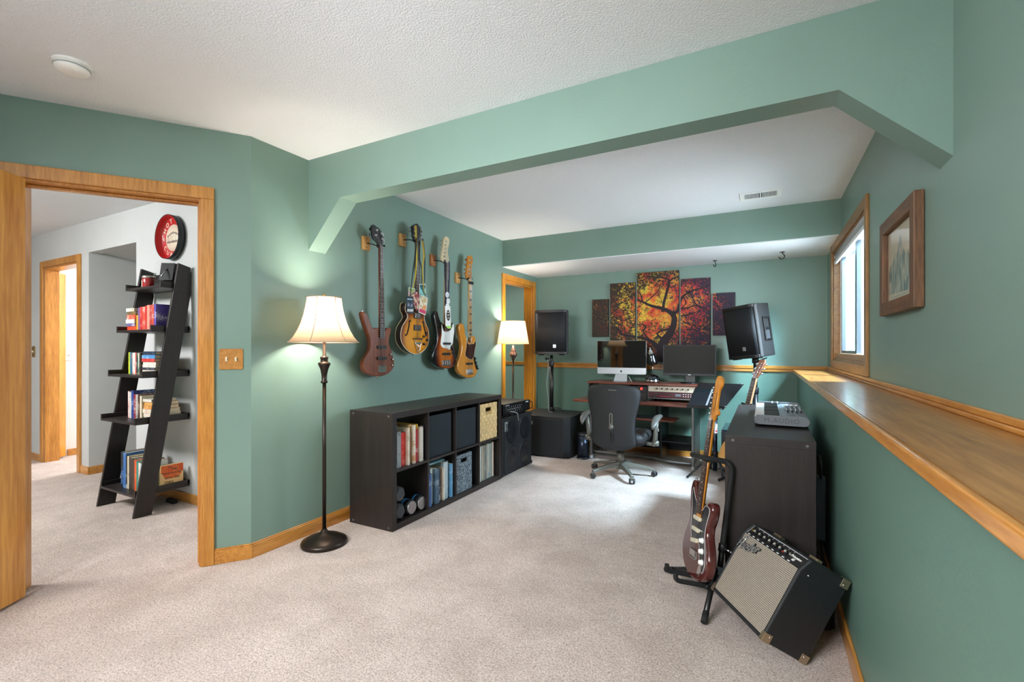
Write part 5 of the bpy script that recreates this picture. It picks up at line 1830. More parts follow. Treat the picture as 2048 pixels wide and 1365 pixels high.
# ------------------------------------------------------------------ studio desk
CHERRY = wood('cherry_laminate', '5e2f24', '7f4634', 0.32, 'x', 1.0, 0.2)
dk = thing('studio_desk', 'cherry topped studio desk with black frame along the back wall', 'desk', (-1.14, 5.2, 0))
DX = -1.14
P = [(-1.885 - DX, 4.955 - 5.2), (-1.80 - DX, 4.935 - 5.2), (-1.40 - DX, 4.925 - 5.2), (-1.14 - DX, 4.925 - 5.2), (-0.88 - DX, 4.925 - 5.2), (-0.48 - DX, 4.935 - 5.2), (-0.395 - DX, 4.955 - 5.2),
     (-0.43 - DX, 5.50 - 5.2), (-1.85 - DX, 5.50 - 5.2)]
obj('desktop', MB().prism(ccw(P), 0.625, 0.650), CHERRY, dk, bevel=0.005)
P = [(-1.775 - DX, 5.110 - 5.2), (-1.45 - DX, 5.085 - 5.2), (-1.14 - DX, 5.08 - 5.2), (-0.83 - DX, 5.085 - 5.2), (-0.50 - DX, 5.110 - 5.2), (-0.53 - DX, 5.50 - 5.2), (-1.75 - DX, 5.50 - 5.2)]
obj('upper_shelf', MB().prism(ccw(P), 0.822, 0.845), CHERRY, dk, bevel=0.005)
FRAME = mat('black_frame_metal', '222224', 0.4, 0.5)
GREYF = mat('grey_frame_metal', '6a6a68', 0.35, 0.7)
for x in (-1.672, -0.622):
    s_ = x - DX
    lg = obj('side_panel', MB().box(s_ - 0.012, s_ + 0.012, 4.975 - 5.2, 5.44 - 5.2, 0.055, 0.625), mat('graphite_panel', '3a3733', 0.45), dk)
    obj('front_post', MB().box(s_ - 0.013, s_ + 0.013, 4.945 - 5.2, 4.975 - 5.2, 0.045, 0.625), GREYF, lg, bevel=0.005)
    for y in (4.97, 5.42):
        obj('caster', MB().cyl((s_ - 0.012, y - 5.2, 0.026), (s_ + 0.012, y - 5.2, 0.026), 0.026, n=18).box(s_ - 0.006, s_ + 0.006, y - 5.2 - 0.01, y - 5.2 + 0.01, 0.03, 0.06), mat('grey_caster', 'a8a8a6', 0.4), lg)
for x in (-1.22 - 0.06, -0.98):
    obj('tray_support', MB().box(x - DX - 0.01, x - DX + 0.01, 5.0 - 5.2, 5.03 - 5.2, 0.5, 0.625), FRAME, dk)
obj('back_panel', MB().box(-1.66 - DX, -0.634 - DX, 5.40 - 5.2, 5.412 - 5.2, 0.10, 0.26), FRAME, dk)
obj('lower_shelf', MB().box(-0.93 - DX, -0.634 - DX, 4.99 - 5.2, 5.40 - 5.2, 0.255, 0.265).box(-0.94 - DX, -0.93 - DX, 4.99 - 5.2, 5.40 - 5.2, 0.07, 0.625), FRAME, dk)
pts = [(-1.66, 4.99, 0.085), (-1.4, 5.0, 0.082), (-1.15, 5.0, 0.08), (-1.0, 4.99, 0.076), (-0.93, 4.975, 0.072), (-0.86, 4.962, 0.068), (-0.75, 4.96, 0.066), (-0.635, 4.96, 0.066)]
obj('foot_rail', MB().tube([Vector((x - DX, y - 5.2, z)) for x, y, z in spline(pts, 4, False)], 0.012, 10), GREYF, dk)
for x in (-1.755, -1.30, -1.10, -0.59):
    obj('riser', MB().box(x - DX - 0.008, x - DX + 0.008, 5.14 - 5.2, 5.46 - 5.2, 0.650, 0.822), FRAME, dk)
P = [(-1.66 - DX + 0.1, 4.80 - 5.2), (-0.80 - DX, 4.80 - 5.2), (-0.772 - DX, 4.815 - 5.2), (-0.765 - DX, 5.06 - 5.2), (-1.66 - DX + 0.1, 5.06 - 5.2)]
obj('keyboard_tray', MB().prism(ccw(P), 0.488, 0.504), CHERRY, dk, bevel=0.003)

kb = thing('keyboard', 'black computer keyboard on the sliding tray under the desktop', 'keyboard', (-1.13, 4.90, 0.5045))
obj('body', MB().box(-0.21, 0.21, -0.07, 0.07, 0, 0.014), BLACK, kb, bevel=0.003)
mb = MB()
for r_ in range(5):
    for c_ in range(14):
        mb.box(-0.20 + c_ * 0.0288, -0.20 + c_ * 0.0288 + 0.024, -0.060 + r_ * 0.025, -0.060 + r_ * 0.025 + 0.021, 0.014, 0.019)
obj('keys', mb, SATIN, kb)

rk = thing('rack_unit', 'cream rack preamp with a row of black knobs under the upper desk shelf', 'rack unit', (-0.845, 5.125, 0.757))
WH = mat('cream_panel', 'd2c9b6', 0.4, 0.2)
obj('chassis', MB().box(-0.235, 0.235, 0.008, 0.24, 0, 0.058), BLACK, rk)
obj('front_panel', MB().box(-0.245, 0.245, 0.0, 0.008, 0.0, 0.060), WH, rk, bevel=0.001)
for i in range(7):
    x = -0.155 + i * 0.052
    obj('knob', MB().cyl((x, 0, 0.032), (x, -0.016, 0.032), 0.0085, n=14), BLACK, rk)
mb = MB()
for i in range(7):
    for j, dx in enumerate((-0.030, -0.022, -0.014)):
        mb.box(-0.155 + i * 0.052 + dx, -0.155 + i * 0.052 + dx + 0.004, -0.001, 0.0, 0.018 + 0.008 * ((i + j) % 2), 0.030 + 0.008 * ((i + j) % 2))
obj('panel_print', mb, INK, rk)
rk2 = thing('rack_unit', 'dark red rack interface with small lit display under the cream preamp', 'rack unit', (-0.845, 5.125, 0.698))
obj('chassis', MB().box(-0.235, 0.235, 0.008, 0.24, 0, 0.056), BLACK, rk2)
obj('front_panel', MB().box(-0.245, 0.245, 0.0, 0.008, 0.0, 0.057), mat('dark_red_panel', '4a2226', 0.35, 0.3), rk2, bevel=0.001)
obj('red_band', MB().box(-0.16, -0.02, -0.001, 0.0, 0.008, 0.014), mat('bright_red', 'b0203a', 0.4), rk2)
obj('display', MB().box(0.03, 0.085, -0.0015, 0.0, 0.016, 0.040), mat('display_glow', '3a4654', 0.3, emit='9fb4c4', estr=0.25), rk2)
for i in range(6):
    obj('knob', MB().cyl((-0.20 + i * 0.036, 0, 0.032), (-0.20 + i * 0.036, -0.012, 0.032), 0.0075, n=12), BLACK, rk2)
for i in range(4):
    for j in range(2):
        obj('button', MB().cyl((0.11 + i * 0.024, 0, 0.018 + j * 0.022), (0.11 + i * 0.024, -0.004, 0.018 + j * 0.022), 0.005, n=10), WHITEP, rk2)
rc = thing('rack_case', 'grey framed rack case standing on the desktop holding two rack units', 'rack case', (-0.845, 5.13, 0.6505))
obj('shell', MB().box(-0.253, 0.253, 0.0, 0.25, 0.030, 0.042).box(-0.253, -0.247, 0.0, 0.25, 0.042, 0.170).box(0.247, 0.253, 0, 0.25, 0.042, 0.170).box(-0.247, 0.247, 0.244, 0.25, 0.042, 0.170), GREYF, rc)
for x in (-0.22, 0.22):
    obj('rubber_foot', MB().box(x - 0.02, x + 0.02, 0.03, 0.22, 0, 0.030), RUBBER, rc)
mc = thing('audio_controller', 'small black monitor controller with a red light under the upper desk shelf', 'audio device', (-1.20, 5.16, 0.6505))
obj('body', MB().box(-0.075, 0.085, 0.0, 0.2, 0, 0.155), BLACK, mc, bevel=0.003)
obj('red_light', MB().cyl((0.028, 0.001, 0.128), (0.028, -0.006, 0.128), 0.012, n=16), mat('red_led', 'ff2a20', 0.4, emit='ff2018', estr=4.0), mc)
obj('slot', MB().box(-0.05, 0.07, -0.002, 0.0, 0.085, 0.095), RUBBER, mc)
q = obj('cable', MB().tube([Vector(p_) for p_ in spline([(-0.98, 5.11, 0.735), (-1.00, 5.04, 0.72), (-1.04, 5.02, 0.69), (-1.09, 5.0, 0.662), (-1.14, 5.0, 0.656)], 5, False)], 0.004, 7), RUBBER)
tag(q, 'black cable hanging from the rack units onto the desktop', 'cable')

# all-in-one computer
GLASS_OFF = mat('screen_glass', '030406', 0.04, spec=0.8, coat=0.6)
ALUM = mat('satin_aluminium', 'c6cbd0', 0.32, 0.55)
im = thing('desktop_computer', 'silver all-in-one computer with dark glossy screen on the upper desk shelf', 'computer', (-1.434, 5.31, 0.8455))
CMM = basis((1, 0, 0), (0, 0, 1), (0, -1, 0))
obj('screen_housing', MB().prism(rrect(0.560, 0.382, 0.014, 4, 0, 0.268), -0.025, 0.004, CMM), ALUM, im, bevel=0.002)
obj('screen', MB().prism(rrect(0.556, 0.306, 0.006, 3, 0, 0.304), 0.004, 0.0055, CMM), GLASS_OFF, im)
ap = [(0.0, -0.50), (0.13, -0.56), (0.27, -0.50), (0.42, -0.22), (0.30, -0.08), (0.26, 0.08), (0.30, 0.22), (0.38, 0.30), (0.20, 0.40), (0.0, 0.34), (-0.20, 0.40), (-0.38, 0.28), (-0.44, 0.02), (-0.38, -0.28), (-0.25, -0.52), (-0.12, -0.56)]
mb = MB().prism(ccw([(p_[0] * 0.024, p_[1] * 0.024 + 0.112) for p_ in spline(ap, 3)]), 0.004, 0.0052, CMM)
mb.prism(ccw([(p_[0] * 0.024, p_[1] * 0.024 + 0.112) for p_ in ((0.0, 0.44), (0.05, 0.60), (0.20, 0.68), (0.17, 0.54))]), 0.004, 0.0052, CMM)
obj('fruit_emblem', mb, SATIN, im)
obj('sensor', MB().box(-0.247, -0.239, -0.0055, -0.004, 0.121, 0.125), SATIN, im)
obj('stand_neck', MB().hexa([(-0.075, -0.035, 0.004), (0.075, -0.035, 0.004), (0.075, -0.031, 0.004), (-0.075, -0.031, 0.004), (-0.062, 0.02, 0.12), (0.062, 0.02, 0.12), (0.062, 0.026, 0.12), (-0.062, 0.026, 0.12)]), ALUM, im)
obj('stand_foot', MB().box(-0.085, 0.085, -0.085, 0.075, 0, 0.005), ALUM, im, bevel=0.002)
q = obj('cable', MB().tube([Vector(p_) for p_ in spline([(-1.36, 5.345, 0.90), (-1.33, 5.30, 0.87), (-1.305, 5.25, 0.852), (-1.29, 5.22, 0.850)], 4, False)], 0.003, 6), WHITEP)
tag(q, 'short white cable behind the silver computer stand', 'cable')

# second monitor
mo = thing('monitor', 'black widescreen monitor switched off on the right of the upper desk shelf', 'monitor', (-0.700, 5.30, 0.8455))
obj('housing', MB().prism(rrect(0.535, 0.330, 0.006, 3, -0.005, 0.243), -0.035, 0.0, CMM), BLACK, mo, bevel=0.003)
obj('screen', MB().prism(rrect(0.515, 0.298, 0.002, 2, -0.005, 0.252), 0.0, 0.001, CMM), mat('matte_screen', '17130f', 0.45, spec=0.22), mo)
obj('logo_plate', MB().box(-0.015, 0.015, -0.002, 0.0, 0.086, 0.091), SILVER, mo)
obj('stand_neck', MB().box(-0.045, 0.055, 0.028, 0.045, 0.008, 0.14), SATIN, mo, bevel=0.003)
obj('stand_foot', MB().lathe([(0, 0), (0.092, 0), (0.094, 0.006), (0.088, 0.010), (0, 0.013)], 36), SATIN, mo)
for sx, lab in ((-0.075, 'thin black cable hanging behind the left of the monitor stand'), (0.115, 'thin black cable looping behind the right of the monitor stand')):
    q = obj('cable', MB().tube([Vector((-0.70 + sx * a, 5.345, 0.85 + z)) for a, z in ((0.75, 0.12), (0.8, 0.06), (0.72, 0.025), (0.5, 0.006))], 0.003, 6), RUBBER)
    tag(q, lab, 'cable')

# desk lamp between the screens
MIRC = mat('black_chrome', '5b5f66', 0.08, 1.0)
dl = thing('desk_lamp', 'chrome desk lamp with bell shade between the two screens', 'lamp', (-1.073, 5.255, 0.8455))
obj('base', MB().lathe([(0, 0), (0.078, 0), (0.080, 0.018), (0.078, 0.030), (0.072, 0.050), (0.052, 0.072), (0.026, 0.084), (0, 0.088)], 40), MIRC, dl)
obj('base_ring', MB().lathe([(0.0785, 0.004), (0.0815, 0.006), (0.0815, 0.024), (0.079, 0.027)], 40), CHROME, dl)
obj('stem', MB().cyl((0, 0, 0.08), (0, 0, 0.215), 0.004, n=10), CHROME, dl)
M = Matrix.Translation((0.004, -0.01, 0.205)) @ Matrix.Rotation(math.radians(-8), 4, 'Y') @ Matrix.Rotation(math.radians(8), 4, 'X')
obj('shade', MB().lathe([(0.050, -0.012), (0.049, 0.02), (0.044, 0.065), (0.034, 0.110), (0.022, 0.135), (0.0, 0.140)], 36, M), MIRC, dl)
obj('shade_cap', MB().lathe([(0.034, 0.110), (0.028, 0.128), (0.019, 0.146), (0.009, 0.158), (0.006, 0.176), (0, 0.180)], 28, M), CHROME, dl)

# ------------------------------------------------------------------ office chair
CHB = mat('black_mesh_fabric', '1d1e20', 0.7, bump=0.2, bscale=500, col2='2a2b2d', vscale=200)
CHP = mat('grey_chair_plastic', '6c6a62', 0.38, 0.25)
oc = thing('office_chair', 'black office chair with adjustable arms seen from behind at the desk', 'office chair', (-1.215, 4.47, 0))
# base: five arms with casters
obj('hub', MB().lathe([(0, 0.065), (0.048, 0.065), (0.050, 0.085), (0.040, 0.125), (0.033, 0.130), (0, 0.130)], 24), CHP, oc)
obj('gas_column', MB().cyl((0, 0, 0.12), (0, 0, 0.225), 0.036, n=20).cyl((0, 0, 0.22), (0, 0, 0.30), 0.020, n=16), CHP, oc)
for k in range(5):
    a = math.radians(-128 + 72 * k)
    c_, s_ = math.cos(a), math.sin(a)
    mb = MB()
    secs = [(0.03, 0.034, 0.075, 0.128), (0.14, 0.027, 0.078, 0.118), (0.25, 0.021, 0.068, 0.095), (0.315, 0.019, 0.056, 0.078)]
    rings = []
    for rr, hw_, z0, z1 in secs:
        q = []
        for u_, z in ((-hw_, z0), (hw_, z0), (hw_ * 0.7, z1), (-hw_ * 0.7, z1)):
            q.append(mb.bm.verts.new((rr * c_ - u_ * s_, rr * s_ + u_ * c_, z)))
        rings.append(q)
    for A_, B_ in zip(rings, rings[1:]):
        for i in range(4):
            mb._f((A_[i], A_[(i + 1) % 4], B_[(i + 1) % 4], B_[i]))
    mb._f(rings[0][::-1])
    mb._f(rings[-1])
    arm = obj('base_arm', mb, CHP, oc, bevel=0.005, seg=3)
    mb = MB()
    px_, py_ = 0.312 * c_, 0.312 * s_
    aa = a + 1.1
    tx, ty = math.cos(aa), math.sin(aa)
    for sgn in (-1, 1):
        mb.cyl((px_ + tx * 0.010 * sgn, py_ + ty * 0.010 * sgn, 0.027), (px_ + tx * 0.026 * sgn, py_ + ty * 0.026 * sgn, 0.027), 0.027, 0.023, 20)
    obj('caster', mb, mat('caster_black', '2a2a2a', 0.5), arm, bevel=0.003)
    mb = MB().cyl((px_, py_, 0.03), (px_, py_, 0.065), 0.007, n=10)
    mb.cbox((px_, py_, 0.048), (0.034, 0.022, 0.016), (0, 0, aa))
    obj('caster_fork', mb, CHP, arm, bevel=0.004)
# mechanism
obj('mechanism', MB().lathe([(0, 0.285), (0.05, 0.285), (0.105, 0.31), (0.13, 0.335), (0, 0.335)], 28).box(-0.02, 0.25, -0.02, 0.02, 0.318, 0.334).cyl((0.16, 0.0, 0.29), (0.16, 0.0, 0.325), 0.022, n=14), SATIN, oc)
# seat
sp_ = ccw([p_[:2] for p_ in spline([(-0.22, -0.19), (0.0, -0.21), (0.22, -0.19), (0.255, -0.05), (0.255, 0.15), (0.215, 0.25), (0.0, 0.27), (-0.215, 0.25), (-0.255, 0.15), (-0.255, -0.05)], 4)])
obj('seat', MB().prism(sp_, 0.342, 0.425, None, 0.030), mat('seat_fabric', '2a2a2b', 0.6, bump=0.2, bscale=400), oc)
obj('seat_pan', MB().prism(inset(sp_, 0.012), 0.326, 0.350), SATIN, oc)
# back: curved shell
outline = [(-0.205, 0.865), (-0.10, 0.878), (0.0, 0.880), (0.10, 0.876), (0.20, 0.862), (0.236, 0.82), (0.236, 0.74), (0.218, 0.66), (0.200, 0.57), (0.196, 0.47), (0.200, 0.38), (0.185, 0.33), (0.10, 0.296), (0.0, 0.288), (-0.10, 0.296),
           (-0.185, 0.33), (-0.200, 0.38), (-0.196, 0.47), (-0.202, 0.57), (-0.222, 0.66), (-0.240, 0.74), (-0.240, 0.82)]
ol = ccw([p_[:2] for p_ in spline(outline, 3)])


def backy(x, z):
    t = (z - 0.29) / 0.59
    return -0.235 - 0.06 * math.sin(PI * min(1, max(0, 1 - t)) * 0.9) * 0.5 - 0.045 * t + 0.055 * (x / 0.24) ** 2


mb = MB()
N = 8
fr_, bk_ = [], []
for k in range(N + 1):
    s_ = 1 - k / N
    row_f, row_b = [], []
    for x, z in ol:
        X, Z = x * s_, 0.57 + (z - 0.57) * s_
        th_ = 0.030 if k else 0.012
        yb = backy(X, Z)
        row_b.append((X, yb - (0.016 if k else 0.006), Z))
        row_f.append((X, yb + th_, Z))
    fr_.append(row_f)
    bk_.append(row_b)
n_ = len(ol)
for rows in (fr_, bk_):
    vv = [[mb.bm.verts.new(p_) for p_ in r_] for r_ in rows[:-1]]
    cvt = mb.bm.verts.new(rows[-1][0])
    for A_, B_ in zip(vv, vv[1:]):
        for i in range(n_):
            mb._f((A_[i], A_[(i + 1) % n_], B_[(i + 1) % n_], B_[i]), True)
    for i in range(n_):
        mb._f((vv[-1][i], vv[-1][(i + 1) % n_], cvt), True)
    if rows is fr_:
        edge_f = vv[0]
    else:
        edge_b = vv[0]
for i in range(n_):
    mb._f((edge_f[i], edge_f[(i + 1) % n_], edge_b[(i + 1) % n_], edge_b[i]), True)
bk = obj('backrest', mb, CHB, oc)
obj('back_piping', MB().tube([(x, backy(x, z) + 0.003, z) for x, z in ol], 0.006, 6, True), SATIN, bk)
obj('lumbar_slot', MB().prism(rrect(0.032, 0.120, 0.016, 6, -0.005, 0.570), 0.0, 0.006, basis((1, 0, 0), (0, 0, 1), (0, -1, 0), (0, backy(0, 0.57) - 0.0155, 0))), CHP, bk, bevel=0.002)
obj('slot_gap', MB().prism(rrect(0.011, 0.085, 0.005, 4, -0.005, 0.578), 0.006, 0.0068, basis((1, 0, 0), (0, 0, 1), (0, -1, 0), (0, backy(0, 0.57) - 0.0155, 0))), RUBBER, bk)
obj('lumbar_knob', MB().lathe([(0, 0.016), (0.016, 0.014), (0.022, 0.006), (0.023, 0.0), (0, 0.0)][::-1], 24, basis((1, 0, 0), (0, 0, 1), (0, -1, 0), (-0.005, backy(0, 0.5) - 0.020, 0.503))), CHP, bk)
obj('pull_tab', MB().box(-0.03, 0.04, backy(0, 0.835) - 0.0185, backy(0, 0.835) - 0.015, 0.835, 0.839), mat('grey_stitch', '8c8c88', 0.6), bk)
obj('back_support', MB().tube([Vector(p_) for p_ in spline([(0, 0.02, 0.318), (0, -0.14, 0.312), (0, -0.235, 0.33), (0, -0.262, 0.40), (0, -0.27, 0.46)], 4, False)], 0.026, 10), SATIN, oc)
for s in (-1, 1):
    X = 0.325 * s
    ar = obj('armrest_post', MB().tube([(X * 0.98, 0.02, 0.325), (X, 0.015, 0.42), (X * 1.04, 0.0, 0.545)], [0.024, 0.021, 0.020], 14), CHP, oc)
    obj('height_button', MB().box(X * 1.02 + 0.016, X * 1.02 + 0.026, -0.005, 0.010, 0.445, 0.470), SILVER, ar, bevel=0.002)
    obj('arm_bracket', MB().tube([(0.20 * s, 0.02, 0.330), (0.27 * s, 0.02, 0.322), (X, 0.02, 0.322)], [0.016, 0.018, 0.024], 12).cyl((X - 0.03 * s, 0.02, 0.33), (X + 0.028 * s, 0.02, 0.33), 0.026, n=16), CHP, ar)
    path = [(X * 1.06 - 0.012 * s, -0.155, 0.492), (X * 1.05, -0.115, 0.532), (X * 1.05, -0.05, 0.562), (X * 1.06, 0.04, 0.575), (X * 1.06, 0.12, 0.573), (X * 1.05, 0.155, 0.570)]
    sp2 = [Vector(p_) for p_ in spline(path, 4, False)]
    m_ = len(sp2)
    mb = MB()
    rings = []
    for i, c in enumerate(sp2):
        w_ = 0.036 * math.sqrt(max(0.05, math.sin(PI * min(0.98, max(0.03, i / (m_ - 1))))))
        d = (sp2[min(i + 1, m_ - 1)] - sp2[max(i - 1, 0)]).normalized()
        side = Vector((1, 0, 0))
        upv = side.cross(d).normalized()
        if upv.z < 0:
            upv = -upv
        rings.append([mb.bm.verts.new(c + side * (w_ * math.cos(t * PI / 6)) + upv * (0.017 * math.sin(t * PI / 6))) for t in range(12)])
    for A_, B_ in zip(rings, rings[1:]):
        for i in range(12):
            mb._f((A_[i], A_[(i + 1) % 12], B_[(i + 1) % 12], B_[i]), True)
    mb._f(rings[0][::-1])
    mb._f(rings[-1])
    obj('arm_pad', mb, mat('arm_pad_grey', '5a5955', 0.4), ar)

# ------------------------------------------------------------------ five part canvas of an autumn tree
def canvas_mat(i):
    m = bpy.data.materials.new('autumn_canvas_print')
    m.use_nodes = True
    nt = m.node_tree
    b = nt.nodes['Principled BSDF']
    b.inputs['Roughness'].default_value = 0.7
    tc = nt.nodes.new('ShaderNodeTexCoord')
    geo = nt.nodes.new('ShaderNodeNewGeometry')

    def noise(scale, detail, rough=0.6, loc=(0, 0, 0)):
        mp = nt.nodes.new('ShaderNodeMapping')
        mp.inputs['Location'].default_value = loc
        nt.links.new(geo.outputs['Position'], mp.inputs[0])
        n = nt.nodes.new('ShaderNodeTexNoise')
        n.inputs['Scale'].default_value = scale
        n.inputs['Detail'].default_value = detail
        n.inputs['Roughness'].default_value = rough
        nt.links.new(mp.outputs[0], n.inputs['Vector'])
        return n

    def ramp(src, stops):
        r = nt.nodes.new('ShaderNodeValToRGB')
        e = r.color_ramp.elements
        while len(e) < len(stops):
            e.new(0.5)
        for q, (p_, c) in zip(e, stops):
            q.position = p_
            q.color = lin(c)
        nt.links.new(src, r.inputs[0])
        return r
    # printed glow: warm middle, dark outer foliage
    mp = nt.nodes.new('ShaderNodeMapping')
    mp.vector_type = 'TEXTURE'
    mp.inputs['Location'].default_value = (-1.03, 5.55, 1.66)
    mp.inputs['Scale'].default_value = (0.78, 9, 0.62)
    nt.links.new(geo.outputs['Position'], mp.inputs[0])
    g = nt.nodes.new('ShaderNodeTexGradient')
    g.gradient_type = 'SPHERICAL'
    nt.links.new(mp.outputs[0], g.inputs[0])
    zone = noise(6.5, 4)
    leaf = noise(52, 4, 0.75)
    warm = ramp(zone.outputs['Fac'], [(0.36, 'c9b63a'), (0.47, 'e8b93c'), (0.54, 'e06a2a'), (0.64, 'c22a24')])
    right = nt.nodes.new('ShaderNodeSeparateXYZ')
    nt.links.new(geo.outputs['Position'], right.inputs[0])
    rr = nt.nodes.new('ShaderNodeMapRange')
    rr.inputs['From Min'].default_value = -1.15
    rr.inputs['From Max'].default_value = -0.65
    nt.links.new(right.outputs['X'], rr.inputs['Value'])
    red = ramp(zone.outputs['Fac'], [(0.35, 'd0902e'), (0.48, 'd9502a'), (0.60, 'b52030')])
    wmix = nt.nodes.new('ShaderNodeMix')
    wmix.data_type = 'RGBA'
    nt.links.new(rr.outputs[0], wmix.inputs['Factor'])
    nt.links.new(warm.outputs[0], wmix.inputs['A'])
    nt.links.new(red.outputs[0], wmix.inputs['B'])
    dark = nt.nodes.new('ShaderNodeMix')
    dark.data_type = 'RGBA'
    nt.links.new(rr.outputs[0], dark.inputs['Factor'])
    dark.inputs['A'].default_value = lin('34261c')
    dark.inputs['B'].default_value = lin('2c2236')
    # leaf speckle decides where the warm colour shows
    add = nt.nodes.new('ShaderNodeMath')
    add.operation = 'MULTIPLY_ADD'
    add.inputs[1].default_value = 0.66
    nt.links.new(g.outputs['Fac'], add.inputs[0])
    sub = nt.nodes.new('ShaderNodeMath')
    sub.operation = 'MULTIPLY_ADD'
    sub.inputs[1].default_value = 2.2
    sub.inputs[2].default_value = -1.05
    nt.links.new(leaf.outputs['Fac'], sub.inputs[0])
    nt.links.new(sub.outputs[0], add.inputs[2])
    z2 = noise(7, 3, 0.6, (3, 1, 2))
    ad2 = nt.nodes.new('ShaderNodeMath')
    ad2.operation = 'MULTIPLY_ADD'
    ad2.inputs[1].default_value = 0.7
    ad2.inputs[2].default_value = -0.35
    nt.links.new(z2.outputs['Fac'], ad2.inputs[0])
    ad3 = nt.nodes.new('ShaderNodeMath')
    ad3.operation = 'ADD'
    nt.links.new(add.outputs[0], ad3.inputs[0])
    nt.links.new(ad2.outputs[0], ad3.inputs[1])
    msk = nt.nodes.new('ShaderNodeValToRGB')
    msk.color_ramp.elements[0].position = 0.30
    msk.color_ramp.elements[1].position = 0.56
    nt.links.new(ad3.outputs[0], msk.inputs[0])
    fin = nt.nodes.new('ShaderNodeMix')
    fin.data_type = 'RGBA'
    nt.links.new(msk.outputs[0], fin.inputs['Factor'])
    nt.links.new(dark.outputs['Result'], fin.inputs['A'])
    nt.links.new(wmix.outputs['Result'], fin.inputs['B'])
    nt.links.new(fin.outputs['Result'], b.inputs['Base Color'])
    return m


CANV = canvas_mat(0)
CEDGE = mat('canvas_edge', '241a18', 0.8)
BARK = mat('printed_bark', '261a20', 0.75)
YC = YB - 0.003
panels = [(-1.862, -1.655, 1.357, 1.815, 'small dark canvas panel on the far left of the five part tree picture'),
          (-1.636, -1.335, 1.150, 1.996, 'tall canvas panel with yellow foliage, second from left in the tree picture'),
          (-1.313, -0.845, 1.060, 2.100, 'largest central canvas panel with the twisting tree trunk'),
          (-0.827, -0.517, 1.150, 1.994, 'tall canvas panel with red foliage, second from right in the tree picture'),
          (-0.494, -0.272, 1.357, 1.818, 'small purple toned canvas panel on the far right of the tree picture')]
# branches as printed strokes (world x, z, half width)
strokes = [[(-1.02, 1.05, .060), (-1.03, 1.20, .055), (-1.00, 1.30, .050), (-0.94, 1.39, .040), (-0.905, 1.47, .034), (-0.895, 1.56, .030), (-0.93, 1.62, .026), (-1.02, 1.67, .020), (-1.15, 1.71, .015), (-1.25, 1.76, .012), (-1.32, 1.79, .009)],
           [(-1.02, 1.64, .016), (-1.005, 1.75, .015), (-0.975, 1.86, .014), (-0.95, 1.97, .012), (-0.97, 2.01, .010), (-1.06, 2.03, .008), (-1.20, 2.06, .007)],
           [(-0.955, 1.97, .009), (-0.90, 2.01, .007), (-0.84, 2.02, .006)],
           [(-0.92, 1.60, .020), (-0.86, 1.64, .017), (-0.83, 1.74, .014), (-0.80, 1.80, .012), (-0.70, 1.86, .009), (-0.58, 1.885, .007), (-0.52, 1.93, .005)],
           [(-0.85, 1.66, .010), (-0.75, 1.67, .008), (-0.66, 1.69, .007), (-0.55, 1.64, .006), (-0.50, 1.60, .005)],
           [(-1.06, 1.22, .030), (-1.14, 1.29, .022), (-1.24, 1.335, .016), (-1.38, 1.36, .013), (-1.50, 1.39, .012), (-1.54, 1.45, .010), (-1.62, 1.47, .007)],
           [(-1.13, 1.28, .012), (-1.20, 1.35, .010), (-1.24, 1.42, .009), (-1.21, 1.47, .009), (-1.26, 1.50, .007), (-1.31, 1.49, .005)],
           [(-1.02, 1.32, .014), (-1.08, 1.38, .010), (-1.03, 1.42, .009), (-0.94, 1.44, .012)],
           [(-1.25, 1.76, .008), (-1.27, 1.84, .007), (-1.31, 1.90, .005)], [(-1.22, 1.75, .006), (-1.12, 1.83, .006), (-1.06, 1.90, .005), (-1.04, 1.97, .004)],
           [(-0.97, 1.20, .010), (-0.90, 1.17, .008), (-0.84, 1.14, .006)], [(-0.83, 1.58, .008), (-0.72, 1.60, .006), (-0.62, 1.63, .005)], [(-0.80, 1.52, .006), (-0.70, 1.47, .005), (-0.60, 1.46, .004), (-0.54, 1.41, .003)],
           [(-0.74, 1.85, .006), (-0.70, 1.78, .005), (-0.66, 1.70, .005)], [(-0.80, 1.80, .006), (-0.77, 1.73, .006), (-0.81, 1.67, .005)], [(-0.50, 1.74, .006), (-0.45, 1.70, .005), (-0.42, 1.62, .004)], [(-0.46, 1.80, .005), (-0.36, 1.74, .005), (-0.30, 1.67, .004)],
           [(-1.84, 1.65, .006), (-1.76, 1.58, .006), (-1.67, 1.55, .005)], [(-1.60, 1.60, .005), (-1.48, 1.55, .005), (-1.36, 1.58, .004)]]


def clip_poly(poly, x0, x1, z0, z1):
    for ax, lim, sg in ((0, x0, 1), (0, x1, -1), (1, z0, 1), (1, z1, -1)):
        out = []
        for i in range(len(poly)):
            p_, q_ = poly[i - 1], poly[i]
            a, b_ = (p_[ax] - lim) * sg, (q_[ax] - lim) * sg
            if (a >= 0) != (b_ >= 0):
                t = a / (a - b_)
                out.append((p_[0] + (q_[0] - p_[0]) * t, p_[1] + (q_[1] - p_[1]) * t))
            if b_ >= 0:
                out.append(q_)
        poly = out
        if not poly:
            return []
    return poly


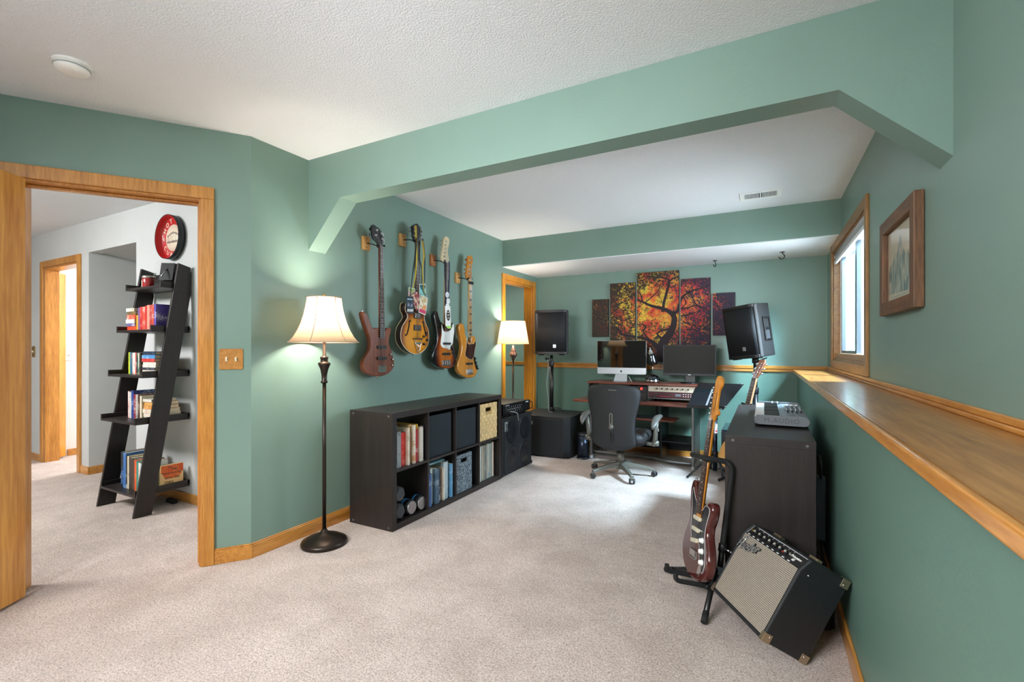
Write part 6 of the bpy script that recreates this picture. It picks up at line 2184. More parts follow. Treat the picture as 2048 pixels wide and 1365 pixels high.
for x0, x1, z0, z1, lab in panels:
    r = thing('canvas_panel', lab, 'canvas', ((x0 + x1) / 2, YC, z0), 0, 'canvas panels of the autumn tree')
    hw_ = (x1 - x0) / 2
    obj('stretcher', MB().box(-hw_, hw_, -0.026, 0.0, 0, z1 - z0), CEDGE, r, bevel=0.002)
    obj('print', MB().box(-hw_ + 0.001, hw_ - 0.001, -0.0265, -0.026, 0.001, z1 - z0 - 0.001), CANV, r)
    mb = MB()
    cx = (x0 + x1) / 2
    cnt = 0
    for st in strokes:
        s4 = spline(st, 5, False)
        for (xa, za, wa), (xb, zb, wb) in zip(s4, s4[1:]):
            L = math.hypot(xb - xa, zb - za) or 1
            nx, nz = -(zb - za) / L, (xb - xa) / L
            e = 0.35
            xa2, za2 = xa - (xb - xa) * e, za - (zb - za) * e
            pq = clip_poly([(xa2 + nx * wa, za2 + nz * wa), (xb + nx * wb, zb + nz * wb), (xb - nx * wb, zb - nz * wb), (xa2 - nx * wa, za2 - nz * wa)], x0 + .002, x1 - .002, z0 + .002, z1 - .002)
            if len(pq) >= 3:
                cnt += 1
                off = -0.0268 - 0.00002 * (cnt % 7)
                mb._f([mb.bm.verts.new((x - cx, off, z - z0)) for x, z in pq])
    if cnt:
        obj('tree_print', mb, BARK, r)
    else:
        mb.bm.free()

# ------------------------------------------------------------------ ceiling vent and hooks
cv = thing('ceiling_vent', 'white metal air vent in the ceiling in front of the soffit', 'vent', (-0.025, 4.235, CE))
obj('frame', MB().box(-0.148, 0.148, -0.095, -0.068, -0.006, 0).box(-0.148, 0.148, 0.068, 0.095, -0.006, 0).box(-0.148, -0.115, -0.068, 0.068, -0.006, 0).box(0.115, 0.148, -0.068, 0.068, -0.006, 0).box(-0.004, 0.004, -0.068, 0.068, -0.006, 0), WHITEP, cv, bevel=0.002)
obj('duct', MB().box(-0.115, 0.115, -0.068, 0.068, -0.002, -0.0005), mat('duct_dark', '2a2b2d', 0.8), cv)
for i in range(24):
    x = -0.110 + i * 0.0096
    if abs(x) < 0.008:
        continue
    obj('louver', MB().cbox((x, 0, -0.004), (0.0022, 0.134, 0.006), (0, 0.5, 0)), WHITEP, cv)
HOOKM = mat('black_iron', '1c1f1f', 0.4, 0.6)
for x, y, lab, a in ((-0.455, 5.36, 'small black ceiling hook in the soffit above the red canvas panel', 1.2), (0.155, 5.19, 'small black ceiling hook in the soffit nearest the window', 0.1)):
    r = thing('ceiling_hook', lab, 'hook', (x, y, 2.14), a, 'ceiling hooks in the soffit')
    obj('plate', MB().cyl((0, 0, -0.004), (0, 0, 0), 0.022, n=18), HOOKM, r)
    obj('hook', MB().tube([Vector(p_) for p_ in spline([(0, 0, -0.002), (0.004, 0, -0.018), (0.018, 0, -0.036), (0.016, 0, -0.056), (-0.004, 0, -0.066), (-0.024, 0, -0.058), (-0.030, 0, -0.046)], 4, False)], 0.0042, 8), HOOKM, r)


# ------------------------------------------------------------------ right hand cabinet (same kind of cube unit, seen from its end)
cr, CW2 = cube_unit('cube_shelf', 'dark cube shelf standing endwise along the low wall under the window, keyboard on top', (-0.170, 2.540, 0), -1, 1.455, 0.380, 0.785)
BACKM = mat('black_back_board', '101012', 0.7)
obj('back_board', MB().box(0.372, 0.379, 0.042, 1.413, 0.042, 0.743), BACKM, cr)

# keyboard controller
KC = thing('keyboard_controller', 'silver grey keyboard controller with pads and knobs on the right dark shelf', 'keyboard', (0.083, 2.915, 0.786))
GCAP = mat('grey_end_cap', '70747a', 0.45)
GTOP = mat('silver_grey_top', '8f98a0', 0.35, 0.25)
capP = rrect(0.262, 0.052, 0.0255, 8, 0, 0.036)
MXZ = basis((1, 0, 0), (0, 0, 1), (0, -1, 0))
for y0, y1 in ((0.0, 0.022), (0.758, 0.78)):
    e = obj('end_cap', MB().prism(capP, -y1, -y0, MXZ), GCAP, KC, bevel=0.003)
    if y0 == 0:
        text('lettering', 'M-AUDIO', 0.036, mat('engraved_grey', '4f5359', 0.6), e, basis((1, 0, 0), (0, 0, 1), (0, -1, 0), (0, -0.0002, 0.035)), 0.0006, space=1.12)
obj('case', MB().prism([(-0.128, 0.012), (0.128, 0.012), (0.128, 0.050), (0.020, 0.052), (-0.010, 0.046), (-0.128, 0.046)], -0.758, -0.022, MXZ), GTOP, KC, bevel=0.003)
for x in (-0.09, 0.09):
    for y in (0.06, 0.72):
        obj('rubber_foot', MB().cyl((x, y, 0.0), (x, y, 0.013), 0.012, n=12), RUBBER, KC)
# white and black keys
for i in range(29):
    y = 0.034 + i * 0.0238
    obj('white_key', MB().box(-0.129, -0.008, y, y + 0.0226, 0.045, 0.0545), mat('ivory_key', 'eeeeec', 0.25, coat=0.3), KC, bevel=0.001)
for i in range(28):
    if i % 7 in (2, 6):
        continue
    y = 0.034 + (i + 1) * 0.0238
    obj('black_key', MB().box(-0.082, -0.008, y - 0.007, y + 0.006, 0.054, 0.064), SATIN, KC, bevel=0.0015)
for i in range(2):
    for j in range(4):
        obj('pad', MB().box(0.040 + i * 0.040, 0.072 + i * 0.040, 0.045 + j * 0.040, 0.077 + j * 0.040, 0.050, 0.056), mat('grey_pad', '6b7278', 0.6), KC, bevel=0.002)
for i in range(4):
    obj('fader', MB().box(0.036 + i * 0.022, 0.046 + i * 0.022, 0.250 + 0.02 * (i % 2), 0.268 + 0.02 * (i % 2), 0.050, 0.064), BLACK, KC, bevel=0.001)
for i in range(4):
    for j in range(3):
        obj('knob', MB().cyl((0.036 + i * 0.024, 0.36 + j * 0.060, 0.050), (0.036 + i * 0.024, 0.36 + j * 0.060, 0.068), 0.0085, 0.0075, 14), mat('silver_knob', 'aab2ba', 0.25, 0.7), KC)
obj('display', MB().box(0.050, 0.110, 0.56, 0.64, 0.050, 0.054), mat('lcd_blue', '2c4f74', 0.2), KC)
for i in range(6):
    obj('button', MB().box(0.040 + (i % 3) * 0.026, 0.058 + (i % 3) * 0.026, 0.67 + (i // 3) * 0.03, 0.685 + (i // 3) * 0.03, 0.050, 0.055), WHITEP, KC, bevel=0.001)
for i in range(2):
    obj('wheel', MB().cyl((-0.045 + i * 0.03, 0.73, 0.048), (-0.030 + i * 0.03, 0.73, 0.048), 0.022, n=24), mat('silver_knob', 'aab2ba', 0.25, 0.7), KC)

# ------------------------------------------------------------------ small combo amplifier tilted back on its legs
AYAW, ATILT = math.radians(212.2), math.radians(30.5)
fx, fy = math.cos(AYAW), math.sin(AYAW)
aD = Vector((fx * math.cos(ATILT), fy * math.cos(ATILT), math.sin(ATILT)))
aU = Vector((-fx * math.sin(ATILT), -fy * math.sin(ATILT), math.cos(ATILT)))
aW = Vector((fy, -fx, 0.0))       # from the near end to the far end
amp = thing('combo_amplifier', 'black combo guitar amplifier with silver grille cloth tilted back against the low wall', 'guitar amplifier', (0.140, 2.109, 0.002))
AM = basis(aW, aU, aD)            # local x along width, y up, z forward
W_, H_, D_ = 0.388, 0.360, 0.205
TOL = mat('amp_tolex', '1a1c1f', 0.48, bump=0.3, bscale=500)
# side profile (z forward, y up) as two cheeks with a wrap
prof_ = [(0, 0), (D_, 0), (D_, 0.303), (D_ - 0.024, H_), (0, H_)]
MS = basis(aD, aU, aW * -1.0)      # outline (forward, up); thickness along -aW
for x0, x1 in ((0.0, 0.016), (W_ - 0.016, W_)):
    obj('side_panel', MB().prism(ccw([(a, b_) for a, b_ in prof_]), -x1, -x0, MS), TOL, amp, bevel=0.008, seg=3)
obj('top_panel', MB().box(0.016, W_ - 0.016, H_ - 0.016, H_, 0.006, D_ - 0.030, AM), TOL, amp, bevel=0.005)
obj('bottom_panel', MB().box(0.016, W_ - 0.016, 0.0, 0.016, 0.0, D_, AM), TOL, amp, bevel=0.006)
obj('back_panel', MB().box(0.016, W_ - 0.016, 0.016, H_ - 0.016, 0.004, 0.012, AM), BACKM, amp)


def cloth_mat():
    m = mat('silver_grille_cloth', 'b3a898', 0.6)
    nt = m.node_tree
    b = nt.nodes['Principled BSDF']
    tc = nt.nodes.new('ShaderNodeTexCoord')
    mp = nt.nodes.new('ShaderNodeMapping')
    nt.links.new(tc.outputs['Generated'], mp.inputs[0])
    br = nt.nodes.new('ShaderNodeTexBrick')
    br.inputs['Color1'].default_value = lin('cfc6b6')
    br.inputs['Color2'].default_value = lin('bdb3a4')
    br.inputs['Mortar'].default_value = lin('62594f')
    br.inputs['Scale'].default_value = 1.0
    br.inputs['Mortar Size'].default_value = 0.0019
    br.inputs['Mortar Smooth'].default_value = 0.4
    br.inputs['Brick Width'].default_value = 0.0070
    br.inputs['Row Height'].default_value = 0.0070
    br.offset = 0.0
    nt.links.new(mp.outputs[0], br.inputs['Vector'])
    nt.links.new(br.outputs['Color'], b.inputs['Base Color'])
    mp.inputs['Scale'].default_value = (0.37, 0.28, 1)
    return m, mp


CLOTH, CMAP = cloth_mat()
go_ = MB().box(0.0, W_ - 0.032, 0.0, 0.287, 0.0, 0.012)
gc = obj('grille_cloth', go_, CLOTH, amp)
gc.matrix_local = AM @ Matrix.Translation((0.016, 0.016, D_ - 0.016))
# slanted control panel
sl = Vector((0, H_ - 0.303 - 0.004, -0.024))
sln = sl.normalized()
cN = Vector((0, 0.024, H_ - 0.303)).normalized()
CP = AM @ basis((1, 0, 0), sln, (0, -sln.z, sln.y), (0.016, 0.304, D_ - 0.004))
obj('control_panel', MB().box(0.0, W_ - 0.032, 0.0, 0.055, -0.010, 0.0, CP), SATIN, amp)
mb = MB()
WW = W_ - 0.032
mb.box(0.004, WW - 0.030, 0.0515, 0.0535, 0, 0.0005, CP)
mb.box(WW - 0.0055, WW - 0.004, 0.004, 0.0535, 0, 0.0005, CP)
for i in range(9):
    x = WW - 0.03 - i * 0.034
    mb.box(x, x + 0.014, 0.002, 0.006, 0, 0.0005, CP)
for i in range(8):
    x = WW - 0.045 - i * 0.034
    mb.box(x, x + 0.0012, 0.044, 0.0515, 0, 0.0005, CP)
obj('panel_print', mb, mat('white_print', 'd8dce0', 0.5), amp)
KN = mat('silver_cap_knob', 'd8d4c4', 0.3, 0.5)
for i in range(7):
    x = WW - 0.048 - i * 0.035
    k_ = obj('knob', MB().cyl(CP @ Vector((x, 0.026, 0)), CP @ Vector((x, 0.026, 0.012)), 0.0095, 0.0075, 16), BLACK, amp)
    obj('knob_cap', MB().cyl(CP @ Vector((x, 0.026, 0.012)), CP @ Vector((x, 0.026, 0.0130)), 0.0055, n=14), KN, k_)
obj('input_jack', MB().cyl(CP @ Vector((WW - 0.022, 0.028, 0)), CP @ Vector((WW - 0.022, 0.028, 0.006)), 0.007, n=14), BRASS, amp)
for x in (0.100, 0.082):
    obj('socket', MB().cyl(CP @ Vector((x, 0.030, 0)), CP @ Vector((x, 0.030, 0.004)), 0.006, n=14), CHROME, amp)
obj('red_lamp', MB().ball(CP @ Vector((0.116, 0.022, 0.002)), 0.005, 12, 8), mat('red_jewel', '8a2018', 0.2), amp)
TXM = CP @ Matrix.Rotation(PI, 4, 'Z') @ Matrix.Scale(-1, 4, (0, 1, 0)) if False else None
# lettering runs from the far end towards the near end of the panel
LM = CP @ basis((-1, 0, 0), (0, 1, 0), (0, 0, -1)) @ Matrix.Scale(1, 4)
LR = CP @ Matrix(((-1, 0, 0, 0), (0, 1, 0, 0), (0, 0, 1, 0), (0, 0, 0, 1)))
text('lettering', 'Princeton', 0.015, WHITEP, amp, LR @ Matrix.Translation((-0.047, 0.032, 0.0003)), 0.0003, shear=0.35, bold=0.0003)
text('lettering', '65', 0.015, WHITEP, amp, LR @ Matrix.Translation((-0.050, 0.018, 0.0003)), 0.0003, shear=0.2, bold=0.0005)
GP = AM @ Matrix(((-1, 0, 0, W_ - 0.016), (0, 1, 0, 0.016), (0, 0, 1, D_ - 0.0035), (0, 0, 0, 1)))
lg_ = text('script_badge', 'Fender', 0.050, mat('chrome_script', 'd0d0d0', 0.25, 0.8), amp, GP @ Matrix.Translation((0.062, 0.243, 0.0062)) @ Matrix.Rotation(math.radians(10), 4, 'Z'), 0.0018, shear=0.45, bold=0.0006)
lg2 = text('script_backing', 'Fender', 0.050, SATIN, amp, GP @ Matrix.Translation((0.062, 0.243, 0.002)) @ Matrix.Rotation(math.radians(10), 4, 'Z'), 0.0016, shear=0.45, bold=0.0032)
obj('script_swash', MB().tube([GP @ Vector(p_) for p_ in spline([(0.022, 0.275, 0.004), (0.030, 0.262, 0.005), (0.022, 0.235, 0.005), (0.012, 0.212, 0.004)], 4, False)], 0.0036, 8).tube([GP @ Vector(p_) for p_ in spline([(0.018, 0.268, 0.004), (0.040, 0.280, 0.005), (0.052, 0.276, 0.004)], 4, False)], 0.003, 8).tube([GP @ Vector(p_) for p_ in spline([(0.030, 0.226, 0.003), (0.070, 0.222, 0.004), (0.112, 0.240, 0.004)], 4, False)], 0.002, 8), mat('chrome_script', 'd0d0d0', 0.25, 0.8), amp)
# handle on the top, chrome corners, side screws
obj('strap_handle', MB().tube([AM @ Vector(p_) for p_ in spline([(0.095, H_ + 0.006, 0.095), (0.13, H_ + 0.016, 0.095), (0.20, H_ + 0.020, 0.095), (0.27, H_ + 0.016, 0.095), (0.305, H_ + 0.006, 0.095)], 4, False)], 0.011, 8, flat=aU), RUBBER, amp)
for x0, x1 in ((0.062, 0.108), (0.292, 0.338)):
    obj('handle_end', MB().box(x0, x1, H_ - 0.001, H_ + 0.012, 0.082, 0.108, AM), mat('nickel', 'b9a78c', 0.3, 0.9), amp, bevel=0.003)
NICK = mat('nickel', 'b9a78c', 0.3, 0.9)


def corner(x, y, z, sx, sy, sz):
    """pressed metal corner: three rounded leaves"""
    a = 0.034
    t = 0.0016
    mb = MB()
    mb.box(min(x, x + sx * t) - (t if sx > 0 else 0), max(x, x + sx * t) + (0 if sx > 0 else t), min(y, y + sy * a), max(y, y + sy * a), min(z, z + sz * a), max(z, z + sz * a), AM)
    mb.box(min(x, x + sx * a * 0.5), max(x, x + sx * a * 0.5), y - t if sy > 0 else y, y if sy > 0 else y + t, min(z, z + sz * a), max(z, z + sz * a), AM)
    mb.box(min(x, x + sx * a * 0.5), max(x, x + sx * a * 0.5), min(y, y + sy * a), max(y, y + sy * a), z - t if sz > 0 else z, z if sz > 0 else z + t, AM)
    c = obj('metal_corner', mb, NICK, amp, bevel=0.0016)
    obj('rivet', MB().ball(AM @ Vector((x - sx * 0.002, y + sy * 0.024, z + sz * 0.024)), 0.0035, 10, 6), CHROME, c)


for x, sx in ((0.0, 1), (W_, -1)):
    corner(x, 0.0, D_, sx, 1, -1)
    corner(x, 0.0, 0.0, sx, 1, 1)
    corner(x, H_, 0.0, sx, -1, 1)
obj('side_screw', MB().ball(AM @ Vector((-0.0005, 0.30, 0.165)), 0.004, 10, 6), CHROME, amp)
# swing-out tilt legs
for x, sx in ((-0.004, -1), (W_ + 0.004, 1)):
    pass

# coiled cable and loose cables behind
q = obj('coiled_cable', MB().tube([(0.215 + 0.048 * math.cos(t * 0.42), 2.44 + 0.048 * math.sin(t * 0.42), 0.008 + 0.075 * t / 90) for t in range(91)], 0.007, 8), RUBBER)
tag(q, 'black coiled cable on the carpet behind the combo amplifier by the low wall', 'cable')
ps = thing('power_strip', 'grey power strip hanging behind the right dark shelf by the low wall', 'power strip', (0.2555, 2.86, 0.40))
obj('body', MB().box(-0.022, 0.018, -0.025, 0.025, -0.16, 0.16), mat('grey_strip', '5a6068', 0.5), ps, bevel=0.004)
for k in range(5):
    obj('outlet', MB().box(-0.0245, -0.021, -0.014, 0.014, -0.13 + k * 0.055, -0.10 + k * 0.055), BLACK, ps, bevel=0.002)
for pts, lab in (([(0.255, 2.86, 0.235), (0.258, 2.78, 0.16), (0.265, 2.70, 0.06), (0.262, 2.62, 0.007)], 'thin black cable dropping from the power strip behind the right dark shelf'),
                 ([(0.225, 2.60, 0.715), (0.236, 2.63, 0.66), (0.240, 2.70, 0.60), (0.250, 2.80, 0.565)], 'black cable bundle behind the top corner of the right dark shelf')):
    q = obj('cable', MB().tube([Vector(p_) for p_ in spline(pts, 5, False)], 0.005 if 'thin' in lab else 0.007, 8), RUBBER)
    tag(q, lab, 'cable')

# ------------------------------------------------------------------ electric guitar on its stand
na, nt_, nr = 3.625, 0.178, -0.103
n0 = Vector((math.cos(na), math.sin(na), 0))
x0_ = Vector((-math.sin(na), math.cos(na), 0))
up_ = Vector((0, 0, 1))
gn = n0 * math.cos(nt_) + up_ * math.sin(nt_)
gu0 = -n0 * math.sin(nt_) + up_ * math.cos(nt_)
gx = x0_ * math.cos(nr) - gu0 * math.sin(nr)
gu = gu0 * math.cos(nr) + x0_ * math.sin(nr)
SP0 = Vector((-0.313, 2.447, 0.113))
SG = thing('electric_guitar', 'dark red electric guitar with black pickguard on the black stand in the foreground', 'guitar', SP0)
GL = basis(gx, gu, gn)
body = [(-0.008, -0.022), (-0.075, -0.012), (-0.130, 0.025), (-0.160, 0.085), (-0.158, 0.145), (-0.132, 0.200), (-0.116, 0.240), (-0.122, 0.285), (-0.140, 0.335), (-0.148, 0.385), (-0.136, 0.425), (-0.112, 0.432), (-0.090, 0.405), (-0.068, 0.360),
        (-0.040, 0.335), (0.0, 0.325), (0.034, 0.318), (0.052, 0.325), (0.075, 0.352), (0.100, 0.362), (0.122, 0.350), (0.130, 0.318), (0.120, 0.275), (0.106, 0.240), (0.112, 0.200), (0.140, 0.150), (0.160, 0.095), (0.152, 0.040), (0.110, 0.000), (0.055, -0.018)]
WINE = mat('wine_red_gloss', '4a1714', 0.14, coat=0.8, var=0.25, vscale=5)
bps = ccw([p_[:2] for p_ in spline(body, 4)])
obj('body', MB().prism(bps, -0.043, 0.0, GL, 0.010), WINE, SG)
pgs = [(-0.105, 0.395), (-0.080, 0.365), (-0.035, 0.325), (0.0, 0.318), (0.034, 0.308), (0.058, 0.335), (0.098, 0.335), (0.112, 0.315), (0.096, 0.255), (0.094, 0.200), (0.118, 0.140), (0.132, 0.080), (0.118, 0.040), (0.095, 0.045), (0.060, 0.105), (0.045, 0.150), (-0.030, 0.150), (-0.058, 0.170), (-0.075, 0.215), (-0.088, 0.285), (-0.112, 0.355)]
pgq = ccw([p_[:2] for p_ in spline(pgs, 3)])
obj('pickguard', MB().prism(pgq, 0.0, 0.0028, GL), mat('black_pickguard', '1b191c', 0.25, coat=0.2), SG)
obj('pickguard_edge', MB().tube([GL @ Vector((a, b_, 0.0022)) for a, b_ in pgq], 0.0016, 5, True), mat('white_ply', 'c9c4c4', 0.4), SG)
AMB = wood('amber_neck', 'b9721f', 'd98f32', 0.25, 'z', 1.0, 0.4)
mb = MB()
rings = []
for w, y in ((0.028, 0.255), (0.021, 0.752)):
    rings.append([mb.bm.verts.new(GL @ Vector((-w * math.cos(PI * t / 8), y, 0.004 - 0.022 * math.sin(PI * t / 8)))) for t in range(9)])
for i in range(8):
    mb._f((rings[0][i], rings[0][i + 1], rings[1][i + 1], rings[1][i]), True)
mb._f((rings[0][0], rings[1][0], rings[1][8], rings[0][8]))
mb._f(rings[0])
mb._f(rings[1][::-1])
obj('neck', mb, AMB, SG)
mb = MB()
ya_, yb_ = 0.285, 0.752


def hw_at(y):
    return 0.028 + (0.021 - 0.028) * (y - 0.255) / (0.752 - 0.255)


mb.hexa([GL @ Vector(p_) for p_ in ((-hw_at(ya_), ya_, 0.004), (hw_at(ya_), ya_, 0.004), (hw_at(yb_), yb_, 0.004), (-hw_at(yb_), yb_, 0.004), (-hw_at(ya_), ya_, 0.009), (hw_at(ya_), ya_, 0.009), (hw_at(yb_), yb_, 0.009), (-hw_at(yb_), yb_, 0.009))])
mb.mi = 1
fz = [0.752]
for k in range(1, 22):
    y = 0.108 + 0.644 * 2 ** (-k / 12)
    fz.append(y)
    if y > ya_:
        mb.box(-hw_at(y) + 0.0005, hw_at(y) - 0.0005, y - 0.001, y + 0.001, 0.008, 0.0102, GL)
mb.box(-0.021, 0.021, 0.752, 0.756, 0.004, 0.012, GL)
mb.mi = 2
for k in (3, 5, 7, 9, 12, 15, 17, 19):
    y = (fz[k] + fz[k - 1]) / 2
    mb.cyl(GL @ Vector((0, y, 0.0085)), GL @ Vector((0, y, 0.0096)), 0.0034, n=10)
obj('fingerboard', mb, [ROSEW, STEEL, mat('pearl_inlay', 'e4dfce', 0.3)], SG)
head = [(-0.021, 0.750), (0.021, 0.750), (0.032, 0.772), (0.062, 0.782), (0.058, 0.800), (0.038, 0.818), (0.034, 0.850), (0.036, 0.885), (0.040, 0.905), (0.058, 0.925), (0.060, 0.952), (0.040, 0.975), (0.010, 0.978), (-0.008, 0.962), (-0.014, 0.925), (-0.018, 0.86), (-0.022, 0.80)]
GH = GL
obj('headstock', MB().prism(ccw([p_[:2] for p_ in spline(head, 3)]), -0.010, 0.004, GH, 0.002), AMB, SG)
text('lettering', 'Stratocaster', 0.020, mat('dark_decal', '3a2412', 0.5), SG, GL @ Matrix.Translation((0.020, 0.846, 0.0043)) @ Matrix.Rotation(math.radians(84), 4, 'Z'), 0.0002, shear=0.3)
for i in range(6):
    y = 0.785 + i * 0.0265
    x = -0.010 + i * 0.0015
    tn = obj('tuner', MB().cyl(GL @ Vector((x, y, 0.004)), GL @ Vector((x, y, 0.018)), 0.0042, n=12), CHROME, SG)
    mb = MB().cyl(GL @ Vector((x - 0.008, y, -0.014)), GL @ Vector((x - 0.026, y, -0.014)), 0.0025, n=8)
    mb.ball(GL @ Vector((x - 0.032, y, -0.014)), 0.007, 12, 8)
    obj('tuning_key', mb, CHROME, tn)
PKW = mat('aged_white_pickup', 'ded3b6', 0.35)
for cx_, cy_, a_ in ((0.0, 0.262, 0), (0.0, 0.208, 0), (0.002, 0.155, 10)):
    M = GL @ Matrix.Translation((cx_, cy_, 0.0028)) @ Matrix.Rotation(math.radians(a_), 4, 'Z')
    pk = obj('pickup', MB().prism(rrect(0.082, 0.020, 0.0099, 6), 0.0, 0.010, M), PKW, SG, bevel=0.002)
    mb = MB()
    for i in range(6):
        mb.cyl(M @ Vector((-0.026 + i * 0.0104, 0, 0.009)), M @ Vector((-0.026 + i * 0.0104, 0, 0.0112)), 0.0026, n=10)
    obj('pole_piece', mb, STEEL, pk)
mb = MB().box(-0.040, 0.040, 0.070, 0.110, 0.0, 0.004, GL)
mb.box(-0.040, 0.040, 0.070, 0.074, 0.004, 0.012, GL)
for i in range(6):
    mb.box(-0.031 + i * 0.0105, -0.022 + i * 0.0105, 0.080, 0.110, 0.005, 0.011, GL)
obj('bridge', mb, CHROME, SG, bevel=0.0008)
for x, y in ((0.078, 0.175), (0.088, 0.128), (0.102, 0.082)):
    obj('knob', MB().lathe([(0.014, 0.0028), (0.013, 0.006), (0.0105, 0.010), (0.0095, 0.018), (0, 0.019)], 20, GL @ Matrix.Translation((x, y, 0))), WHITEP, SG)
obj('switch_tip', MB().cyl(GL @ Vector((0.070, 0.215, 0.003)), GL @ Vector((0.072, 0.219, 0.018)), 0.0025, n=8).ball(GL @ Vector((0.072, 0.219, 0.019)), 0.0045, 10, 6), WHITEP, SG)
obj('jack_plate', MB().prism([(0.082 + 0.016 * math.cos(t * PI / 10), 0.040 + 0.034 * math.sin(t * PI / 10)) for t in range(20)], 0.0, 0.004, GL @ Matrix.Translation((0.082, 0.04, 0)) @ Matrix.Rotation(math.radians(-20), 4, 'Z') @ Matrix.Translation((-0.082, -0.04, 0))), CHROME, SG, bevel=0.001)
obj('strap_button', MB().cyl(GL @ Vector((-0.130, 0.425, -0.02)), GL @ Vector((-0.142, 0.442, -0.02)), 0.006, n=12), CHROME, SG)
for i in range(6):
    t = i / 5
    obj('string', MB().tube([GL @ Vector((-0.026 + 0.052 * t, 0.106, 0.013)), GL @ Vector((-0.017 + 0.034 * t, 0.755, 0.0122)), GL @ Vector((-0.010 + (5 - i) * 0 + i * 0.0015, 0.785 + i * 0.0265, 0.012))], 0.0007 - 0.00006 * i, 4), STEEL, SG)

# its stand: tube post with a hooked yoke and a padded cradle
SB = SP0
gs = thing('guitar_stand', 'black tubular guitar stand with hooked yoke holding the dark red guitar', 'guitar stand', (-0.205, 2.60, 0))
bs = Vector((-0.205, 2.60, 0))


def S(p_):
    return Vector(p_) - bs


yk = SP0 + gu * 0.555 - gn * 0.040          # behind the neck
post_top = Vector((-0.139, 2.513, 0.605))
post_bot = Vector((-0.196, 2.452, 0.075))
obj('post', MB().tube([S(post_bot), S(post_bot.lerp(post_top, 0.35))], 0.0135, 14), SATIN, gs)
yc_ = SP0 + gu * 0.560 + gn * 0.030
hook = [post_bot.lerp(post_top, 0.33), post_bot.lerp(post_top, 0.8), post_top, post_top + Vector((-0.004, 0.0, 0.032)), post_top + Vector((-0.030, 0.004, 0.054)),
        yc_ + gx * 0.050 + Vector((0, 0, 0.0)), yc_ + gx * 0.0 - gn * 0.004, yc_ - gx * 0.055, yc_ - gx * 0.095 + gn * 0.008]
obj('yoke_tube', MB().tube([S(p_) for p_ in spline(hook, 5, False)], 0.0135, 12), RUBBER, gs)
obj('height_clamp', MB().cyl(S(post_bot.lerp(post_top, 0.30)), S(post_bot.lerp(post_top, 0.37)), 0.018, n=16), BLACK, gs, bevel=0.002)
kp = S(post_bot.lerp(post_top, 0.335))
obj('clamp_screw', MB().cyl(kp + Vector((0.012, -0.012, 0)), kp + Vector((0.034, -0.030, 0)), 0.005, n=10).ball(kp + Vector((0.040, -0.034, 0)), 0.010, 10, 8, (1, 1, 0.5)), STEEL, gs)
obj('height_sticker', MB().cyl(S(post_bot.lerp(post_top, 0.10)), S(post_bot.lerp(post_top, 0.17)), 0.0141, n=14), mat('pale_sticker', 'a9b4bc', 0.5), gs)
# cradle: two padded arms below the body
cb = SP0 - gu * 0.020 - gn * 0.055
for s_ in (-1, 1):
    a0 = cb + gx * (0.062 * s_) - gu * 0.012
    a1 = a0 + gn * 0.145 - gu * 0.0 + Vector((0, 0, 0.004))
    a2 = a1 + gu * 0.030 + gn * 0.010
    obj('cradle_arm', MB().tube([S(p_) for p_ in spline([a0, a0.lerp(a1, 0.5), a1, a2], 4, False)], 0.0115, 12), RUBBER, gs)
obj('cross_bar', MB().tube([S(cb - gx * 0.085 - gu * 0.012), S(cb + gx * 0.085 - gu * 0.012)], 0.012, 12), SATIN, gs)
cc = cb - gu * 0.012
obj('bracket', MB().tube([S(cc + gx * 0.05), S(Vector((-0.196, 2.452, 0.092)))], 0.014, 10), SATIN, gs)
for foot, lab in (((-0.232, 2.205, 0.014), 0), ((-0.470, 2.640, 0.014), 1), ((-0.02, 2.490, 0.014), 2)):
    f = Vector(foot)
    l0 = Vector((-0.205, 2.458, 0.15))
    lgx = obj('leg', MB().tube([S(l0), S(l0.lerp(f, 0.94))], 0.0125, 12), SATIN, gs)
    obj('rubber_foot', MB().tube([S(l0.lerp(f, 0.82)), S(f)], 0.0140, 12), RUBBER, lgx)

# ------------------------------------------------------------------ music stand, acoustic guitar and case behind the cabinet
ms = thing('music_stand', 'black music stand with tilted desk behind the red guitar headstock', 'music stand', (-0.411, 4.86, 0))
mo_ = Vector((-0.411, 4.86, 0))
TL_, TR_, BR_, BL_ = Vector((-0.565, 4.93, 0.876)), Vector((-0.167, 4.93, 0.876)), Vector((-0.314, 4.53, 0.676)), Vector((-0.620, 4.53, 0.676))
ex = (TR_ - TL_).normalized()
nrm = ex.cross(TL_ - BL_).normalized()
th = nrm * 0.003
obj('desk_plate', MB().hexa([p_ - mo_ for p_ in (BL_, BR_, TR_, TL_)] + [p_ - mo_ + th for p_ in (BL_, BR_, TR_, TL_)]), SATIN, ms)
lip = (ex * 0).copy()
obj('desk_lip', MB().hexa([p_ - mo_ for p_ in (BL_, BR_, BR_ + nrm * 0.035, BL_ + nrm * 0.035)] + [p_ - mo_ - Vector((0, 0.003, 0.002)) for p_ in (BL_, BR_, BR_ + nrm * 0.035, BL_ + nrm * 0.035)]), SATIN, ms)
for p_ in (TR_ - ex * 0.02, BR_ - ex * 0.02, BR_.lerp(TR_, 0.08)):
    obj('clip', MB().ball(p_ - mo_ + nrm * 0.006, 0.008, 10, 8), STEEL, ms)
vs_ = (TL_ - BL_)
vs_ = (vs_ - ex * vs_.dot(ex)).normalized()
nu_ = ex.cross(vs_)
if nu_.z < 0:
    nu_ = -nu_
TP = BL_ + nu_ * 0.0035 + vs_ * 0.012 + ex * 0.004
tbm = thing('tablet', 'black tablet with a bright silver strip lying on the tilted music stand desk', 'tablet', TP)
MT2 = basis(ex, vs_, nu_)
SK = (TL_ - BL_).dot(ex) / (TL_ - BL_).dot(vs_)
